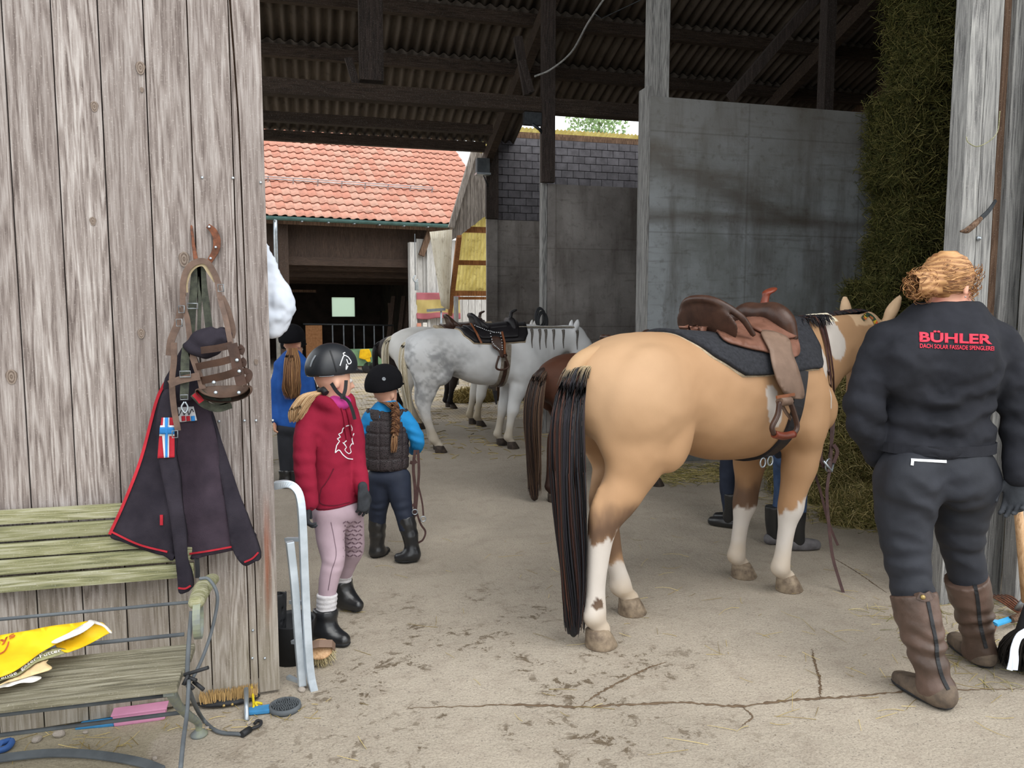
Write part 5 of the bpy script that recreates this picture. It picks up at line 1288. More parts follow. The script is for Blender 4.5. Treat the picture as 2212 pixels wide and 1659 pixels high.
t = NT('mesh_vest'); co = t.coord(); v = t.n('TexVoronoi', feature='DISTANCE_TO_EDGE'); v.inputs['Scale'].default_value = 95; t.l(co, v.inputs['Vector'])
t.bump(v.outputs['Distance'], .8, .004); t.done(t.ramp(v.outputs['Distance'], [(.0, S('#3c3436')), (.35, S('#1b1819'))]), .55)
RTh = RT; FWh = np.array([math.sin(YAW), math.cos(YAW), 0])
# ------------------------------------------------------------------ woman in black, seen from behind
wm_ = Fig((2.46, 2.5, 0), 'person in black jacket with red lettering and brown half chaps walking away')
TOR = [(2024,955,3.10,.222),(2022,905,3.10,.212),(2026,850,3.10,.222),(2032,790,3.10,.236),(2040,740,3.10,.205),(2044,700,3.10,.13)]
AL = [(1918,742,3.10,.085),(1890,800,3.09,.082),(1866,880,3.08,.074),(1876,930,3.12,.068),(1898,985,3.20,.054)]
AR = [(2150,742,3.10,.085),(2178,800,3.08,.082),(2200,885,3.06,.074),(2204,950,3.04,.066),(2200,1025,3.02,.052)]
LL = [(1962,1045,3.08,.132),(1954,1120,3.07,.105),(1958,1190,3.06,.087),(1966,1250,3.04,.077),(1980,1310,3.01,.074),(2005,1420,2.97,.055),(2020,1480,2.95,.045)]
LR = [(2084,1040,3.12,.130),(2076,1110,3.15,.101),(2076,1165,3.18,.084),(2086,1220,3.21,.074),(2098,1290,3.24,.072),(2110,1370,3.27,.052),(2116,1405,3.28,.045)]
hc = wm_.p(2050, 612, 3.08); HR = frame(math.radians(62), math.radians(-8))
s = wm_.sdf([W(1850,540,3.1), W(2212,1530,3.1), W(2020,1500,2.85), W(2060,1380,3.5)], .2, .013)
for L_, q in ((TOR, .86), (AL, .8), (AR, .8), (LL, .85), (LR, .85)):
    P, r = wm_.L(L_); s.chain(P, [x*q for x in r], .04, (FWh, .62) if L_ is TOR else None)
s.ell(wm_.p(2024, 1010, 3.1), (.19, .13, .12), .05)
s.chain([wm_.p(2044, 715, 3.1), wm_.p(2048, 660, 3.09)], [.062, .058], .03); head_sdf(s, hc, HR, 1.06)
wm_.put('body', s, 'skin', skin_col('#d9a68d', '#cf7f6d'), None, 1); face_parts(wm_, hc, HR, 1.06)
# jacket
s = wm_.sdf([W(1850,640,3.1), W(2215,1050,3.1)], .25, .009)
P, r = wm_.L(TOR); s.chain(P, r, .03, (FWh, .66)); s.ell(wm_.p(2036, 735, 3.1), (.275, .10, .075), .06, frame(0))
s.ell(wm_.p(1960, 790, 3.0), (.10, .07, .13), .06); s.ell(wm_.p(2110, 790, 3.0), (.10, .07, .13), .06)
s.cut(wm_.p(2022, 975, 3.1), (0, 0, -1))
for A in (AL, AR): P, r = wm_.L(A); s.chain(P[:2], r[:2], .05); s.chain(P, r, .012)
s.chain([wm_.p(2044, 700, 3.1), wm_.p(2048, 658, 3.09)], [.085, .076], .03)
s.cut(wm_.p(2048, 652, 3.09), (0, 0, 1))
F_ = folds(wm_, [(wm_.p(1872, 900, 3.05), (.3, 0, 1), .14), (wm_.p(2200, 900, 3.03), (0, 0, 1), .15), (wm_.p(2020, 935, 2.95), (.12, 0, 1), .17), (wm_.p(2100, 915, 2.95), (-.3, 0, 1), .13), (wm_.p(1950, 900, 2.95), (.4, 0, 1), .12), (wm_.p(2060, 880, 2.95), (-.25, 0, 1), .14), (wm_.p(1925, 800, 3.0), (.8, 0, .6), .10), (wm_.p(2140, 830, 3.0), (-.7, 0, .7), .11)], .011, 62, .005)
jk_ = wm_.put('jacket', s, 'knit_black', None, F_, 1)
MB().strap([Vector(wm_.p(2022, 962, 3.1)+np.array([0, 0, 0])+RTh*.222*math.cos(a)+FWh*.147*math.sin(a)) for a in [2*math.pi*j/40 for j in range(41)]], .040, .006, [Vector(RTh*.66*math.cos(a)+FWh*math.sin(a)) for a in [2*math.pi*j/40 for j in range(41)]]).build('waistband', 'knit_black', jk_)
# trousers
s = wm_.sdf([W(1880,950,3.1), W(2160,1330,3.1)], .22, .009)
s.ell(wm_.p(2024, 1000, 3.1), (.215, .145, .13), .05, frame(0))
for L_, sg in ((LL, -1), (LR, 1)): P, r = wm_.L(L_[:5]); s.chain(P, [x+.002 for x in r], .035)
s.ell(wm_.p(1965, 1045, 3.01), (.105, .085, .115), .04); s.ell(wm_.p(2084, 1040, 3.02), (.105, .085, .115), .04)
s.cut(wm_.p(2022, 958, 3.1), (0, 0, 1)); s.cut(wm_.p(1985, 1330, 3.0), (0, 0, -1))
F_ = folds(wm_, [(wm_.p(1960, 1240, 3.0), (0, .2, 1), .10), (wm_.p(2085, 1190, 3.1), (0, 0, 1), .11), (wm_.p(1985, 1100, 2.95), (.5, 0, 1), .12), (wm_.p(2060, 1080, 3.0), (-.5, 0, 1), .10), (wm_.p(1950, 1160, 2.95), (.35, 0, 1), .09)], .008, 75, .003)
tr0 = wm_.put('trousers', s, 'breeches_black', None, F_, 1)
# half chaps and boots
b1 = shoe_boot(wm_, 'half_chap', [(1972,1282,3.02,.086),(1985,1340,3.0,.082),(2000,1400,2.98,.070),(2015,1455,2.955,.060),(2022,1482,2.945,.058)], [(2030,1492,2.935,.050),(2010,1488,2.97,.048)], 'chaps_brown')
b2 = shoe_boot(wm_, 'half_chap', [(2087,1248,3.21,.086),(2098,1295,3.24,.080),(2107,1340,3.26,.068),(2114,1385,3.275,.060),(2117,1405,3.28,.058)], [(2122,1412,3.275,.050),(2105,1405,3.31,.048)], 'chaps_brown')
shoe_boot(wm_, 'boot', [(2022,1470,2.95,.05),(2024,1490,2.945,.05)], [(2036,1500,2.92,.052),(2000,1488,2.99,.052),(1968,1475,3.06,.050),(1950,1467,3.10,.040)], 'boot_muddy')
shoe_boot(wm_, 'boot', [(2116,1395,3.28,.05),(2118,1410,3.28,.05)], [(2124,1416,3.265,.050),(2100,1400,3.33,.050),(2078,1388,3.41,.048),(2066,1382,3.45,.038)], 'boot_muddy')
gl1 = hand(wm_, 'glove', wm_.p(1899, 985, 3.20), RTh*.25+np.array([0, 0, -.8])+FWh*.5, -RTh+FWh*.1, .95, 'glove_dark', .6, 1)
gl2 = hand(wm_, 'glove', wm_.p(2198, 1030, 3.02), np.array([0, 0, -1.])-RTh*.12-FWh*.15, FWh*.5+RTh*.6, 1.12, 'glove_dark', .7, -1)
# zips, studs and printed lettering
bpy.context.view_layer.update(); jb_ = bvh_of(jk_); tb = bvh_of(tr0); cb1 = bvh_of(b1); cb2 = bvh_of(b2)
def onsurf(bv, px, py, o, root): l, n_ = hit(bv, px, py); return l+n_*o-Vector(root.location), n_
def ribbon_px(name, bv, pts, wd, th, mat, parent, root, n=16, off=.001):
    Q = [onsurf(bv, *p, off, root) for p in crv(pts, n)]; return MB().strap([q for q, _ in Q], wd, th, [n_ for _, n_ in Q]).build(name, mat, parent)
ribbon_px('pocket_zip', tb, [(1968,994),(2005,996),(2044,997)], .011, .003, 'zip_white', tr0, wm_.root)
ribbon_px('zip_pull', tb, [(1971,995),(1970,1006)], .010, .004, 'zip_white', tr0, wm_.root, 4)
ribbon_px('zip', cb1, [(2004,1300),(2012,1340),(2022,1390),(2024,1420),(2034,1460),(2048,1490)], .014, .003, 'black_rubber', b1, wm_.root, 24)
ribbon_px('zip', cb2, [(2106,1262),(2112,1300),(2116,1340),(2122,1370),(2130,1400)], .014, .003, 'black_rubber', b2, wm_.root, 24)
for cb, b_, pts in ((cb1, b1, [(1978,1284),(1995,1290),(2012,1284)]), (cb2, b2, [(2088,1250),(2108,1252),(2124,1247)])):
    ribbon_px('top_strap', cb, pts, .03, .006, 'chaps_brown', b_, wm_.root, 8, .002)
for cb, b_, px, py in ((cb1, b1, 1992, 1290), (cb2, b2, 2112, 1250)):
    q, n_ = onsurf(cb, px, py, .008, wm_.root); o = MB().lathe([(0, .0), (.010, .001), (.008, .006), (0, .007)], 12).build('stud', plain('brass', '#a08a58', None, .4, metal=.6), b_); o.location = q; o.rotation_euler = n_.to_track_quat('Z', 'Y').to_euler()
def text_px(txt, bv, box, mat, parent, root, bold=.0, off=.0025, rot=0, name='lettering', sub=2, shear=0, right=None):
    "flat lettering laid on a surface; box = left, top, right, bottom of the line in the photo"
    cu = bpy.data.curves.new('txt', 'FONT'); cu.body = txt; cu.offset = bold; cu.resolution_u = 3; to = bpy.data.objects.new('txt', cu); COL.objects.link(to)
    bpy.context.view_layer.update(); me = bpy.data.meshes.new_from_object(to.evaluated_get(bpy.context.evaluated_depsgraph_get())); bpy.data.objects.remove(to)
    bm = bmesh.new(); bm.from_mesh(me); bmesh.ops.triangulate(bm, faces=bm.faces)
    for _ in range(sub): bmesh.ops.subdivide_edges(bm, edges=[e for e in bm.edges if e.calc_length() > .12], cuts=1)
    xs = [v.co.x for v in bm.verts]; ys = [v.co.y for v in bm.verts]; x0, x1, y0, y1 = min(xs), max(xs), min(ys), max(ys); l, t_, r, b_ = box
    for v in bm.verts:
        u, w_ = (v.co.x-x0)/(x1-x0), (v.co.y-y0)/(y1-y0); px = l+(r-l)*u; py = b_+(t_-b_)*w_+rot*(u-.5)
        q, n_ = hit(bv, px, py); v.co = q+n_*off-Vector(root.location)
    bmesh.ops.recalc_face_normals(bm, faces=bm.faces); bm.to_mesh(me); bm.free()
    o = link(name, me, mat, parent); md = o.modifiers.new('thick', 'SOLIDIFY'); md.thickness = .0015; md.offset = 0; return o
plain('print_red', '#d2364b', '#c22d42', .7, 20)
text_px('BÜHLER', jb_, (1985, 716, 2142, 742), 'print_red', jk_, wm_.root, .035, .003, 5)
text_px('DACH SOLAR FASSADE SPENGLEREI', jb_, (1986, 746, 2146, 755), 'print_red', jk_, wm_.root, .012, .003, 6)
# hair pulled back into a curly bun
hp_ = wm_.p(1990, 616, 3.02)
s = SDF(hc-.2, hc+.2, .007); s.ell(hc+HR@np.array([0, -.022, .028]), (.088, .102, .098), .02, HR); s.chain([hc+HR@np.array([0, -.06, .0]), hp_], [.05, .04], .03); s.ell(hp_, (.062, .054, .056), .03)
s.cut(hc+HR@np.array([0, .055, 0]), HR[:, 1]); s.cut(hc+HR@np.array([0, 0, -.075]), -HR[:, 2]); s.chain([hc+HR@np.array([.083, .02, -.02]), hc+HR@np.array([.083, .10, -.10])], [.03, .05], .01, sub=True)
hcol = np.array([S('#8a5f3c'), S('#a87a4e'), S('#6f4a30'), S('#b98d5e')])
hr_ = wm_.put('hair', s, 'hair', lambda V: lerpc(np.repeat(hcol[0][None], len(V), 0), np.repeat(hcol[3][None], len(V), 0), np.clip(.5+.6*np.sin(V[:, 2]*260+8*vnoise(V, 20)), 0, 1)), lambda V: .003*np.sin(V[:, 2]*330+6*vnoise(V, 16)), 1)
g = np.random.default_rng(4); P = np.zeros((420, 9, 3)); cols = np.zeros((420, 3))
for j in range(420):
    th = g.uniform(-1.2, 1.9); ph = g.uniform(-.5, .9)
    a = hc+HR@np.array([.090*math.sin(th)*math.cos(ph), .05+.0*th-.01+.03*g.random(), .03+.098*math.cos(th)])
    for i in range(9):
        t_ = i/8; q = a*(1-t_)+hp_*t_; v_ = q-(hc+HR@np.array([0, -.02, .02])); v_ = v_/np.linalg.norm(v_); e = (HR.T@v_)
        rad = 1/math.sqrt((e[0]/.093)**2+(e[1]/.108)**2+(e[2]/.102)**2); k = t_**6
        P[j, i] = (hc+HR@np.array([0, -.02, .02])+v_*rad)*(1-k)+(hp_+g.normal(size=3)*.006)*k
    cols[j] = hcol[g.integers(0, 4)]*(.8+.5*g.random())
strands('hair_strands', P, np.full(420, .0016), cols, 'hair', hr_)
n3 = 150; P = np.zeros((n3, 14, 3)); cols = np.zeros((n3, 3))
for j in range(n3):
    v_ = g.normal(size=3); v_ /= np.linalg.norm(v_); a = hp_+v_*np.array([.05, .045, .05])*g.uniform(.7, 1.05); ax = g.normal(size=3); ax /= np.linalg.norm(ax); u_ = np.cross(ax, v_); u_ /= np.linalg.norm(u_)+1e-9; R0 = g.uniform(.012, .03)
    for i in range(14): tt = i/13*5.5; P[j, i] = a+R0*(u_*math.cos(tt)+np.cross(ax, u_)*math.sin(tt))+ax*.004*i*g.uniform(.2, .5)
    cols[j] = hcol[g.integers(0, 4)]*(.8+.5*g.random())
strands('bun_curls', P, np.full(n3, .0022), cols, 'hair', hr_)
n4 = 60; P = np.zeros((n4, 12, 3)); cols = np.zeros((n4, 3))
for j in range(n4):
    a = hc+HR@np.array([g.uniform(.05, .09), g.uniform(.02, .07), g.uniform(-.03, .08)]); R0 = g.uniform(.006, .014)
    for i in range(12): tt = i/11*6; P[j, i] = a+HR@np.array([R0*math.cos(tt), R0*math.sin(tt), -.004*i])
    cols[j] = hcol[g.integers(0, 4)]
strands('temple_curls', P, np.full(n4, .0016), cols, 'hair', hr_)
MB().tube([Vector(hc+HR@np.array([.078, -.005, -.058]))+Vector((.003*math.cos(a), 0, .003*math.sin(a))) for a in (0, 2, 4)], .002, 5).build('earring', 'galvanised', wm_.root)
# ------------------------------------------------------------------ girl in the dark red hoodie
g1 = Fig((.12, 3.62, 0), 'person in dark red hoodie, mauve leggings and black riding helmet looking back')
TOR = [(727,1105,3.66,.117),(724,1040,3.66,.110),(717,970,3.66,.108),(713,915,3.66,.106),(713,885,3.66,.08)]
AL = [(670,897,3.59,.052),(659,945,3.54,.052),(658,1005,3.51,.050),(664,1050,3.50,.045),(669,1085,3.50,.039)]
AR = [(752,893,3.72,.050),(764,940,3.72,.050),(768,985,3.70,.047),(775,1025,3.67,.043),(782,1058,3.64,.038)]
LL = [(714,1120,3.62,.078),(714,1165,3.58,.064),(720,1210,3.53,.053),(711,1250,3.51,.046),(706,1290,3.50,.039),(704,1330,3.50,.038)]
LR = [(752,1115,3.70,.074),(759,1150,3.74,.062),(763,1185,3.78,.053),(753,1212,3.82,.046),(742,1240,3.86,.042),(742,1262,3.88,.036)]
hc = g1.p(719, 818, 3.66); HR = frame(math.radians(52), math.radians(-4)); 
s = g1.sdf([W(640,750,3.66), W(790,1390,3.6), W(700,1390,3.5), W(760,1300,3.9)], .14, .011)
FT = frame(math.radians(118))
for L_ in (TOR, AL, AR, LL, LR): P, r = g1.L(L_); s.chain(P, [x*.80 for x in r], .02, (FT[:, 1], .74) if L_ is TOR else None)
s.chain([g1.p(713, 895, 3.66), g1.p(716, 845, 3.66)], [.045, .042], .02); head_sdf(s, hc, HR, .93)
g1.put('body', s, 'skin', skin_col('#dcae96', '#d08e7d'), None, 1); face_parts(g1, hc, HR, .93)
FT = frame(math.radians(118))   # the chest turns towards the right of the picture
s = g1.sdf([W(630,850,3.66), W(800,1130,3.66)], .16, .008)
P, r = g1.L(TOR); s.chain([P[0]-np.array([0, 0, .06])]+P, [r[0]*1.05]+r, .02, (FT[:, 1], .82)); s.ell(g1.p(711, 905, 3.66), (.085, .115, .052), .05, FT)
s.cut(g1.p(726, 1121, 3.60), np.array([0, 0, -1])+RTh*.22)
for A in (AL, AR): P, r = g1.L(A); s.chain(P[:2], r[:2], .04); s.chain(P, r, .006)
for q in (-1, 1): s.chain([g1.p(713, 878, 3.66)+FT@np.array([q*.02, .085, -.03]), g1.p(713, 868, 3.66)+FT@np.array([q*.08, .04, .005]), g1.p(708, 868, 3.66)+FT@np.array([q*.075, -.045, .005]), g1.p(700, 885, 3.66)+FT@np.array([0, -.10, -.02])], [.026, .034, .040, .05], .025)
s.chain([g1.p(714, 905, 3.66), g1.p(716, 830, 3.66)], [.05, .062], .01, sub=True)
F_ = folds(g1, [(g1.p(655, 1000, 3.47), (.1, 0, 1), .085), (g1.p(660, 1055, 3.46), (0, 0, 1), .06), (g1.p(775, 1000, 3.6), (.2, 0, 1), .09), (g1.p(680, 935, 3.55), (.7, 0, .7), .05), (g1.p(730, 1010, 3.55), (.1, 0, 1), .05)], .0032, 95, .003)
hd_ = g1.put('hoodie', s, 'hoodie_red', None, F_, 1)
s = g1.sdf([W(690,1100,3.66), W(780,1300,3.66), W(700,1300,3.5)], .14, .008)
s.ell(g1.p(728, 1105, 3.66), (.122, .11, .08), .03, FT)
for L_, c_ in ((LL, (706, 1292, 3.5)), (LR, (742, 1232, 3.86))): P, r = g1.L(L_[:5]); s.chain(P, r, .02)
leg1 = g1.put('leggings', s, 'legging_mauve', None, folds(g1, [(g1.p(722, 1215, 3.48), (0, 0, 1), .05), (g1.p(760, 1190, 3.72), (0, 0, 1), .05)], .003, 120, .0012), 1)
for nm, L_ in (('sock', [(707,1282,3.50,.047),(705,1310,3.50,.045),(703,1335,3.50,.043)]), ('sock', [(745,1228,3.85,.046),(741,1248,3.87,.043),(741,1262,3.88,.042)])):
    P, r = g1.L(L_); s = SDF(np.min(P, 0)-.08, np.max(P, 0)+.08, .006); s.chain(P, r, .01); s.cut(P[0], P[0]-P[1]); g1.put(nm, s, 'sock_white', None, lambda V: .0015*np.sin(V[:, 2]*300))
shoe_boot(g1, 'boot', [(703,1315,3.50,.056),(703,1340,3.50,.054),(704,1360,3.50,.054)], [(696,1366,3.50,.046),(716,1374,3.48,.043),(736,1381,3.47,.038),(742,1383,3.46,.032)], 'boot_black')
shoe_boot(g1, 'boot', [(737,1255,3.88,.056),(741,1275,3.88,.054),(745,1290,3.88,.052)], [(744,1294,3.89,.044),(756,1299,3.87,.041),(768,1305,3.85,.036),(773,1307,3.84,.030)], 'boot_black')
hand(g1, 'glove', g1.p(669, 1090, 3.50), np.array([0, 0, -1.])-RTh*.25, -RTh-FWh*.4, .82, 'glove_dark', .9, 1)
hand(g1, 'glove', g1.p(784, 1062, 3.60), np.array([0, 0, -1.])+RTh*.05, RTh*.6-FWh*.7, .80, 'glove_dark', .5, -1)
# helmet
def helmet(fig, c, R, sc, mat, vent=False, brim=True, name='riding_helmet'):
    s = SDF(c-.22*sc, c+.22*sc, .006); g = lambda r, f, u: c+R@np.array([r, f, u])*sc
    s.ell(g(0, -.005, .035), np.array([.103, .128, .108])*sc, .02, R); s.ell(g(0, -.06, .0), np.array([.085, .075, .075])*sc, .04, R)
    s.cut(g(0, 0, -.012), -R[:, 2]+R[:, 1]*.12); s.ell(g(0, .02, -.05), np.array([.078, .10, .10])*sc, .005, R, sub=True)
    if brim: s.chain([g(-.06, .105, .012), g(0, .150, .004), g(.06, .105, .012)], [.010*sc, .014*sc, .010*sc], .02, (R[:, 2], .5))
    o = fig.put(name, s, mat, None, None, 1); 
    return o, g
hm, gg = helmet(g1, hc+HR@np.array([0, 0, .035]), HR, .95, 'helmet_black')
bpy.context.view_layer.update(); hmb = bvh_of(hm)
ribbon_px('trim_line', hmb, [(664,812),(690,818),(716,822),(745,818)], .006, .002, plain('helmet_trim', '#8b9096', '#6f747a', .35), hm, g1.root, 16)
ribbon_px('vent_groove', hmb, [(713,757),(719,775),(725,795),(727,803)], .006, .002, 'black_rubber', hm, g1.root)
ribbon_px('vent_groove', hmb, [(682,768),(675,780),(671,792)], .008, .002, 'helmet_trim', hm, g1.root)
for pts in ([(734,790),(738,778),(743,768),(752,772)],[(743,768),(741,764),(745,762)],[(752,772),(758,782),(752,786),(748,776)],[(748,786),(747,798),(751,790)]): ribbon_px('horse_emblem', hmb, pts, .005, .002, 'zip_white', hm, g1.root, 8)
def strapw(fig, name, pts, wd, th, nrm, mat, parent): return MB().strap([Vector(fig.p(*p)) for p in crv(pts, 14)], wd, th, Vector(nrm)).build(name, mat, parent)
nv = -FWh
strapw(g1, 'chin_strap', [(716,828,3.56),(728,846,3.555),(740,856,3.56)], .016, .004, nv, 'black_rubber', hm)
strapw(g1, 'chin_strap', [(748,822,3.58),(746,842,3.565),(741,857,3.56)], .016, .004, nv, 'black_rubber', hm)
strapw(g1, 'chin_strap', [(741,858,3.56),(752,866,3.555),(760,882,3.55),(767,906,3.55)], .015, .004, nv, 'black_rubber', hm)
MB().box(Vector(g1.p(735,852,3.552)), Vector(g1.p(747,862,3.552))+Vector((0, .012, 0))).build('buckle', 'black_rubber', hm)
hair_bunch('hair', [g1.p(697,845,3.60), g1.p(672,852,3.56), g1.p(655,868,3.54), g1.p(643,890,3.53), g1.p(636,912,3.53)], [.03,.042,.045,.04,.02], 420, .0026, ['#c7a27a','#b58f66','#d6b78f','#a37e58'], 'hair', g1.root, (1, .7), 12, .004, seed=21)
MB().tube([Vector(g1.p(690,846,3.58)), Vector(g1.p(698,842,3.57)), Vector(g1.p(704,850,3.56))], .016, 8).build('hair_tie', 'black_rubber', g1.root)
s = SDF(g1.p(735,870,3.6)-.12, g1.p(735,870,3.6)+.12, .007); s.chain([g1.p(722,868,3.60), g1.p(738,872,3.60), g1.p(745,868,3.64)], [.03, .032, .03], .01); g1.put('shirt', s, 'pink_shirt')
bpy.context.view_layer.update(); hb = bvh_of(hd_)
for pts in ([(757,918),(748,920),(740,926),(738,934),(731,938),(735,944),(728,948),(733,953),(727,962),(724,978)],[(724,978),(732,972),(740,982),(750,990),(762,992)],[(748,952),(742,958),(748,966),(744,972),(752,980),(758,976),(755,966),(760,958)],[(757,918),(760,926),(758,934)],[(740,956),(746,962)],[(764,936),(760,948),(763,960)]):
    ribbon_px('horse_print', hb, pts, .0045, .0015, 'zip_white', hd_, g1.root, 16)
ribbon_px('pocket_seam', hb, [(721,1012),(712,1030),(703,1045),(694,1058),(692,1086),(720,1092),(755,1085)], .004, .002, plain('seam_red', '#5f1226', None, .9), hd_, g1.root, 24)
ribbon_px('hem_seam', hb, [(670,1096),(700,1100),(740,1094),(780,1080)], .004, .002, 'seam_red', hd_, g1.root, 20)
for pts in ([(735,880),(742,900),(744,925),(747,948)], [(746,884),(752,905),(756,930),(760,945)]): ribbon_px('drawstring', hb, pts, .007, .005, 'hoodie_red', hd_, g1.root, 12, .003)
lb = bvh_of(leg1); b = MB()   # grip pattern on the far legging
plain('grip_print', '#6b5560', '#5d4954', .6)
for iy in range(9):
    for ix in range(5):
        px = 744+ix*8+(iy % 2)*3; py = 1128+iy*9
        Q = [onsurf(lb, px+(3 if q else -3), py+((2 if q else -2) if (ix+iy) % 2 else (-2 if q else 2)), .001, g1.root) for q in (0, 1)]
        b.strap([q for q, _ in Q], .006, .001, [n_ for _, n_ in Q])
b.build('grip_pattern', 'grip_print', leg1)
ribbon_px('side_seam', lb, [(715,1128),(722,1165),(726,1200),(716,1235),(709,1275)], .003, .001, 'grip_print', leg1, g1.root, 20)
# ------------------------------------------------------------------ girl in the body protector
g2 = Fig((.47, 4.58, 0), 'person in black body protector over bright blue top, long braid, holding a bridle')
TOR = [(838,1020,4.65,.118),(836,980,4.65,.120),(835,940,4.65,.122),(836,905,4.65,.118),(838,888,4.65,.08)]
AL = [(800,902,4.65,.046),(788,930,4.66,.045),(786,955,4.68,.043),(792,970,4.72,.038),(806,972,4.82,.034)]
AR = [(874,902,4.65,.046),(890,925,4.65,.046),(901,950,4.65,.045),(900,966,4.70,.040),(894,972,4.78,.034)]
LL = [(822,1035,4.66,.082),(820,1070,4.66,.070),(816,1105,4.68,.056),(815,1140,4.70,.05),(815,1180,4.71,.042),(816,1192,4.71,.036)]
LR = [(858,1035,4.64,.082),(864,1070,4.63,.070),(872,1105,4.62,.056),(880,1140,4.62,.05),(888,1180,4.62,.042),(888,1195,4.62,.036)]
hc = g2.p(832, 846, 4.65); HR = frame(math.radians(28), 0)
s = g2.sdf([W(780,800,4.65), W(905,1215,4.65)], .14, .012)
for L_ in (TOR, AL, AR, LL, LR): P, r = g2.L(L_); s.chain(P, [x*.86 for x in r], .03, (FWh, .7) if L_ is TOR else None)
s.chain([g2.p(838, 900, 4.65), g2.p(834, 862, 4.65)], [.042, .04], .02); head_sdf(s, hc, HR, .88); g2.put('body', s, 'skin', skin_col('#d9ab93', '#c98a76'), None, 1); face_parts(g2, hc, HR, .88)
s = g2.sdf([W(780,880,4.65), W(905,1030,4.65)], .16, .009); P, r = g2.L(TOR); s.chain(P, [x*.97 for x in r], .02, (FWh, .72)); s.ell(g2.p(837, 905, 4.65), (.13, .07, .04), .04, frame(0))
s.cut(g2.p(838, 1003, 4.65), (0, 0, -1))
for A in (AL, AR): P, r = g2.L(A); s.chain(P, r, .025)
tp = g2.put('top', s, 'fleece_blue', None, folds(g2, [(g2.p(900, 940, 4.6), (.4, 0, 1), .07), (g2.p(786, 940, 4.6), (0, 0, 1), .06)], .005, 120, .001), 1)
s = g2.sdf([W(790,880,4.65), W(885,1020,4.65)], .15, .008); s.chain([g2.p(836, y, 4.65) for y in (1000, 965, 930, 900)], [.132, .133, .130, .112], .02, (FWh, .80)); s.chain([g2.p(805, 890, 4.65), g2.p(868, 890, 4.65)], [.035, .035], .05)
s.cut(g2.p(836, 1014, 4.65), (0, 0, -1)); s.cut(g2.p(836, 882, 4.65), (0, 0, 1)); s.chain([g2.p(837, 870, 4.60), g2.p(837, 893, 4.62)], [.05, .035], .02, sub=True)
def quilt(V):
    x = V@RTh; z = V[:, 2]; return -.007*np.maximum(np.exp(-((np.mod(x+.02, .07)-.035)/.005)**2), np.exp(-((np.mod(z+.01, .075)-.0375)/.005)**2))
vest = g2.put('body_protector', s, 'mesh_vest', None, quilt, 1)
s = g2.sdf([W(800,1010,4.65), W(890,1150,4.65)], .14, .009); s.ell(g2.p(840, 1030, 4.65), (.122, .095, .07), .03, frame(0))
for L_ in (LL, LR): P, r = g2.L(L_[:4]); s.chain(P, r, .018)
g2.put('breeches', s, 'navy_breeches', None, folds(g2, [(g2.p(818, 1100, 4.6), (0, 0, 1), .05), (g2.p(872, 1100, 4.56), (0, 0, 1), .05)], .004, 120, .001), 1)
shoe_boot(g2, 'riding_boot', [(815,1118,4.69,.055),(815,1150,4.70,.051),(815,1175,4.71,.044),(815,1188,4.71,.042)], [(811,1194,4.71,.036),(823,1193,4.74,.034),(833,1190,4.82,.028)], 'boot_black')
shoe_boot(g2, 'riding_boot', [(876,1116,4.62,.055),(884,1150,4.62,.051),(889,1175,4.62,.044),(890,1192,4.62,.042)], [(895,1200,4.62,.036),(877,1203,4.60,.034),(861,1204,4.60,.028)], 'boot_black')
hm, gg = helmet(g2, hc+HR@np.array([0, -.0, .03]), HR, .98, 'helmet_velvet')
bpy.context.view_layer.update(); hmb = bvh_of(hm); q, n_ = onsurf(hmb, 829, 819, .001, g2.root); o = MB().lathe([(.0, 0), (.012, .0), (.011, .004), (.006, .004), (.005, .002), (0, .002)], 12).build('badge', 'helmet_trim', hm); o.location = q; o.rotation_euler = n_.to_track_quat('Z', 'Y').to_euler()
BRW = ['#6e4a33', '#86603f', '#563826', '#9a7350']
hair_bunch('hair', [g2.p(838,868,4.62), g2.p(846,873,4.56), g2.p(853,882,4.53)], [.045,.035,.022], 160, .002, BRW, 'hair', g2.root, (1.2, .8), 8, .003, seed=31)
P = np.zeros((180, 40, 3)); cols = np.zeros((180, 3)); g = np.random.default_rng(8); pal = np.array([S(c) for c in BRW])
for j in range(180):
    ph = (j % 3)*2*math.pi/3; off_ = g.normal(size=3)*.005; cols[j] = pal[g.integers(0, 4)]*(.8+.4*g.random())
    for i in range(40):
        t_ = i/39; q = g2.p(853+2*math.sin(t_*3), 876+60*t_, 4.525); P[j, i] = q+off_+RTh*.015*math.sin(t_*22+ph)-FWh*.008*math.sin(2*(t_*22+ph))
strands('braid', P, np.full(180, .002), cols, 'hair', g2.root, taper=.8)
hair_bunch('braid_tip', [g2.p(853,936,4.525), g2.p(852,950,4.52), g2.p(850,978,4.52)], [.010,.022,.014], 140, .002, BRW+['#b08d66'], 'hair', g2.root, (1, .6), 8, .003, seed=33)
hand(g2, 'hand', g2.p(894, 972, 4.80), FWh+RTh*-.2, np.array([0, 0, 1.]), .7, 'skin', .9, -1, None, skin_col())
hand(g2, 'hand', g2.p(808, 972, 4.84), FWh+RTh*.3, np.array([0, 0, 1.]), .7, 'skin', .9, 1, None, skin_col())
hb_ = empty('held_bridle', (.62, 4.5, 0), label='dark leather bridle dangling from the hand of the person in the body protector', cat='bridle')
def hstrap(name, pts, wd, d=4.62): 
    o_ = Vector(hb_.location); return MB().strap([at(p[0], p[1], d=d)-o_ for p in crv(pts, 24)], wd, .006, Vector(-FWh)).build(name, 'leather_rein', hb_)
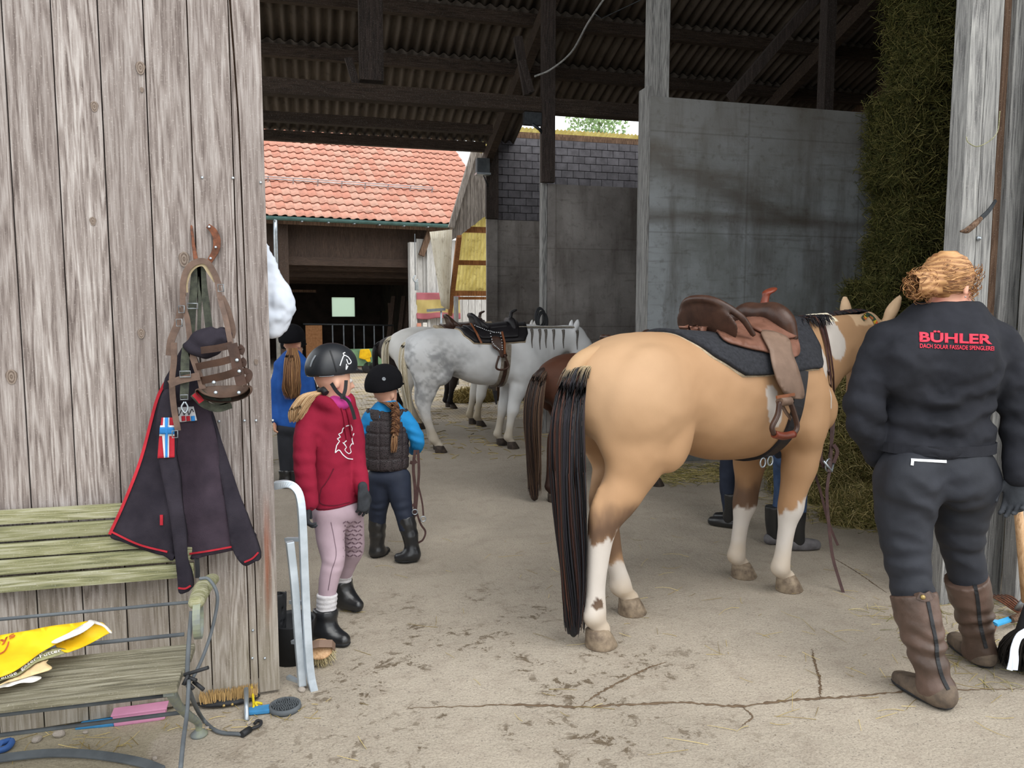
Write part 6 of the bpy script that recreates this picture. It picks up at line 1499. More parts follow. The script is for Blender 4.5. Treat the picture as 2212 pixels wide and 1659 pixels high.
hstrap('cheekpiece', [(897,972),(893,1010),(897,1060),(896,1100),(893,1125)], .018); hstrap('headpiece', [(903,972),(905,1020),(901,1070),(897,1115)], .016); hstrap('rein', [(897,1095),(908,1130),(919,1148),(914,1165),(904,1172)], .011); hstrap('rein', [(904,1050),(912,1085),(915,1115)], .010)
hstrap('noseband', [(888,1078),(880,1085),(890,1092),(897,1086)], .014); hstrap('throatlash', [(886,1100),(878,1110),(888,1096)], .012); hstrap('browband', [(886,998),(893,1000),(900,996)], .02)
for px, py in ((914, 1121), (896, 1106)):
    c = at(px, py, d=4.6)-Vector(hb_.location); MB().tube([c+Vector((.016*math.cos(a), 0, .016*math.sin(a))) for a in [2*math.pi*j/12 for j in range(12)]], .0035, 5, closed=True).build('bit_ring', 'galvanised', hb_)
# ------------------------------------------------------------------ girl in the blue jacket, further back
g3 = Fig(tuple(np.array(at(622, 1050, z=0))[:2])+(0,), 'person in blue jacket with black velvet helmet and long brown ponytail, back turned'); D3 = 6.55
TOR = [(632,915,D3,.135),(632,870,D3,.135),(632,825,D3,.138),(632,790,D3,.125),(632,770,D3,.07)]
AL = [(606,790,D3,.05),(597,830,D3,.05),(592,870,D3,.046),(594,905,D3-.05,.04)]; AR = [(658,790,D3,.05),(668,830,D3,.05),(674,870,D3,.046),(672,905,D3-.05,.04)]
LL = [(620,925,D3,.085),(618,975,D3,.066),(617,1010,D3,.05),(617,1040,D3,.042)]; LR = [(643,925,D3,.085),(642,975,D3,.066),(640,1010,D3,.05),(640,1040,D3,.042)]
hc = g3.p(632, 742, D3); HR = frame(math.radians(12), 0)
s = g3.sdf([W(590,700,D3), W(680,1050,D3)], .16, .015)
for L_ in (TOR, AL, AR, LL, LR): P, r = g3.L(L_); s.chain(P, [x*.86 for x in r], .03, (FWh, .7) if L_ is TOR else None)
s.chain([g3.p(632, 780, D3), g3.p(632, 750, D3)], [.045, .04], .02); head_sdf(s, hc, HR, .92); g3.put('body', s, 'skin', skin_col(), None, 1); face_parts(g3, hc, HR, .92)
s = g3.sdf([W(590,760,D3), W(680,930,D3)], .18, .012); P, r = g3.L(TOR); s.chain(P, r, .02, (FWh, .75)); s.ell(g3.p(632, 787, D3), (.15, .08, .05), .04, frame(0))
for A in (AL, AR): P, r = g3.L(A); s.chain(P, r, .025)
s.cut(g3.p(632, 922, D3), (0, 0, -1)); g3.put('jacket', s, 'jacket_blue', None, lambda V: .004*fbm(V, 10, 3, 3), 1)
s = g3.sdf([W(600,910,D3), W(660,1040,D3)], .16, .012); s.ell(g3.p(632, 925, D3), (.13, .10, .08), .03)
for L_ in (LL, LR): P, r = g3.L(L_); s.chain(P, r, .018)
g3.put('breeches', s, 'breeches_black')
for px in (617, 640): shoe_boot(g3, 'boot', [(px,1015,D3,.058),(px,1035,D3,.05)], [(px,1042,D3,.045),(px+2,1038,D3+.14,.04)], 'boot_black')
helmet(g3, hc+HR@np.array([0, 0, .03]), HR, .97, 'helmet_velvet')
hair_bunch('hair', [g3.p(632,752,D3-.09), g3.p(632,775,D3-.13), g3.p(631,805,D3-.14), g3.p(630,835,D3-.14), g3.p(631,862,D3-.13)], [.035,.06,.075,.075,.05], 520, .0032, ['#6e4a33','#86603f','#563826','#9a7350','#a98458'], 'hair', g3.root, (1, .5), 12, .010, seed=41)
hand(g3, 'hand', g3.p(594, 908, D3-.05), (0, 0, -1), -RTh, .8, 'skin', .5, 1, None, skin_col()); hand(g3, 'hand', g3.p(672, 908, D3-.05), (0, 0, -1), RTh, .8, 'skin', .5, -1, None, skin_col())
# ------------------------------------------------------------------ children behind the buckskin horse and behind the door edge
def child(loc, label, topm, legm, bootm, yaw, hgt=1.2, helmet_m='helmet_velvet', stance=.0, hair='#4a3325', lean=.0, toe=None, reach=True):
    f = Fig(loc, label); k = hgt/1.2; R = frame(yaw); g = lambda r, fw, u: R@np.array([r, fw+lean*max(0, u-.6), u])*k
    T = [(0, 0, .60, .11), (0, 0, .75, .112), (0, 0, .88, .112), (0, 0, .93, .07)]
    arms = [[(q*.13, 0, .90, .043), (q*.17, .02, .76, .042), (q*.16, .10 if reach else .0, .66, .036), (q*.13, .22 if reach else -.02, .70 if reach else .60, .030)] for q in (-1, 1)]; legs = [[(q*.06, 0, .58, .075), (q*.065, q*stance*.5+.02, .34, .055), (q*.07, q*stance, .07, .036)] for q in (-1, 1)]
    s = SDF(np.array([-.5, -.5, -.02])*k, np.array([.5, .5, 1.3])*k, .016)
    for L_ in [T]+arms+legs: s.chain([g(*p[:3]) for p in L_], [p[3]*.86*k for p in L_], .03, (R[:, 1], .7) if L_ is T else None)
    hc = g(0, .02, 1.07); s.chain([g(0, 0, .92), hc], [.04*k, .04*k], .02); head_sdf(s, hc, R, .9*k); f.put('body', s, 'skin', skin_col()); face_parts(f, hc, R, .9*k)
    s = SDF(np.array([-.5, -.5, .4])*k, np.array([.5, .5, 1.1])*k, .013); s.chain([g(*p[:3]) for p in T], [p[3]*k for p in T], .02, (R[:, 1], .75)); s.ell(g(0, 0, .90), np.array([.13, .075, .045])*k, .04, R)
    for A in arms: s.chain([g(*p[:3]) for p in A], [p[3]*k for p in A], .02)
    s.cut(g(0, 0, .56), (0, 0, -1)); f.put('jacket', s, topm, None, lambda V: .004*fbm(V, 10, 3, 3))
    s = SDF(np.array([-.4, -.4, 0])*k, np.array([.4, .4, .8])*k, .012); s.ell(g(0, 0, .58), np.array([.115, .09, .07])*k, .03, R)
    for L_ in legs: s.chain([g(*p[:3]) for p in L_], [p[3]*k for p in L_], .015)
    s.cut((0, 0, .09*k), (0, 0, -1)); f.put('trousers', s, legm, None, lambda V: .003*fbm(V, 14, 3, 3))
    for q, L_ in zip((-1, 1), legs):
        a = np.array(L_[2][:3]); P1 = [g(a[0], a[1]-.01, .26), g(a[0], a[1]-.01, .15), g(a[0], a[1], .06)]; P2 = [g(a[0], a[1]-.03, .035), g(a[0], a[1]+.05, .035), g(a[0], a[1]+.12, .032)]
        s = SDF(np.min(P1+P2, 0)-.1, np.max(P1+P2, 0)+.1, .008); s.chain(P1, [.056*k, .05*k, .045*k], .02); s.cut((0, 0, .003), (0, 0, -1)); s.cut(P1[0], (0, 0, 1)); bo = f.put('boot', s, bootm)
        s = SDF(np.min(P2, 0)-.1, np.max(P2, 0)+.1, .008); s.chain(P2, [.040*k, .044*k, .036*k], .02); s.cut((0, 0, .003), (0, 0, -1)); f.put('toe_cap', s, toe or bootm, parent=bo)
    helmet(f, hc+R@np.array([0, 0, .03*k]), R, .95*k, helmet_m)
    hair_bunch('hair', [hc+R@np.array([0, -.09, -.02])*k, hc+R@np.array([0, -.13, -.10])*k, hc+R@np.array([0, -.12, -.22])*k], [.03, .035, .02], 120, .003, [hair], 'hair', f.root, (1, .7), 8, .004, seed=51)
    for q, A in zip((-1, 1), arms): hand(f, 'hand', g(*A[3][:3]), R[:, 1], np.array([0, 0, 1.]), .75*k, 'skin', .6, q, None, skin_col())
    return f
plain('boot_grey', '#6d6a6c', '#555254', .7, 16)
child((2.93, 4.18, 0), 'person in jeans and black boots with grey toes behind the forelegs of the buckskin horse', 'knit_black', 'jeans', 'boot_black', math.radians(85), 1.16, toe='boot_grey', stance=.05, reach=False)
child((2.86, 4.72, 0), 'person in dark trousers and black boots behind the buckskin horse, mostly hidden', 'knit_black', 'navy_breeches', 'boot_black', math.radians(-60), 1.12, reach=False)
child((-.12, 7.6, 0), 'person with dark helmet and dark red trousers half hidden by the plank door edge', 'knit_black', plain('breeches_maroon', '#4a2530', '#3a1c26', .8), 'boot_black', math.radians(20), 1.28)
# ================================================================== BENCH AND THINGS ROUND THE PLANK DOOR
bn = empty('garden_bench', (-.75, 2.6, 0), label='mossy wooden slat bench with grey metal rods before the plank door', cat='bench')
O = Vector(bn.location)
def bx(x0, x1, y0, y1, z0, z1, name, mat, parent=bn, bev=.003, o_=None): return MB().box(Vector((x0, y0, z0))-(o_ or O), Vector((x1, y1, z1))-(o_ or O)).build(name, mat, parent, bevel=bev)
SX = at(420, 1240, y=2.92).x
for i, (ya, yb) in enumerate(((1104,1134),(1140,1171),(1177,1207),(1212,1243),(1250,1281))):
    yy = 2.945-.006*i; bx(-1.30, SX+.0+rng.uniform(-.003, .003), yy-.022, yy, at(0, yb, y=yy-.02).z, at(0, ya, y=yy-.02).z, 'back_slat', 'bench_slat', bev=.005)
sz = .40
ys = np.linspace(2.36, 2.66, 4)
for i in range(3): bx(-1.30, -.392+.006*i, ys[i]+.001, ys[i+1]-.001, sz-.024, sz-.0015*(i == 1), 'seat_board', 'bench_seat_wood', bev=.006)
def rod(pa, pb, y, r, name='rod'):
    a = at(*pa, y=y); b_ = at(*pb, y=y); MB().tube([Vector((-1.30, y, (a.z+b_.z)/2))-O, Vector((b_.x, y, (a.z+b_.z)/2))-O], r, 8).build(name, 'grey_rubber', bn)
rod((0,1333), (412,1305), 2.80, .006); rod((0,1406), (398,1374), 2.74, .007); rod((0,1541), (372,1503), 2.45, .007); rod((0,1577), (404,1548), 2.62, .007)
plain('bench_metal', '#6a6f72', '#7f846f', .6, 20, .2, 60)
a0, a1, a2 = at(458, 1251, y=2.84), at(440, 1268, y=2.68), at(424, 1302, y=2.50)
s = SDF(np.array(a2-O)-.08, np.array(a0-O)+.08, .006); s.chain([a0-O, a1-O, a2-O], [.020, .024, .020], .01, ((1, 0, 0), 1.25)); sdfobj('armrest', s, 'bench_slat', bn)
X = at(428, 1330, y=2.5).x
cc = at(428, 1338, y=2.50)-O
MB().strap([cc+Vector((.0, .040*math.sin(a), .055*math.cos(a)-.0)) for a in [2*math.pi*j/24 for j in range(25)]], .022, .006, [Vector((0, math.sin(a), math.cos(a))) for a in [2*math.pi*j/24 for j in range(25)]]).build('arm_scroll', 'bench_metal', bn)
MB().beam(Vector((-.42, 2.38, .365))-O, Vector((-.42, 2.66, .365))-O, .03, .012).build('seat_bracket', 'bench_metal', bn)
MB().tube(crv([Vector((-.42, 2.40, .37))-O, Vector((-.415, 2.50, .27))-O, Vector((-.41, 2.66, .15))-O, Vector((-.40, 2.78, .06))-O, Vector((-.40, 2.80, .015))-O], 20), [.018, .014, .014, .012, .011], 8).build('leg', 'bench_metal', bn)
MB().lathe([(.0, 0), (.028, 0), (.030, .008), (.020, .016), (.012, .024), (0, .024)], 14, tuple(Vector((-.40, 2.80, 0))-O)).build('foot', 'bench_metal', bn)
# twine, cable and bungee tied to the bench end
bu = empty('bungee_cord', (-.42, 2.5, 0), label='grey bungee cord tied to the bench end, its hook lying on the concrete', cat='cord'); Ob = Vector(bu.location)
MB().tube(crv([at(430,1250,y=2.6), at(452,1252,y=2.6), at(470,1290,y=2.58), at(458,1360,y=2.55), at(438,1420,y=2.5), at(415,1468,y=2.45)], 40), .0055, 7).build('dummy', 'grey_rubber')
o = bpy.data.objects['dummy']; o.name = 'loop'; o.data.transform(Matrix.Translation(-Ob)); o.parent = bu
MB().tube([p-Ob for p in [Vector(q) for q in crv([at(414,1320,y=2.5), at(407,1400,y=2.46), at(405,1465,y=2.44), at(412,1500,y=2.46), at(436,1550,z=.03), at(470,1580,z=.01), at(522,1586,z=.01)], 44)]], .007, 7).build('cord', 'grey_rubber', bu)
MB().tube([p-Ob for p in (at(522,1587,z=.012), at(540,1575,z=.012))], .012, 8).build('ferrule', 'black_rubber', bu)
MB().tube([Vector(p)-Ob for p in crv([at(540,1575,z=.012), at(560,1568,z=.012), at(564,1559,z=.012), at(556,1557,z=.012), at(550,1563,z=.012)], 16)], .006, 7).build('hook', 'black_rubber', bu)
MB().tube([Vector(p)-Ob for p in crv([at(408,1470,y=2.4), at(404,1540,y=2.3), at(396,1600,y=2.15), at(390,1662,y=2.05)], 14)], .006, 6).build('loose_end', 'grey_rubber', bu)
for q in ((398,1458,450,1442),(400,1470,418,1488),(410,1452,396,1480),(418,1472,440,1490),(404,1462,424,1470)):
    MB().tube([at(q[0], q[1], y=2.42)-Ob, at(q[2], q[3], y=2.40)-Ob], .006, 6).build('cable_tie', 'black_rubber', bu)
# ------------------------------------------------------------------ torn yellow feed bag and paper on the seat
def sheet_px(name, poly, depth, th, mat, parent, origin, step=9, disp=None, colf=None, curve=True, ns=4):
    if curve: poly = [tuple(p) for p in crv(poly, ns*len(poly), True)]
    v2, fs = fill2d(poly, step); V = []
    for p in v2: V.append(at(p.x, p.y, y=depth(p.x, p.y))-origin)
    me = bpy.data.meshes.new(name); me.from_pydata(V, [], [tuple(f) for f in fs])
    bm = bmesh.new(); bm.from_mesh(me); bmesh.ops.recalc_face_normals(bm, faces=bm.faces)
    if sum(f.normal.y for f in bm.faces) > 0: bmesh.ops.reverse_faces(bm, faces=bm.faces)
    bm.to_mesh(me); bm.free()
    for p in me.polygons: p.use_smooth = True
    if colf:
        ca = me.color_attributes.new('Col', 'FLOAT_COLOR', 'POINT')
        for i, p in enumerate(v2): ca.data[i].color = (*colf(p.x, p.y), 1)
    o = link(name, me, mat, parent); md = o.modifiers.new('thick', 'SOLIDIFY'); md.thickness = th; md.offset = -1; return o
bag = empty('feed_bag', (-.9, 2.5, sz), label='torn yellow paper feed bag lying on the bench seat', cat='bag'); Og = Vector(bag.location)
plain('bag_yellow', '#e8c21c', '#d9ac12', .6, 5, .2, 30); plain('bag_band', '#8b8a66', '#7a7a5a', .6, 8); plain('paper_white', '#e6e5e8', '#d6d4d8', .7, 10)
n2 = lambda px, py, s_, k=0: float(mnoise.noise(Vector((px/s_, py/s_, k))))
dep = lambda px, py: np.interp(py, [1340, 1400, 1440, 1480], [2.70, 2.60, 2.50, 2.40])+.02*n2(px, py, 40)
sheet_px('upper_panel', [(-140,1400),(-60,1385),(0,1372),(60,1362),(110,1352),(160,1346),(196,1342),(170,1362),(130,1386),(90,1408),(60,1430),(30,1450),(0,1462),(-60,1480),(-140,1500)], lambda x, y: dep(x, y)-.03, .002, 'bag_yellow', bag, Og)
sheet_px('torn_lining', [(112,1385),(150,1366),(185,1345),(200,1340),(205,1346),(180,1365),(150,1378),(122,1389)], lambda x, y: dep(x, y)-.045, .002, 'paper_white', bag, Og, 6)
sheet_px('mouth', [(118,1390),(150,1380),(185,1362),(205,1346),(222,1346),(234,1358),(241,1364),(225,1373),(190,1392),(160,1404),(140,1408)], lambda x, y: dep(x, y)-.02+.03*math.sin((y-1346)/20), .002, 'bag_yellow', bag, Og, 6)
sheet_px('printed_band', [(-140,1512),(-60,1492),(0,1468),(40,1452),(62,1430),(85,1414),(115,1400),(136,1400),(146,1408),(110,1420),(80,1430),(60,1444),(35,1460),(0,1470),(-60,1500),(-140,1525)], lambda x, y: dep(x, y)-.012, .002, 'bag_band', bag, Og, 6)
sheet_px('lower_fold', [(-100,1530),(0,1478),(45,1455),(80,1430),(104,1424),(100,1432),(112,1444),(70,1458),(30,1470),(0,1480)], lambda x, y: dep(x, y)-.0, .002, plain('bag_inside', '#c3a982', '#d2b98a', .8, 30), bag, Og, 7)
sheet_px('edge', [(190,1343),(196,1339),(215,1344),(230,1352),(242,1366),(236,1366),(224,1354),(208,1348)], lambda x, y: dep(x, y)-.03, .002, 'paper_white', bag, Og, 5)
pp = sheet_px('paper_scrap', [(-60,1500),(0,1478),(30,1466),(60,1461),(86,1461),(88,1466),(70,1474),(45,1475),(20,1483),(0,1486),(-60,1506)], lambda x, y: np.interp(y, [1460, 1506], [2.46, 2.38]), .001, 'paper_white', None, Vector((0, 0, 0)), 7); tag(pp, 'torn white paper scrap on the bench seat before the yellow bag', 'paper')
def text_plane(txt, pts, mat, parent, origin, dfun, bold=0, name='lettering', hgt=20):
    "letters set one after another along a line of pixels on a sheet"
    cu = bpy.data.curves.new('txt', 'FONT'); cu.body = txt; cu.offset = bold; cu.resolution_u = 2; to = bpy.data.objects.new('txt', cu); COL.objects.link(to); bpy.context.view_layer.update()
    me = bpy.data.meshes.new_from_object(to.evaluated_get(bpy.context.evaluated_depsgraph_get())); bpy.data.objects.remove(to)
    C_ = np.array(crv(pts, 40)); L = np.r_[0, np.cumsum(np.linalg.norm(np.diff(C_, axis=0), axis=1))]; x1 = max(v.co.x for v in me.vertices)
    for v in me.vertices:
        q = v.co.x/x1*L[-1]; px = np.interp(q, L, C_[:, 0]); py = np.interp(q, L, C_[:, 1]); e = np.interp(q+2, L, C_[:, 0])-np.interp(q-2, L, C_[:, 0]); f = np.interp(q+2, L, C_[:, 1])-np.interp(q-2, L, C_[:, 1]); m_ = math.hypot(e, f)+1e-6
        px += f/m_*v.co.y*hgt; py -= e/m_*v.co.y*hgt; v.co = at(px, py, y=dfun(px, py))-origin
    o = link(name, me, mat, parent); md = o.modifiers.new('thick', 'SOLIDIFY'); md.thickness = .001; md.offset = 0; return o
text_plane('ande  gaser-Futter', [(2,1467),(36,1456),(62,1436),(90,1420),(133,1407)], 'paper_white', bag, Og, lambda x, y: dep(x, y)-.017, .01, hgt=11)
plain('print_rust', '#b5562c', None, .7)
text_plane('keys', [(-40,1395),(0,1390),(34,1374)], 'print_rust', bag, Og, lambda x, y: dep(x, y)-.036, .012, hgt=16)
MB().strap([at(p[0], p[1], y=dep(*p)-.038)-Og for p in crv([(-10,1416),(8,1408),(16,1396),(19,1386)], 12)], .004, .001, Vector((0, -1, .3))).build('print_arc', 'print_rust', bag)
# ------------------------------------------------------------------ fleece jacket hanging on the door
fj = empty('fleece_jacket', (-.3, 2.95, 1.0), label='black fleece jacket with red trim and flag sleeve hanging on the plank door', cat='jacket'); Oj = Vector(fj.location)
plain('fleece_black', '#302c33', '#26232a', .95, 10, .4, 260, spec=.1); plain('fleece_plum', '#3c333c', '#302931', .95, 10, .4, 260, spec=.1); plain('trim_red', '#a8222f', '#951e2a', .85, 20); plain('flag_blue', '#2f7fc4', None, .85); plain('flag_white', '#d8d8dc', None, .85)
YJ = lambda y: np.interp(y, [780, 1000, 1110, 1300], [2.985, 2.965, 2.935, 2.93])
def fold(base, amp, fx, ph, x0=380): return lambda px, py: YJ(py)-base-amp*(.5+.5*math.sin((px-x0)*fx*(1.3-.0003*(py-800))+ph+.002*py))-.01*n2(px, py, 60, 3)
dA = fold(.030, .022, .055, 0); dB = fold(.022, .03, .050, 1.2); dC = fold(.03, .014, .05, .5)
dD = lambda px, py: YJ(py)-.075-.012*n2(px, py, 50, 5)
sheet_px('front_panel', [(372,800),(352,832),(336,872),(305,990),(268,1085),(236,1154),(268,1172),(310,1188),(352,1200),(378,1196),(380,1000),(384,870)], dA, .014, 'fleece_black', fj, Oj, 11)
sheet_px('back_panel', [(384,860),(420,850),(448,880),(470,955),(490,1080),(508,1180),(498,1190),(450,1200),(406,1206),(394,1150),(380,1000)], dB, .014, 'fleece_plum', fj, Oj, 11)
sheet_px('sleeve', [(432,855),(452,885),(480,955),(522,1080),(560,1196),(548,1214),(525,1221),(500,1180),(488,1090),(462,960)], dC, .026, 'fleece_black', fj, Oj, 10)
sl_ = sheet_px('sleeve', [(356,842),(376,862),(379,980),(394,1090),(410,1240),(413,1270),(402,1280),(386,1280),(382,1240),(366,1110),(344,1000),(337,930),(340,890)], dD, .03, 'fleece_black', fj, Oj, 10)
sheet_px('collar', [(398,745),(372,790),(352,838),(378,870),(420,862),(438,850),(432,790),(415,755)], lambda x, y: YJ(y)-.06-.012*n2(x, y, 40, 7), .03, 'fleece_black', fj, Oj, 10)
df = lambda x, y: dD(x, y)-.004
sheet_px('flag_red', [(349,902),(377,902),(377,988),(340,990),(343,950)], df, .003, 'trim_red', sl_, Oj, 7, curve=False)
df2 = lambda x, y: dD(x, y)-.008; df3 = lambda x, y: dD(x, y)-.011
for po, m_, dd in (([(346,919),(377,919),(377,942),(344,942)], 'flag_white', df2), ([(353,902),(366,902),(365,988),(354,989),(350,940)], 'flag_white', df2), ([(345,923),(377,923),(377,938),(344,938)], 'flag_blue', df3), ([(356,902),(363,902),(362,988),(357,989)], 'flag_blue', df3)): sheet_px('flag_cross', po, dd, .002, m_, sl_, Oj, 6, curve=False)
dp = lambda x, y: dB(x, y)-.008
sheet_px('name_patch', [(375,880),(418,878),(425,908),(390,912),(377,905)], dp, .003, 'flag_white', fj, Oj, 8, curve=False)
for i, (x0, c) in enumerate(((392, 'trim_red'), (402, 'trim_red'), (412, 'flag_blue'))): sheet_px('patch_flag', [(x0,899),(x0+8,898),(x0+9,909),(x0+1,910)], lambda x, y: dB(x, y)-.012, .002, c, fj, Oj, 5, curve=False)
def line_px(name, pts, dd, wd, mat, parent=fj): MB().strap([at(p[0], p[1], y=dd(p[0], p[1])-.004)-Oj for p in crv(pts, 30)], wd, .003, Vector((0, -1, 0))).build(name, mat, parent)
MB().tube([at(p[0], p[1], y=dp(*p)-.006)-Oj for p in crv([(378,892),(384,884),(386,898),(394,884),(398,896),(404,884),(408,896),(414,884),(418,890)], 40)], .0016, 5).build('signature', 'fleece_black', fj)
line_px('piping', [(374,800),(352,835),(336,873),(305,990),(268,1086),(237,1154)], dA, .010, 'trim_red')
line_px('hem_stitch', [(240,1148),(300,1176),(362,1192)], dA, .006, 'trim_red'); line_px('hem_stitch', [(410,1196),(450,1190),(505,1180)], dB, .006, 'trim_red')
line_px('cuff_stitch', [(528,1214),(545,1206),(558,1193)], dC, .006, 'trim_red'); line_px('cuff_stitch', [(385,1270),(400,1271),(412,1265)], dD, .006, 'trim_red'); line_px('pocket_zip', [(349,1112),(349,1134)], dA, .010, 'trim_red')
MB().strap([at(425, 1205, y=2.9)-Oj, at(427, 1230, y=2.9)-Oj, at(427, 1248, y=2.9)-Oj], .016, .003, Vector((0, -1, 0))).build('care_label', 'black_rubber', fj)
# ------------------------------------------------------------------ spike, horseshoe, muzzle, halter, cap
MB().tube([at(413, 484, y=3.03), at(418, 530, y=3.0), at(424, 566, y=2.93), at(425, 572, y=2.90)], [.004, .006, .009, .006], 7).build('iron_spike', 'rust', label='rusty iron spike driven into the plank door above the straps', cat='spike')
hs_ = empty('horseshoe', at(458, 525, y=3.0), label='rusty half horseshoe screwed to the plank door', cat='horseshoe')
MB().strap([at(p[0], p[1], y=3.018)-Vector(hs_.location) for p in crv([(449,488),(462,500),(469,520),(466,542),(452,566)], 24)], [.018, .024, .026, .024, .018], .010, Vector((0, -1, 0))).build('shoe', 'rust', hs_, bevel=.002)
for px, py in ((466, 534), (455, 558), (452, 490)):
    o = link('screw', SC, None, hs_); o.location = at(px, py, y=3.004)-Vector(hs_.location)
mz = empty('leather_muzzle', (-.25, 2.9, 1.3), label='brown leather basket muzzle with headstall hanging from the spike', cat='muzzle'); Om = Vector(mz.location)
def lst(name, pts, wd, mat='leather_dark', y=2.9, nrm=(0, -1, 0), parent=mz, th=.005, org=None):
    yy = y if callable(y) else (lambda t_: y); C_ = crv(pts, 6*len(pts)); n = len(C_)
    return MB().strap([at(p[0], p[1], y=yy(i/(n-1)))-(org or Om) for i, p in enumerate(C_)], wd, th, Vector(nrm)).build(name, mat, parent)
plain('steel_worn', '#8d9296', '#6c7074', .4, 20, metal=.6); plain('leather_worn', '#6b564a', '#54433a', .55, 20, .2, 140); plain('felt_pale', '#a39478', '#8d7e64', .95, 20)
lst('headstall', [(396,640),(396,610),(405,582),(424,566),(446,566),(462,588),(474,618)], .020, 'leather_worn', 2.90); lst('headstall_lining', [(402,632),(402,612),(410,588),(424,574),(440,572),(452,588),(466,608)], .014, 'felt_pale', 2.905)
lst('cheek', [(395,632),(396,660),(405,690),(412,745)], .018, 'leather_worn', 2.89); lst('cheek', [(470,612),(477,650),(488,690),(499,745)], .018, 'leather_worn', lambda t_: 2.9-.06*t_); lst('strap_end', [(478,640),(492,670),(502,710),(500,730)], .022, 'leather_worn', 2.88)
lst('strap_end', [(392,665),(384,700),(370,735),(366,768)], .024, 'leather_worn', 2.91); lst('cheek', [(376,740),(376,780),(372,825),(376,880),(385,930)], .020, 'leather_worn', 2.88)
yb = 2.80
lst('basket_band', [(412,760),(440,756),(470,752),(502,745)], .024, y=lambda t_: 2.86-.08*math.sin(t_*1.57)); lst('basket_band', [(425,792),(455,786),(480,781),(510,772)], .024, y=lambda t_: 2.86-.09*math.sin(t_*1.57)); lst('basket_band', [(436,822),(465,816),(490,810),(518,800)], .026, y=lambda t_: 2.86-.10*math.sin(t_*1.57))
lst('basket_upright', [(501,742),(508,770),(514,800),(522,832)], .034, y=2.765); lst('basket_upright', [(409,746),(420,780),(432,815),(438,840)], .022, 'leather_worn', y=2.86)
for pts in ([(515,748),(522,755),(518,765)], [(520,775),(526,783),(522,792)], [(524,798),(538,806),(536,818),(526,826)]): lst('basket_band', pts, .022, y=2.80)
s = SDF(np.array(at(425,870,y=2.95)-Om)-.05, np.array(at(545,825,y=2.72)-Om)+.08, .006); c = np.array(at(484, 842, y=2.83)-Om); s.ell(c, (.095, .075, .045), .01); s.ell(c+np.array([0, 0, .012]), (.088, .067, .040), .004, sub=True); s.cut(c+np.array([0, 0, .012]), (-.05, 0, 1)); sdfobj('cup', s, 'leather_worn', mz)
lst('curb', [(366,830),(385,822),(410,816),(432,812)], .026, 'leather_worn', 2.85)
for px, py, y_ in ((392,668,2.88),(387,697,2.88),(477,622,2.87),(378,938,2.86)):
    c = at(px, py, y=y_)-Om; MB().tube([c+Vector(q) for q in ((-.009,0,-.012),(.009,0,-.012),(.009,0,.012),(-.009,0,.012))], .0022, 6, closed=True).build('buckle', 'steel_worn', mz)
for px, py in ((512,778),(517,802),(462,826),(466,848),(516,848)):
    o = MB().lathe([(0, 0), (.007, .0), (.005, .003), (0, .004)], 8, rot=Matrix.Rotation(math.pi/2, 3, 'X')).build('rivet', 'galvanised', mz); o.location = at(px, py, y=2.755)-Om
ha = empty('nylon_halter', (-.25, 2.93, 1.3), label='dirty dark green nylon halter hanging behind the leather muzzle', cat='halter'); Oh = Vector(ha.location)
plain('nylon_green', '#4a4d42', '#33352f', .9, 40, .4, 200)
for pts, w_ in (([(424,572),(420,610),(416,660),(412,720)], .026), ([(436,572),(440,620),(446,660),(452,710)], .024), ([(430,572),(432,640),(430,715)], .012), ([(404,745),(400,780),(400,815),(398,860)], .028), ([(418,850),(440,872),(470,882),(500,874)], .026), ([(430,845),(470,868),(500,862)], .02)): lst('webbing', pts, w_, 'nylon_green', 2.925 if pts[0][1] < 700 else 2.86, parent=ha, org=Oh)
lst('red_tag', [(420,850),(428,858),(436,868)], .02, 'trim_red', 2.835, parent=ha, org=Oh)
for px, py, w_, h_ in ((416,661,.017,.009), (400,808,.017,.010), (398,858,.012,.008)):
    c = at(px, py, y=2.84 if py > 700 else 2.91)-Oh; MB().tube([c+Vector(q) for q in ((-w_,0,-h_),(w_,0,-h_),(w_,0,h_),(-w_,0,h_))], .0024, 6, closed=True).build('buckle', 'steel_worn', ha)
MB().tube([Vector(p)-Oh for p in crv([at(398,868,y=2.83), at(392,880,y=2.83), at(400,892,y=2.83), at(406,880,y=2.83), at(400,868,y=2.83)], 16)], .003, 6).build('snap_hook', 'galvanised', ha)
cpx = empty('knit_cap', at(452, 735, y=2.87), label='black cloth cap stuffed into the top of the leather muzzle', cat='cap')
s = SDF((-.13, -.11, -.11), (.13, .11, .11), .007); s.ell((0, 0, 0), (.078, .05, .042), .02, Matrix.Rotation(-.25, 3, 'Y')); s.ell((-.02, 0, -.03), (.06, .05, .03), .03); sdfobj('cloth', s, 'fleece_black', cpx, None, lambda V: .004*np.sin(V[:, 0]*40+V[:, 2]*90+3*vnoise(V, 20)))
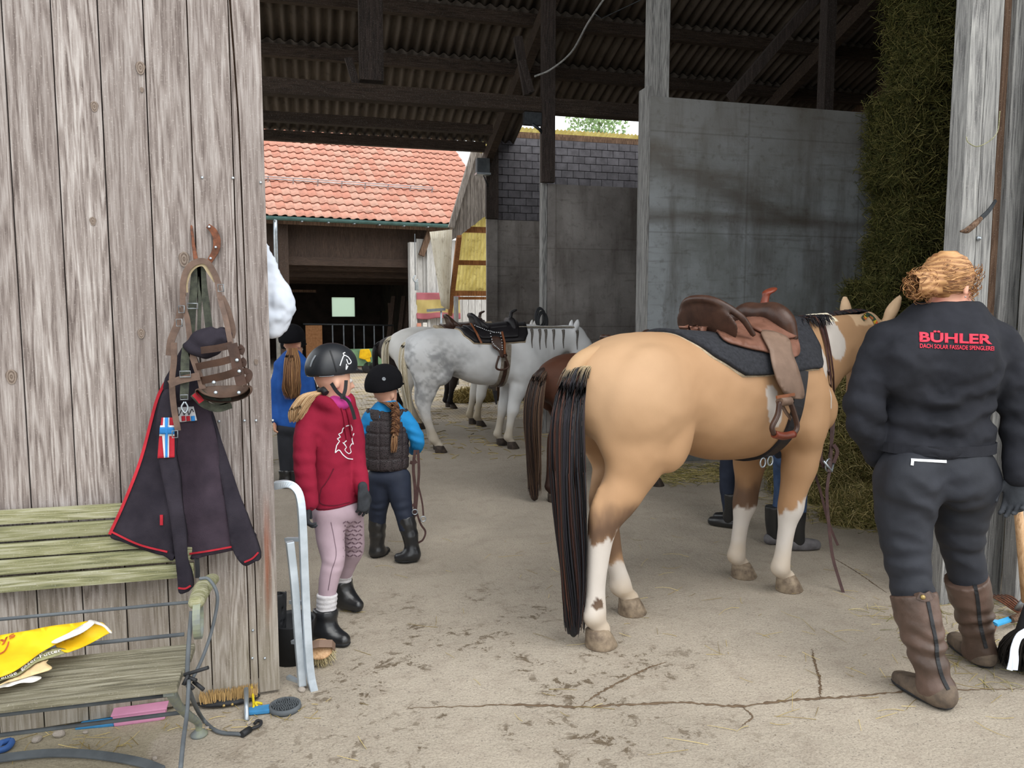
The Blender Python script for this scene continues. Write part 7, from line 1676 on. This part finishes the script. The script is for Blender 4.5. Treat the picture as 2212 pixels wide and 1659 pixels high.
# ------------------------------------------------------------------ bits under and before the door
def rbox(name, c, size, rz, mat, label, cat, bev=.006, z0=0):
    r = empty(name, (c[0], c[1], z0), rz, label=label, cat=cat); return r
r = empty('pink_tray', at(300, 1566, z=0)+Vector((0, .03, 0)), math.radians(2), label='pink plastic tray pushed under the plank door', cat='tray')
plain('pink_plastic', '#c88aa8', '#b97c9a', .5, 6)
MB().prism([(-.085,-.02,0),(.085,-.02,0),(.09,-.02,.045),(-.09,-.02,.045)], (0, .05, 0)).build('shell', 'pink_plastic', r, bevel=.006); MB().box((-.093, -.023, .040), (.093, .035, .046)).build('rim', 'pink_plastic', r, bevel=.002)
o = MB().prism([(-.06,-.02,0),(.07,-.03,0),(.06,.02,0),(-.04,.03,0)], (0, 0, .012)).build('blue_scoop', plain('blue_plastic', '#3f86b8', '#33709c', .5), None, bevel=.004, label='blue plastic piece on the ground under the door beside the pink tray', cat='plastic piece'); o.location = at(205, 1566, z=0)
bh_ = empty('dandy_brush', at(492, 1540, z=0)+Vector((0, .07, 0)), math.radians(3), label='dark backed body brush with pale bristles lying under the plank door', cat='brush')
s = SDF((-.14, -.08, -.02), (.14, .08, .06), .006); s.ell((0, 0, .016), (.115, .04, .016), .005); s.cut((0, 0, .001), (0, 0, -1)); sdfobj('back', s, 'black_rubber', bh_)
g = np.random.default_rng(3); n = 380; P = np.zeros((n, 4, 3)); a = g.uniform(-.1, .1, n); b_ = g.uniform(-.03, .03, n)
for i in range(4): P[:, i] = np.stack([a*(1+.02*i), b_, .026+.011*i+0*a], 1)
strands('bristles', P, np.full(n, .0018), np.repeat(np.array([S('#b0905f')]), n, 0)*(.7+.5*g.random((n, 1))), 'hair', bh_)
for x in (-.018, .012): MB().lathe([(0, 0), (.006, 0), (.005, .003), (0, .004)], 8, (x, -.04, .016), Matrix.Rotation(math.pi/2, 3, 'X')).build('stud', 'brass', bh_)
cy = empty('curry_comb', at(616, 1533, z=0), label='round grey rubber curry comb with blue handle by the door corner', cat='curry comb')
MB().lathe([(0, 0), (.055, 0), (.060, .010), (.058, .022), (.052, .024), (.050, .016), (0, .016)], 28).build('disc', 'grey_rubber', cy)
b = MB()
for i in range(110):
    q = math.sqrt((i+.5)/110)*.048; a = i*2.39996; b.lathe([(.0028, .016), (.0016, .026), (.0003, .027)], 5, (q*math.cos(a), q*math.sin(a), 0))
b.build('teeth', 'grey_rubber', cy, kind='stuff')
MB().prism([(-.055,-.022,.004),(-.14,-.016,.004),(-.14,.016,.004),(-.055,.022,.004)], (0, 0, .016)).build('handle', 'blue_plastic', cy, bevel=.004)
MB().tube([Vector(p) for p in crv([at(540,1500,z=.05)+Vector((0,.08,0)), at(548,1525,z=.02), at(540,1540,z=.006), at(556,1530,z=.01), at(552,1518,z=.03), at(566,1520,z=.02)], 40)], .005, 6).build('string_tangle', plain('cord_yellow', '#c9b321', '#b09a18', .7), label='tangled yellow cord under the plank door', cat='cord')
MB().tube([at(533, 1558, z=.0), at(533, 1525, z=.0)+Vector((0, .0, .07))], .009, 8).build('steel_peg', 'galvanised', label='short steel peg standing in the ground under the door edge', cat='peg')
hz = empty('metal_hoop', at(150, 1642, z=0), label='grey flat metal hoop on the ground under the bench', cat='hoop')
P = [at(p[0], p[1], z=.012)-Vector(hz.location) for p in crv([(-60,1652),(0,1640),(100,1629),(180,1630),(250,1638),(310,1650),(350,1665)], 40)]
MB().strap(P, .030, .008, Vector((0, -.4, 1))).build('band', 'grey_rubber', hz, bevel=.002)
MB().tube([Vector(p) for p in crv([at(-20,1625,z=.012), at(10,1618,z=.012), at(24,1607,z=.012), at(22,1600,z=.012), at(0,1606,z=.02)], 20)], .011, 8).build('blue_hose', plain('hose_blue', '#3a5f9c', '#2f5088', .5), label='short end of blue hose at the left edge under the bench', cat='hose')
STN = []
for k in range(3):
    bm = bmesh.new(); bmesh.ops.create_icosphere(bm, subdivisions=2, radius=1)
    for v in bm.verts: v.co *= 1+.25*mnoise.noise(v.co*1.3+Vector((k*9, 0, 0))); v.co.z *= .7
    me = bpy.data.meshes.new('pebble'); bm.to_mesh(me); bm.free(); me.materials.append(plain('stone', '#a59c92', '#857c73', .9, 12)); STN.append(me)
for k, (px, py, r, lb) in enumerate(((128,1590,.018,'largest pale pebble before the plank door under the bench'),(80,1601,.015,'grey pebble beside the largest one under the bench'),(652,1493,.014,'round pebble at the foot of the aluminium ladder'),(447,1575,.008,'small pebble beside the bench foot'),(538,1564,.009,'small pebble beside the steel peg'),(334,1640,.009,'small pebble right of the grey metal hoop'),(185,1584,.008,'small pebble left of the pink tray'))):
    o = link('pebble', STN[k % 3], None, None, label=lb, cat='stone'); o.location = at(px, py, z=0)+Vector((0, 0, r*.5)); o.scale = (r*1.2, r, r); o.rotation_euler = (0, 0, k)
# ------------------------------------------------------------------ behind the door edge: ladder, tall boots, brush, white sack
ld = empty('step_ladder', (-.03, 3.12, 0), label='folded aluminium step ladder leaning behind the plank door edge', cat='ladder'); Ol = Vector(ld.location)
P = [at(*p)-Ol for p in ()]
def rail(pts, y0, y1, wd, name='rail'):
    C_ = crv(pts, 30); n = len(C_); MB().strap([at(p[0], p[1], y=y0+(y1-y0)*i/(n-1))-Ol for i, p in enumerate(C_)], wd, .03, Vector((.25, -1, 0))).build(name, 'alu', ld, bevel=.004)
rail([(596,1046),(618,1044),(635,1052),(646,1075),(651,1130),(656,1250),(662,1370),(668,1450),(678,1498)], 3.14, 3.05, .030); rail([(624,1168),(634,1260),(642,1370),(651,1478)], 3.10, 3.08, .030)
for ya, yb, xa, xb in ((1165,1165,618,650),(1300,1302,628,658),(1386,1388,632,664),(1462,1478,622,655)): MB().beam(at(xa, ya, y=3.16)-Ol, at(xb, yb, y=3.10)-Ol, .018, .014).build('rung', 'alu', ld)
MB().box(at(671,1501,y=3.03)-Ol, at(685,1486,y=3.06)-Ol).build('foot', 'black_rubber', ld, bevel=.003)
tb_ = empty('rubber_boots', (-.14, 3.36, 0), label='pair of black rubber boots standing behind the aluminium ladder', cat='boots')
tb_.scale = (.82, .82, .82); tb_.rotation_euler = (0, 0, 1.9)
for k, (x, y) in enumerate(((.0, .02), (.04, .14))):
    s = SDF((x-.18, y-.16, -.02), (x+.25, y+.16, .45), .009); s.chain([(x, y, .36), (x, y, .2), (x, y, .09), (x-.0, y, .05)], [.062, .055, .05, .05], .02); s.chain([(x-.03, y, .045), (x+.08, y-.02, .042), (x+.14, y-.03, .038)], [.045, .045, .036], .03); s.cut((0, 0, .003), (0, 0, -1)); s.cut((x, y, .36), (.2, 0, 1)); s.chain([(x, y, .42), (x, y, .2)], [.055, .045], .004, sub=True); sdfobj('boot', s, 'black_rubber', tb_)
bk_ = empty('black_bucket', at(630, 1450, z=0)+Vector((-.0, .12, 0)), label='black plastic bucket behind the foot of the ladder', cat='bucket')
MB().lathe([(.0, .004), (.075, .004), (.075, 0), (.08, 0), (.10, .17), (.104, .18), (.098, .18), (.094, .165), (.074, .012), (0, .012)], 24).build('shell', 'black_rubber', bk_)
sb = empty('scrubbing_brush', at(694, 1440, z=0), math.radians(-8), label='oval wooden brush with leather strap and pale bristles on the concrete', cat='brush')
sb.rotation_euler = (math.radians(36), 0, math.radians(-6)); sb.location.z = .034; sb.location.y += .03
s = SDF((-.09, -.09, -.02), (.09, .09, .10), .005); s.ell((0, 0, .055), (.055, .05, .014), .004); sdfobj('block', s, 'handle_wood', sb)
MB().strap([Vector((-.058, 0, .055)), Vector((-.05, .0, .085)), Vector((0, .0, .098)), Vector((.05, .0, .09)), Vector((.06, 0, .06))], .035, .004, [Vector((-1, 0, .3)), Vector((-.6, 0, 1)), Vector((0, 0, 1)), Vector((.6, 0, 1)), Vector((1, 0, .3))]).build('hand_strap', 'leather_fender', sb)
n = 420; P = np.zeros((n, 5, 3)); q = np.sqrt(g.random(n)); a = g.random(n)*6.28
for i in range(5): P[:, i] = np.stack([q*np.cos(a)*.05*(1+.08*i), q*np.sin(a)*.045*(1+.08*i), .048-.0135*i+0*a], 1)+(g.normal(size=(n, 3))*.0012*i)
strands('bristles', P, np.full(n, .0016), np.repeat(np.array([S('#cfc096')]), n, 0)*(.7+.5*g.random((n, 1))), 'hair', sb)
wb_ = empty('plastic_sack', at(575, 640, y=3.24), label='white plastic sack hanging just inside the plank door edge', cat='sack'); Ow = np.array(wb_.location)
s = SDF((-.22, -.16, -.22), (.22, .16, .26), .009); P = [np.array(at(*p, y=3.24))-Ow for p in ((572,535),(578,575),(582,615),(588,655),(586,685),(580,705))]
s.chain(P, [.016, .034, .060, .088, .074, .036], .02, ((0, 1, 0), .55)); s.chain([np.array(at(596,690,y=3.24))-Ow, np.array(at(592,712,y=3.24))-Ow], [.04, .012], .03)
sdfobj('bag', s, 'white_plastic', wb_, None, lambda V: .010*np.abs(vnoise(V*np.array([1, 1, .6]), 22, 3))+.006*fbm(V, 30, 2, 5), 1)
MB().tube([Vector(P[0])+Vector((0, 0, -.01)), Vector(P[0])+Vector((-.01, -.06, .06)), Vector(P[0])+Vector((-.01, -.13, .07))], .005, 6).build('tie', 'white_plastic', wb_)
# ------------------------------------------------------------------ right post: billhook, bolt; tools on the floor
bhk = empty('hoof_knife', at(2110, 470, y=3.08), label='wooden handled hook knife stuck across the timber post', cat='knife'); Ok = Vector(bhk.location)
MB().tube([Vector(p)-Ok for p in crv([at(2074,500,y=3.08), at(2090,497,y=3.075), at(2108,482,y=3.07), at(2119,471,y=3.07)], 14)], [.004, .016, .015, .010], 8).build('handle', 'brown_timber', bhk)
MB().strap([Vector(p)-Ok for p in crv([at(2119,471,y=3.072), at(2135,455,y=3.075), at(2150,433,y=3.09)], 8)], [.022, .02, .014], .006, Vector((0, -1, 0))).build('blade', 'steel_dark', bhk)
o = MB().lathe([(.0, 0), (.012, 0), (.012, .006), (.006, .008), (.006, .016), (0, .016)], 8, rot=Matrix.Rotation(math.pi/2, 3, 'X')).build('coach_bolt', 'galvanised', pr_); o.location = at(2113, 515, y=3.118)
MB().tube([Vector(p) for p in crv([at(2087,295,y=3.10), at(2092,308,y=3.10), at(2115,316,y=3.10), at(2152,290,y=3.10), at(2160,240,y=3.10)], 24)], .0025, 5).build('baler_twine', 'bench_slat', label='pale baler twine caught round the timber post', cat='twine')
pf = empty('pitchfork', (3.35, 2.92, 0), label='rusty pitchfork with wooden handle leaning at the timber post', cat='pitchfork'); Op = Vector(pf.location)
for i in range(6):
    e = i*8.5; MB().tube([Vector(p)-Op for p in crv([at(2212+e*.3,1330+e*.1,d=3.72), at(2190+e*.6,1318-e*.05,d=3.78), at(2160+e*.7,1298-e*.15,d=3.84), at(2132+e*.9,1284,d=3.9)], 14)], [.006, .005, .004, .002], 6).build('tine', 'rust', pf)
MB().tube([Vector(p)-Op for p in (at(2196,1318,d=3.78), at(2212,1296,d=3.74))], .014, 8).build('socket', 'galvanised', pf)
MB().tube([at(2216,1300,d=3.72)-Op, at(2206,1180,d=3.66)-Op, at(2198,1080,d=3.6)-Op], .019, 8).build('handle', 'handle_wood', pf)
rk = empty('hand_rake', (3.1, 2.8, 0), label='blue hand rake with rusty tines on the floor behind the person in black', cat='rake'); Or = Vector(rk.location)
MB().prism([at(2132,1347,z=.035)-Or, at(2155,1354,z=.035)-Or, at(2188,1343,z=.04)-Or, at(2186,1334,z=.05)-Or, at(2155,1344,z=.05)-Or, at(2136,1343,z=.05)-Or], (0, 0, .012)).build('head', plain('rake_blue', '#3f9fd0', '#338cbc', .45), rk, bevel=.003)
for i in range(5): MB().tube([at(2136+4*i,1349+1*i,z=.035)-Or, at(2128+4*i,1366+2*i,z=.012)-Or, at(2130+4.5*i,1378+1.5*i,z=.005)-Or], .004, 6).build('tine', 'rust', rk)
MB().tube([at(2184,1339,z=.05)-Or, at(2212,1328,z=.06)-Or, at(2240,1318,z=.07)-Or], .017, 8).build('handle', 'brown_timber', rk)
bm_ = empty('yard_broom', at(2222, 1440, z=0), label='black bristle broom with a white rag tied on at the right edge', cat='broom'); Oq = Vector(bm_.location)
n = 900; P = np.zeros((n, 7, 3)); top = np.array(at(2226, 1362, d=3.05)-Oq); g = np.random.default_rng(9)
for j in range(n):
    a = g.random()*6.28; q = math.sqrt(g.random()); e = np.array([math.cos(a)*.115*q, math.sin(a)*.10*q, 0.004]); m_ = top+np.array([math.cos(a)*.05*q, math.sin(a)*.04*q, 0])
    for i in range(7): t_ = i/6; P[j, i] = m_*(1-t_)+e*t_+np.array([0, 0, -.0])+np.array([math.cos(a), math.sin(a), 0])*.03*math.sin(t_*3.1)*q+g.normal(size=3)*.002*i/3
P[..., 2] = np.maximum(P[..., 2], .003)
strands('bristles', P, np.full(n, .0022), np.repeat(np.array([S('#2a2827')]), n, 0)*(.6+.9*g.random((n, 1))), 'hair', bm_)
MB().tube([Vector(top)+Vector((0, 0, -.03)), Vector(top)+Vector((.01, 0, .05)), Vector(top)+Vector((.03, .02, .14))], [.055, .045, .02], 12).build('ferrule', 'black_rubber', bm_)
MB().tube([Vector(top)+Vector((.03, .02, .12)), Vector(top)+Vector((.25, .3, 1.1))], .014, 8).build('handle', 'handle_wood', bm_)
for dx in (0, 7): MB().strap([Vector(p)-Oq for p in crv([at(2214,1366,d=2.98), at(2200,1376,d=2.95), at(2190+dx*.3,1400,d=2.93), at(2186+dx,1425,d=2.92), at(2180+dx*1.6,1447,d=2.92)], 16)], [.03, .026, .022], .003, Vector((-.2, -1, .3))).build('rag_strip', 'white_plastic', bm_)
ws = sheet_px('feed_sack', [(1996,1080),(2030,1075),(2060,1090),(2050,1180),(2015,1184),(1998,1172)], lambda x, y: 4.0-.03*math.sin((x-1996)/20), .02, 'white_plastic', None, Vector((0, 0, 0)), 10); tag(ws, 'white plastic sack on the floor behind the legs of the person in black', 'sack')
# coil hung on the middle wall post
kb = empty('cable_coil', at(1168, 690, y=8.95), label='black cable coil hung on the pale post of the middle wall', cat='cable'); 
for k in range(4):
    MB().tube([Vector((.055*math.cos(a)+.012*k-.02, -.02-.008*k, .11*math.sin(a)+.03*math.cos(k))) for a in [2*math.pi*j/20 for j in range(20)]], .012, 6, closed=True).build('loop', 'black_rubber', kb)
# ================================================================== HAY AND STRAW
vcol('hay', .85, spec=.2)
def blades(P0, D, L, w_, bend, cols, name, parent=None, m=4, **kw):
    n = len(P0); t_ = np.linspace(0, 1, m)[None, :, None]; up = np.array([0, 0, 1.]); sd_ = np.cross(D, up+rng.normal(size=(n, 3))*.3); sd_ /= np.maximum(np.linalg.norm(sd_, axis=1), 1e-6)[:, None]; bv_ = np.cross(D, sd_)
    C_ = P0[:, None]+D[:, None]*L[:, None, None]*(t_-.5)+bv_[:, None]*(bend*L)[:, None, None]*(4*t_*(1-t_)-.5)
    return strands(name, C_, w_, cols, 'hay', parent, 3, .6, **kw)
HP = np.array([S(c) for c in ('#a08f5a', '#b3a26c', '#857d4a', '#c4b480', '#8f8650', '#6d6a3c')])
GP = np.array([S(c) for c in ('#5b5a30', '#6d6a38', '#454826', '#7c7646', '#525630', '#8a8250')])
SPAL = np.array([S(c) for c in ('#b9a468', '#a08c55', '#cbb77d', '#8d7a48')])
def pick(pal, n): return pal[rng.integers(0, len(pal), n)]*(.7+.6*rng.random((n, 1)))
# stacked bales against the right of the barn
BC = {}
def bale(c, size, rz, label, n=1500):
    r = empty('hay_bale', c, rz, label=label, cat='hay bale', group='stacked hay bales')
    bm = bmesh.new(); bmesh.ops.create_cube(bm, size=1); bmesh.ops.subdivide_edges(bm, edges=bm.edges, cuts=5, use_grid_fill=True); sx, sy, sz_ = size
    for v in bm.verts:
        p = v.co.copy(); v.co = Vector((p.x*sx, p.y*sy, p.z*sz_)); v.co += v.co.normalized()*.08*mnoise.noise(Vector((p.x*4+c[2]*7, p.y*4, p.z*4)))
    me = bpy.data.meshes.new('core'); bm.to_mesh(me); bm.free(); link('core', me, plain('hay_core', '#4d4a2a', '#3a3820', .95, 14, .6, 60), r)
    u = rng.random((n, 3))-.5; face = np.where(rng.random(n) < .6, 1, 0); sg = np.where(rng.random(n) < .5, -1, 1)
    u[face == 1, 1] = -.5; 
    for ax in (0, 2): m_ = face == ax; u[m_, ax] = np.where(ax == 0, -.5, .5*sg[m_])
    P0 = u*np.array(size)*(1+.10*rng.random((n, 1))); D = rng.normal(size=(n, 3)); D[:, 2] *= .45; D /= np.linalg.norm(D, axis=1)[:, None]
    blades(P0, D, rng.uniform(.08, .30, n), np.full(n, .0034), rng.normal(size=n)*.3, pick(GP, n), 'loose_stalks', r)
    return r
lev = ['lowest', 'second', 'third', 'fourth', 'fifth', 'sixth', 'seventh', 'eighth', 'ninth', 'tenth', 'eleventh', 'twelfth']
xo = [-.05, -.16, .02, -.12, .04, .10, -.04, .0, .16, .2, .15, .12]
for i in range(12):
    bale((6.08+xo[i], 6.42+.03*math.sin(i*3), .225+i*.45), (1.15+.1*math.sin(i*7), .56, .43), .06*math.sin(i*5), 'hay bale in the tall stack beside the concrete wall, %s from the floor' % lev[i], 2600)
# loose heap in front of the stack
def heap(c, rad, n, label, pal, core='#4d4a2a', fl=.8, w_=.0024):
    r = empty('hay_heap', c, label=label, cat='hay')
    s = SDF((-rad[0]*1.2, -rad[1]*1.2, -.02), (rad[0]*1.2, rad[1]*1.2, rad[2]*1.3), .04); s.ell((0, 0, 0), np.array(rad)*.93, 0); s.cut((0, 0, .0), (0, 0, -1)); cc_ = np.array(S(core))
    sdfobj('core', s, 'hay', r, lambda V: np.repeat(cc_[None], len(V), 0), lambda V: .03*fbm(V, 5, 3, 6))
    v = rng.normal(size=(n, 3)); v[:, 2] = abs(v[:, 2])*.8; v[:, 1] = np.where(rng.random(n) < .7, -abs(v[:, 1]), v[:, 1]); v /= np.linalg.norm(v, axis=1)[:, None]; P0 = v*np.array(rad)*rng.uniform(.93, 1.05, (n, 1)); P0[:, 2] = np.maximum(P0[:, 2], .005)
    D = rng.normal(size=(n, 3)); D -= v*(D*v).sum(1)[:, None]*fl; D /= np.linalg.norm(D, axis=1)[:, None]
    blades(P0, D, rng.uniform(.08, .26, n), np.full(n, w_), rng.normal(size=n)*.3, pick(pal, n), 'stalks', r); return r
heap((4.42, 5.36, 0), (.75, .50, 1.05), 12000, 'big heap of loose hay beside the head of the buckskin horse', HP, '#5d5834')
heap((3.98, 4.60, 0), (.42, .26, .22), 3000, 'low spread of loose hay at the foot of the big heap', HP)
a = at(1040, 862, z=0); heap((a.x-.25, a.y-.3, 0), (.4, .24, .22), 700, 'small pale straw heap in the sunny courtyard behind the horses', SPAL, '#b39a5c', w_=.005)
# straw scattered on the floor
def scatter(label, n, xr, yr, pal, dens=None, L=(.05, .18), w_=.0016):
    X = rng.uniform(*xr, 6*n); Y = rng.uniform(*yr, 6*n); k = dens(X, Y) if dens else np.ones(6*n); m_ = rng.random(6*n) < k; X, Y = X[m_][:n], Y[m_][:n]; n = len(X)
    D = rng.normal(size=(n, 3)); D[:, 2] = 0; D /= np.linalg.norm(D, axis=1)[:, None]; P0 = np.stack([X, Y, rng.uniform(.002, .008, n)], 1)
    o = blades(P0, D, rng.uniform(*L, n), np.full(n, w_), rng.normal(size=n)*.06, pick(pal, n), 'straw', label=label, cat='straw', kind='stuff')
    return o
scatter('loose straw strewn before the concrete wall', 3800, (3.0, 5.2), (3.9, 6.8), HP, lambda X, Y: np.clip(1.1-abs(Y-6.35)*2.2, 0, 1)+np.clip(.75-((X-4.2)**2+(Y-4.9)**2), 0, 1), w_=.0022)
scatter('few thin straws on the concrete in front', 170, (.1, 3.4), (2.0, 5.0), SPAL, lambda X, Y: .25+.75*np.exp(-((X-2.4)**2+(Y-2.3)**2)*2.5), (.03, .16), .0012)
scatter('straw litter round the broom and pitchfork', 320, (2.6, 3.6), (2.3, 3.2), HP, None, (.03, .14), .0014)
scatter('straw bits over the courtyard paving', 900, (-.5, 3.6), (7.5, 17), SPAL, None, (.08, .25), .004)
scatter('straw bits along the foot of the plank door', 60, (-1.0, .05), (2.78, 3.0), SPAL, None, (.03, .10), .0013)
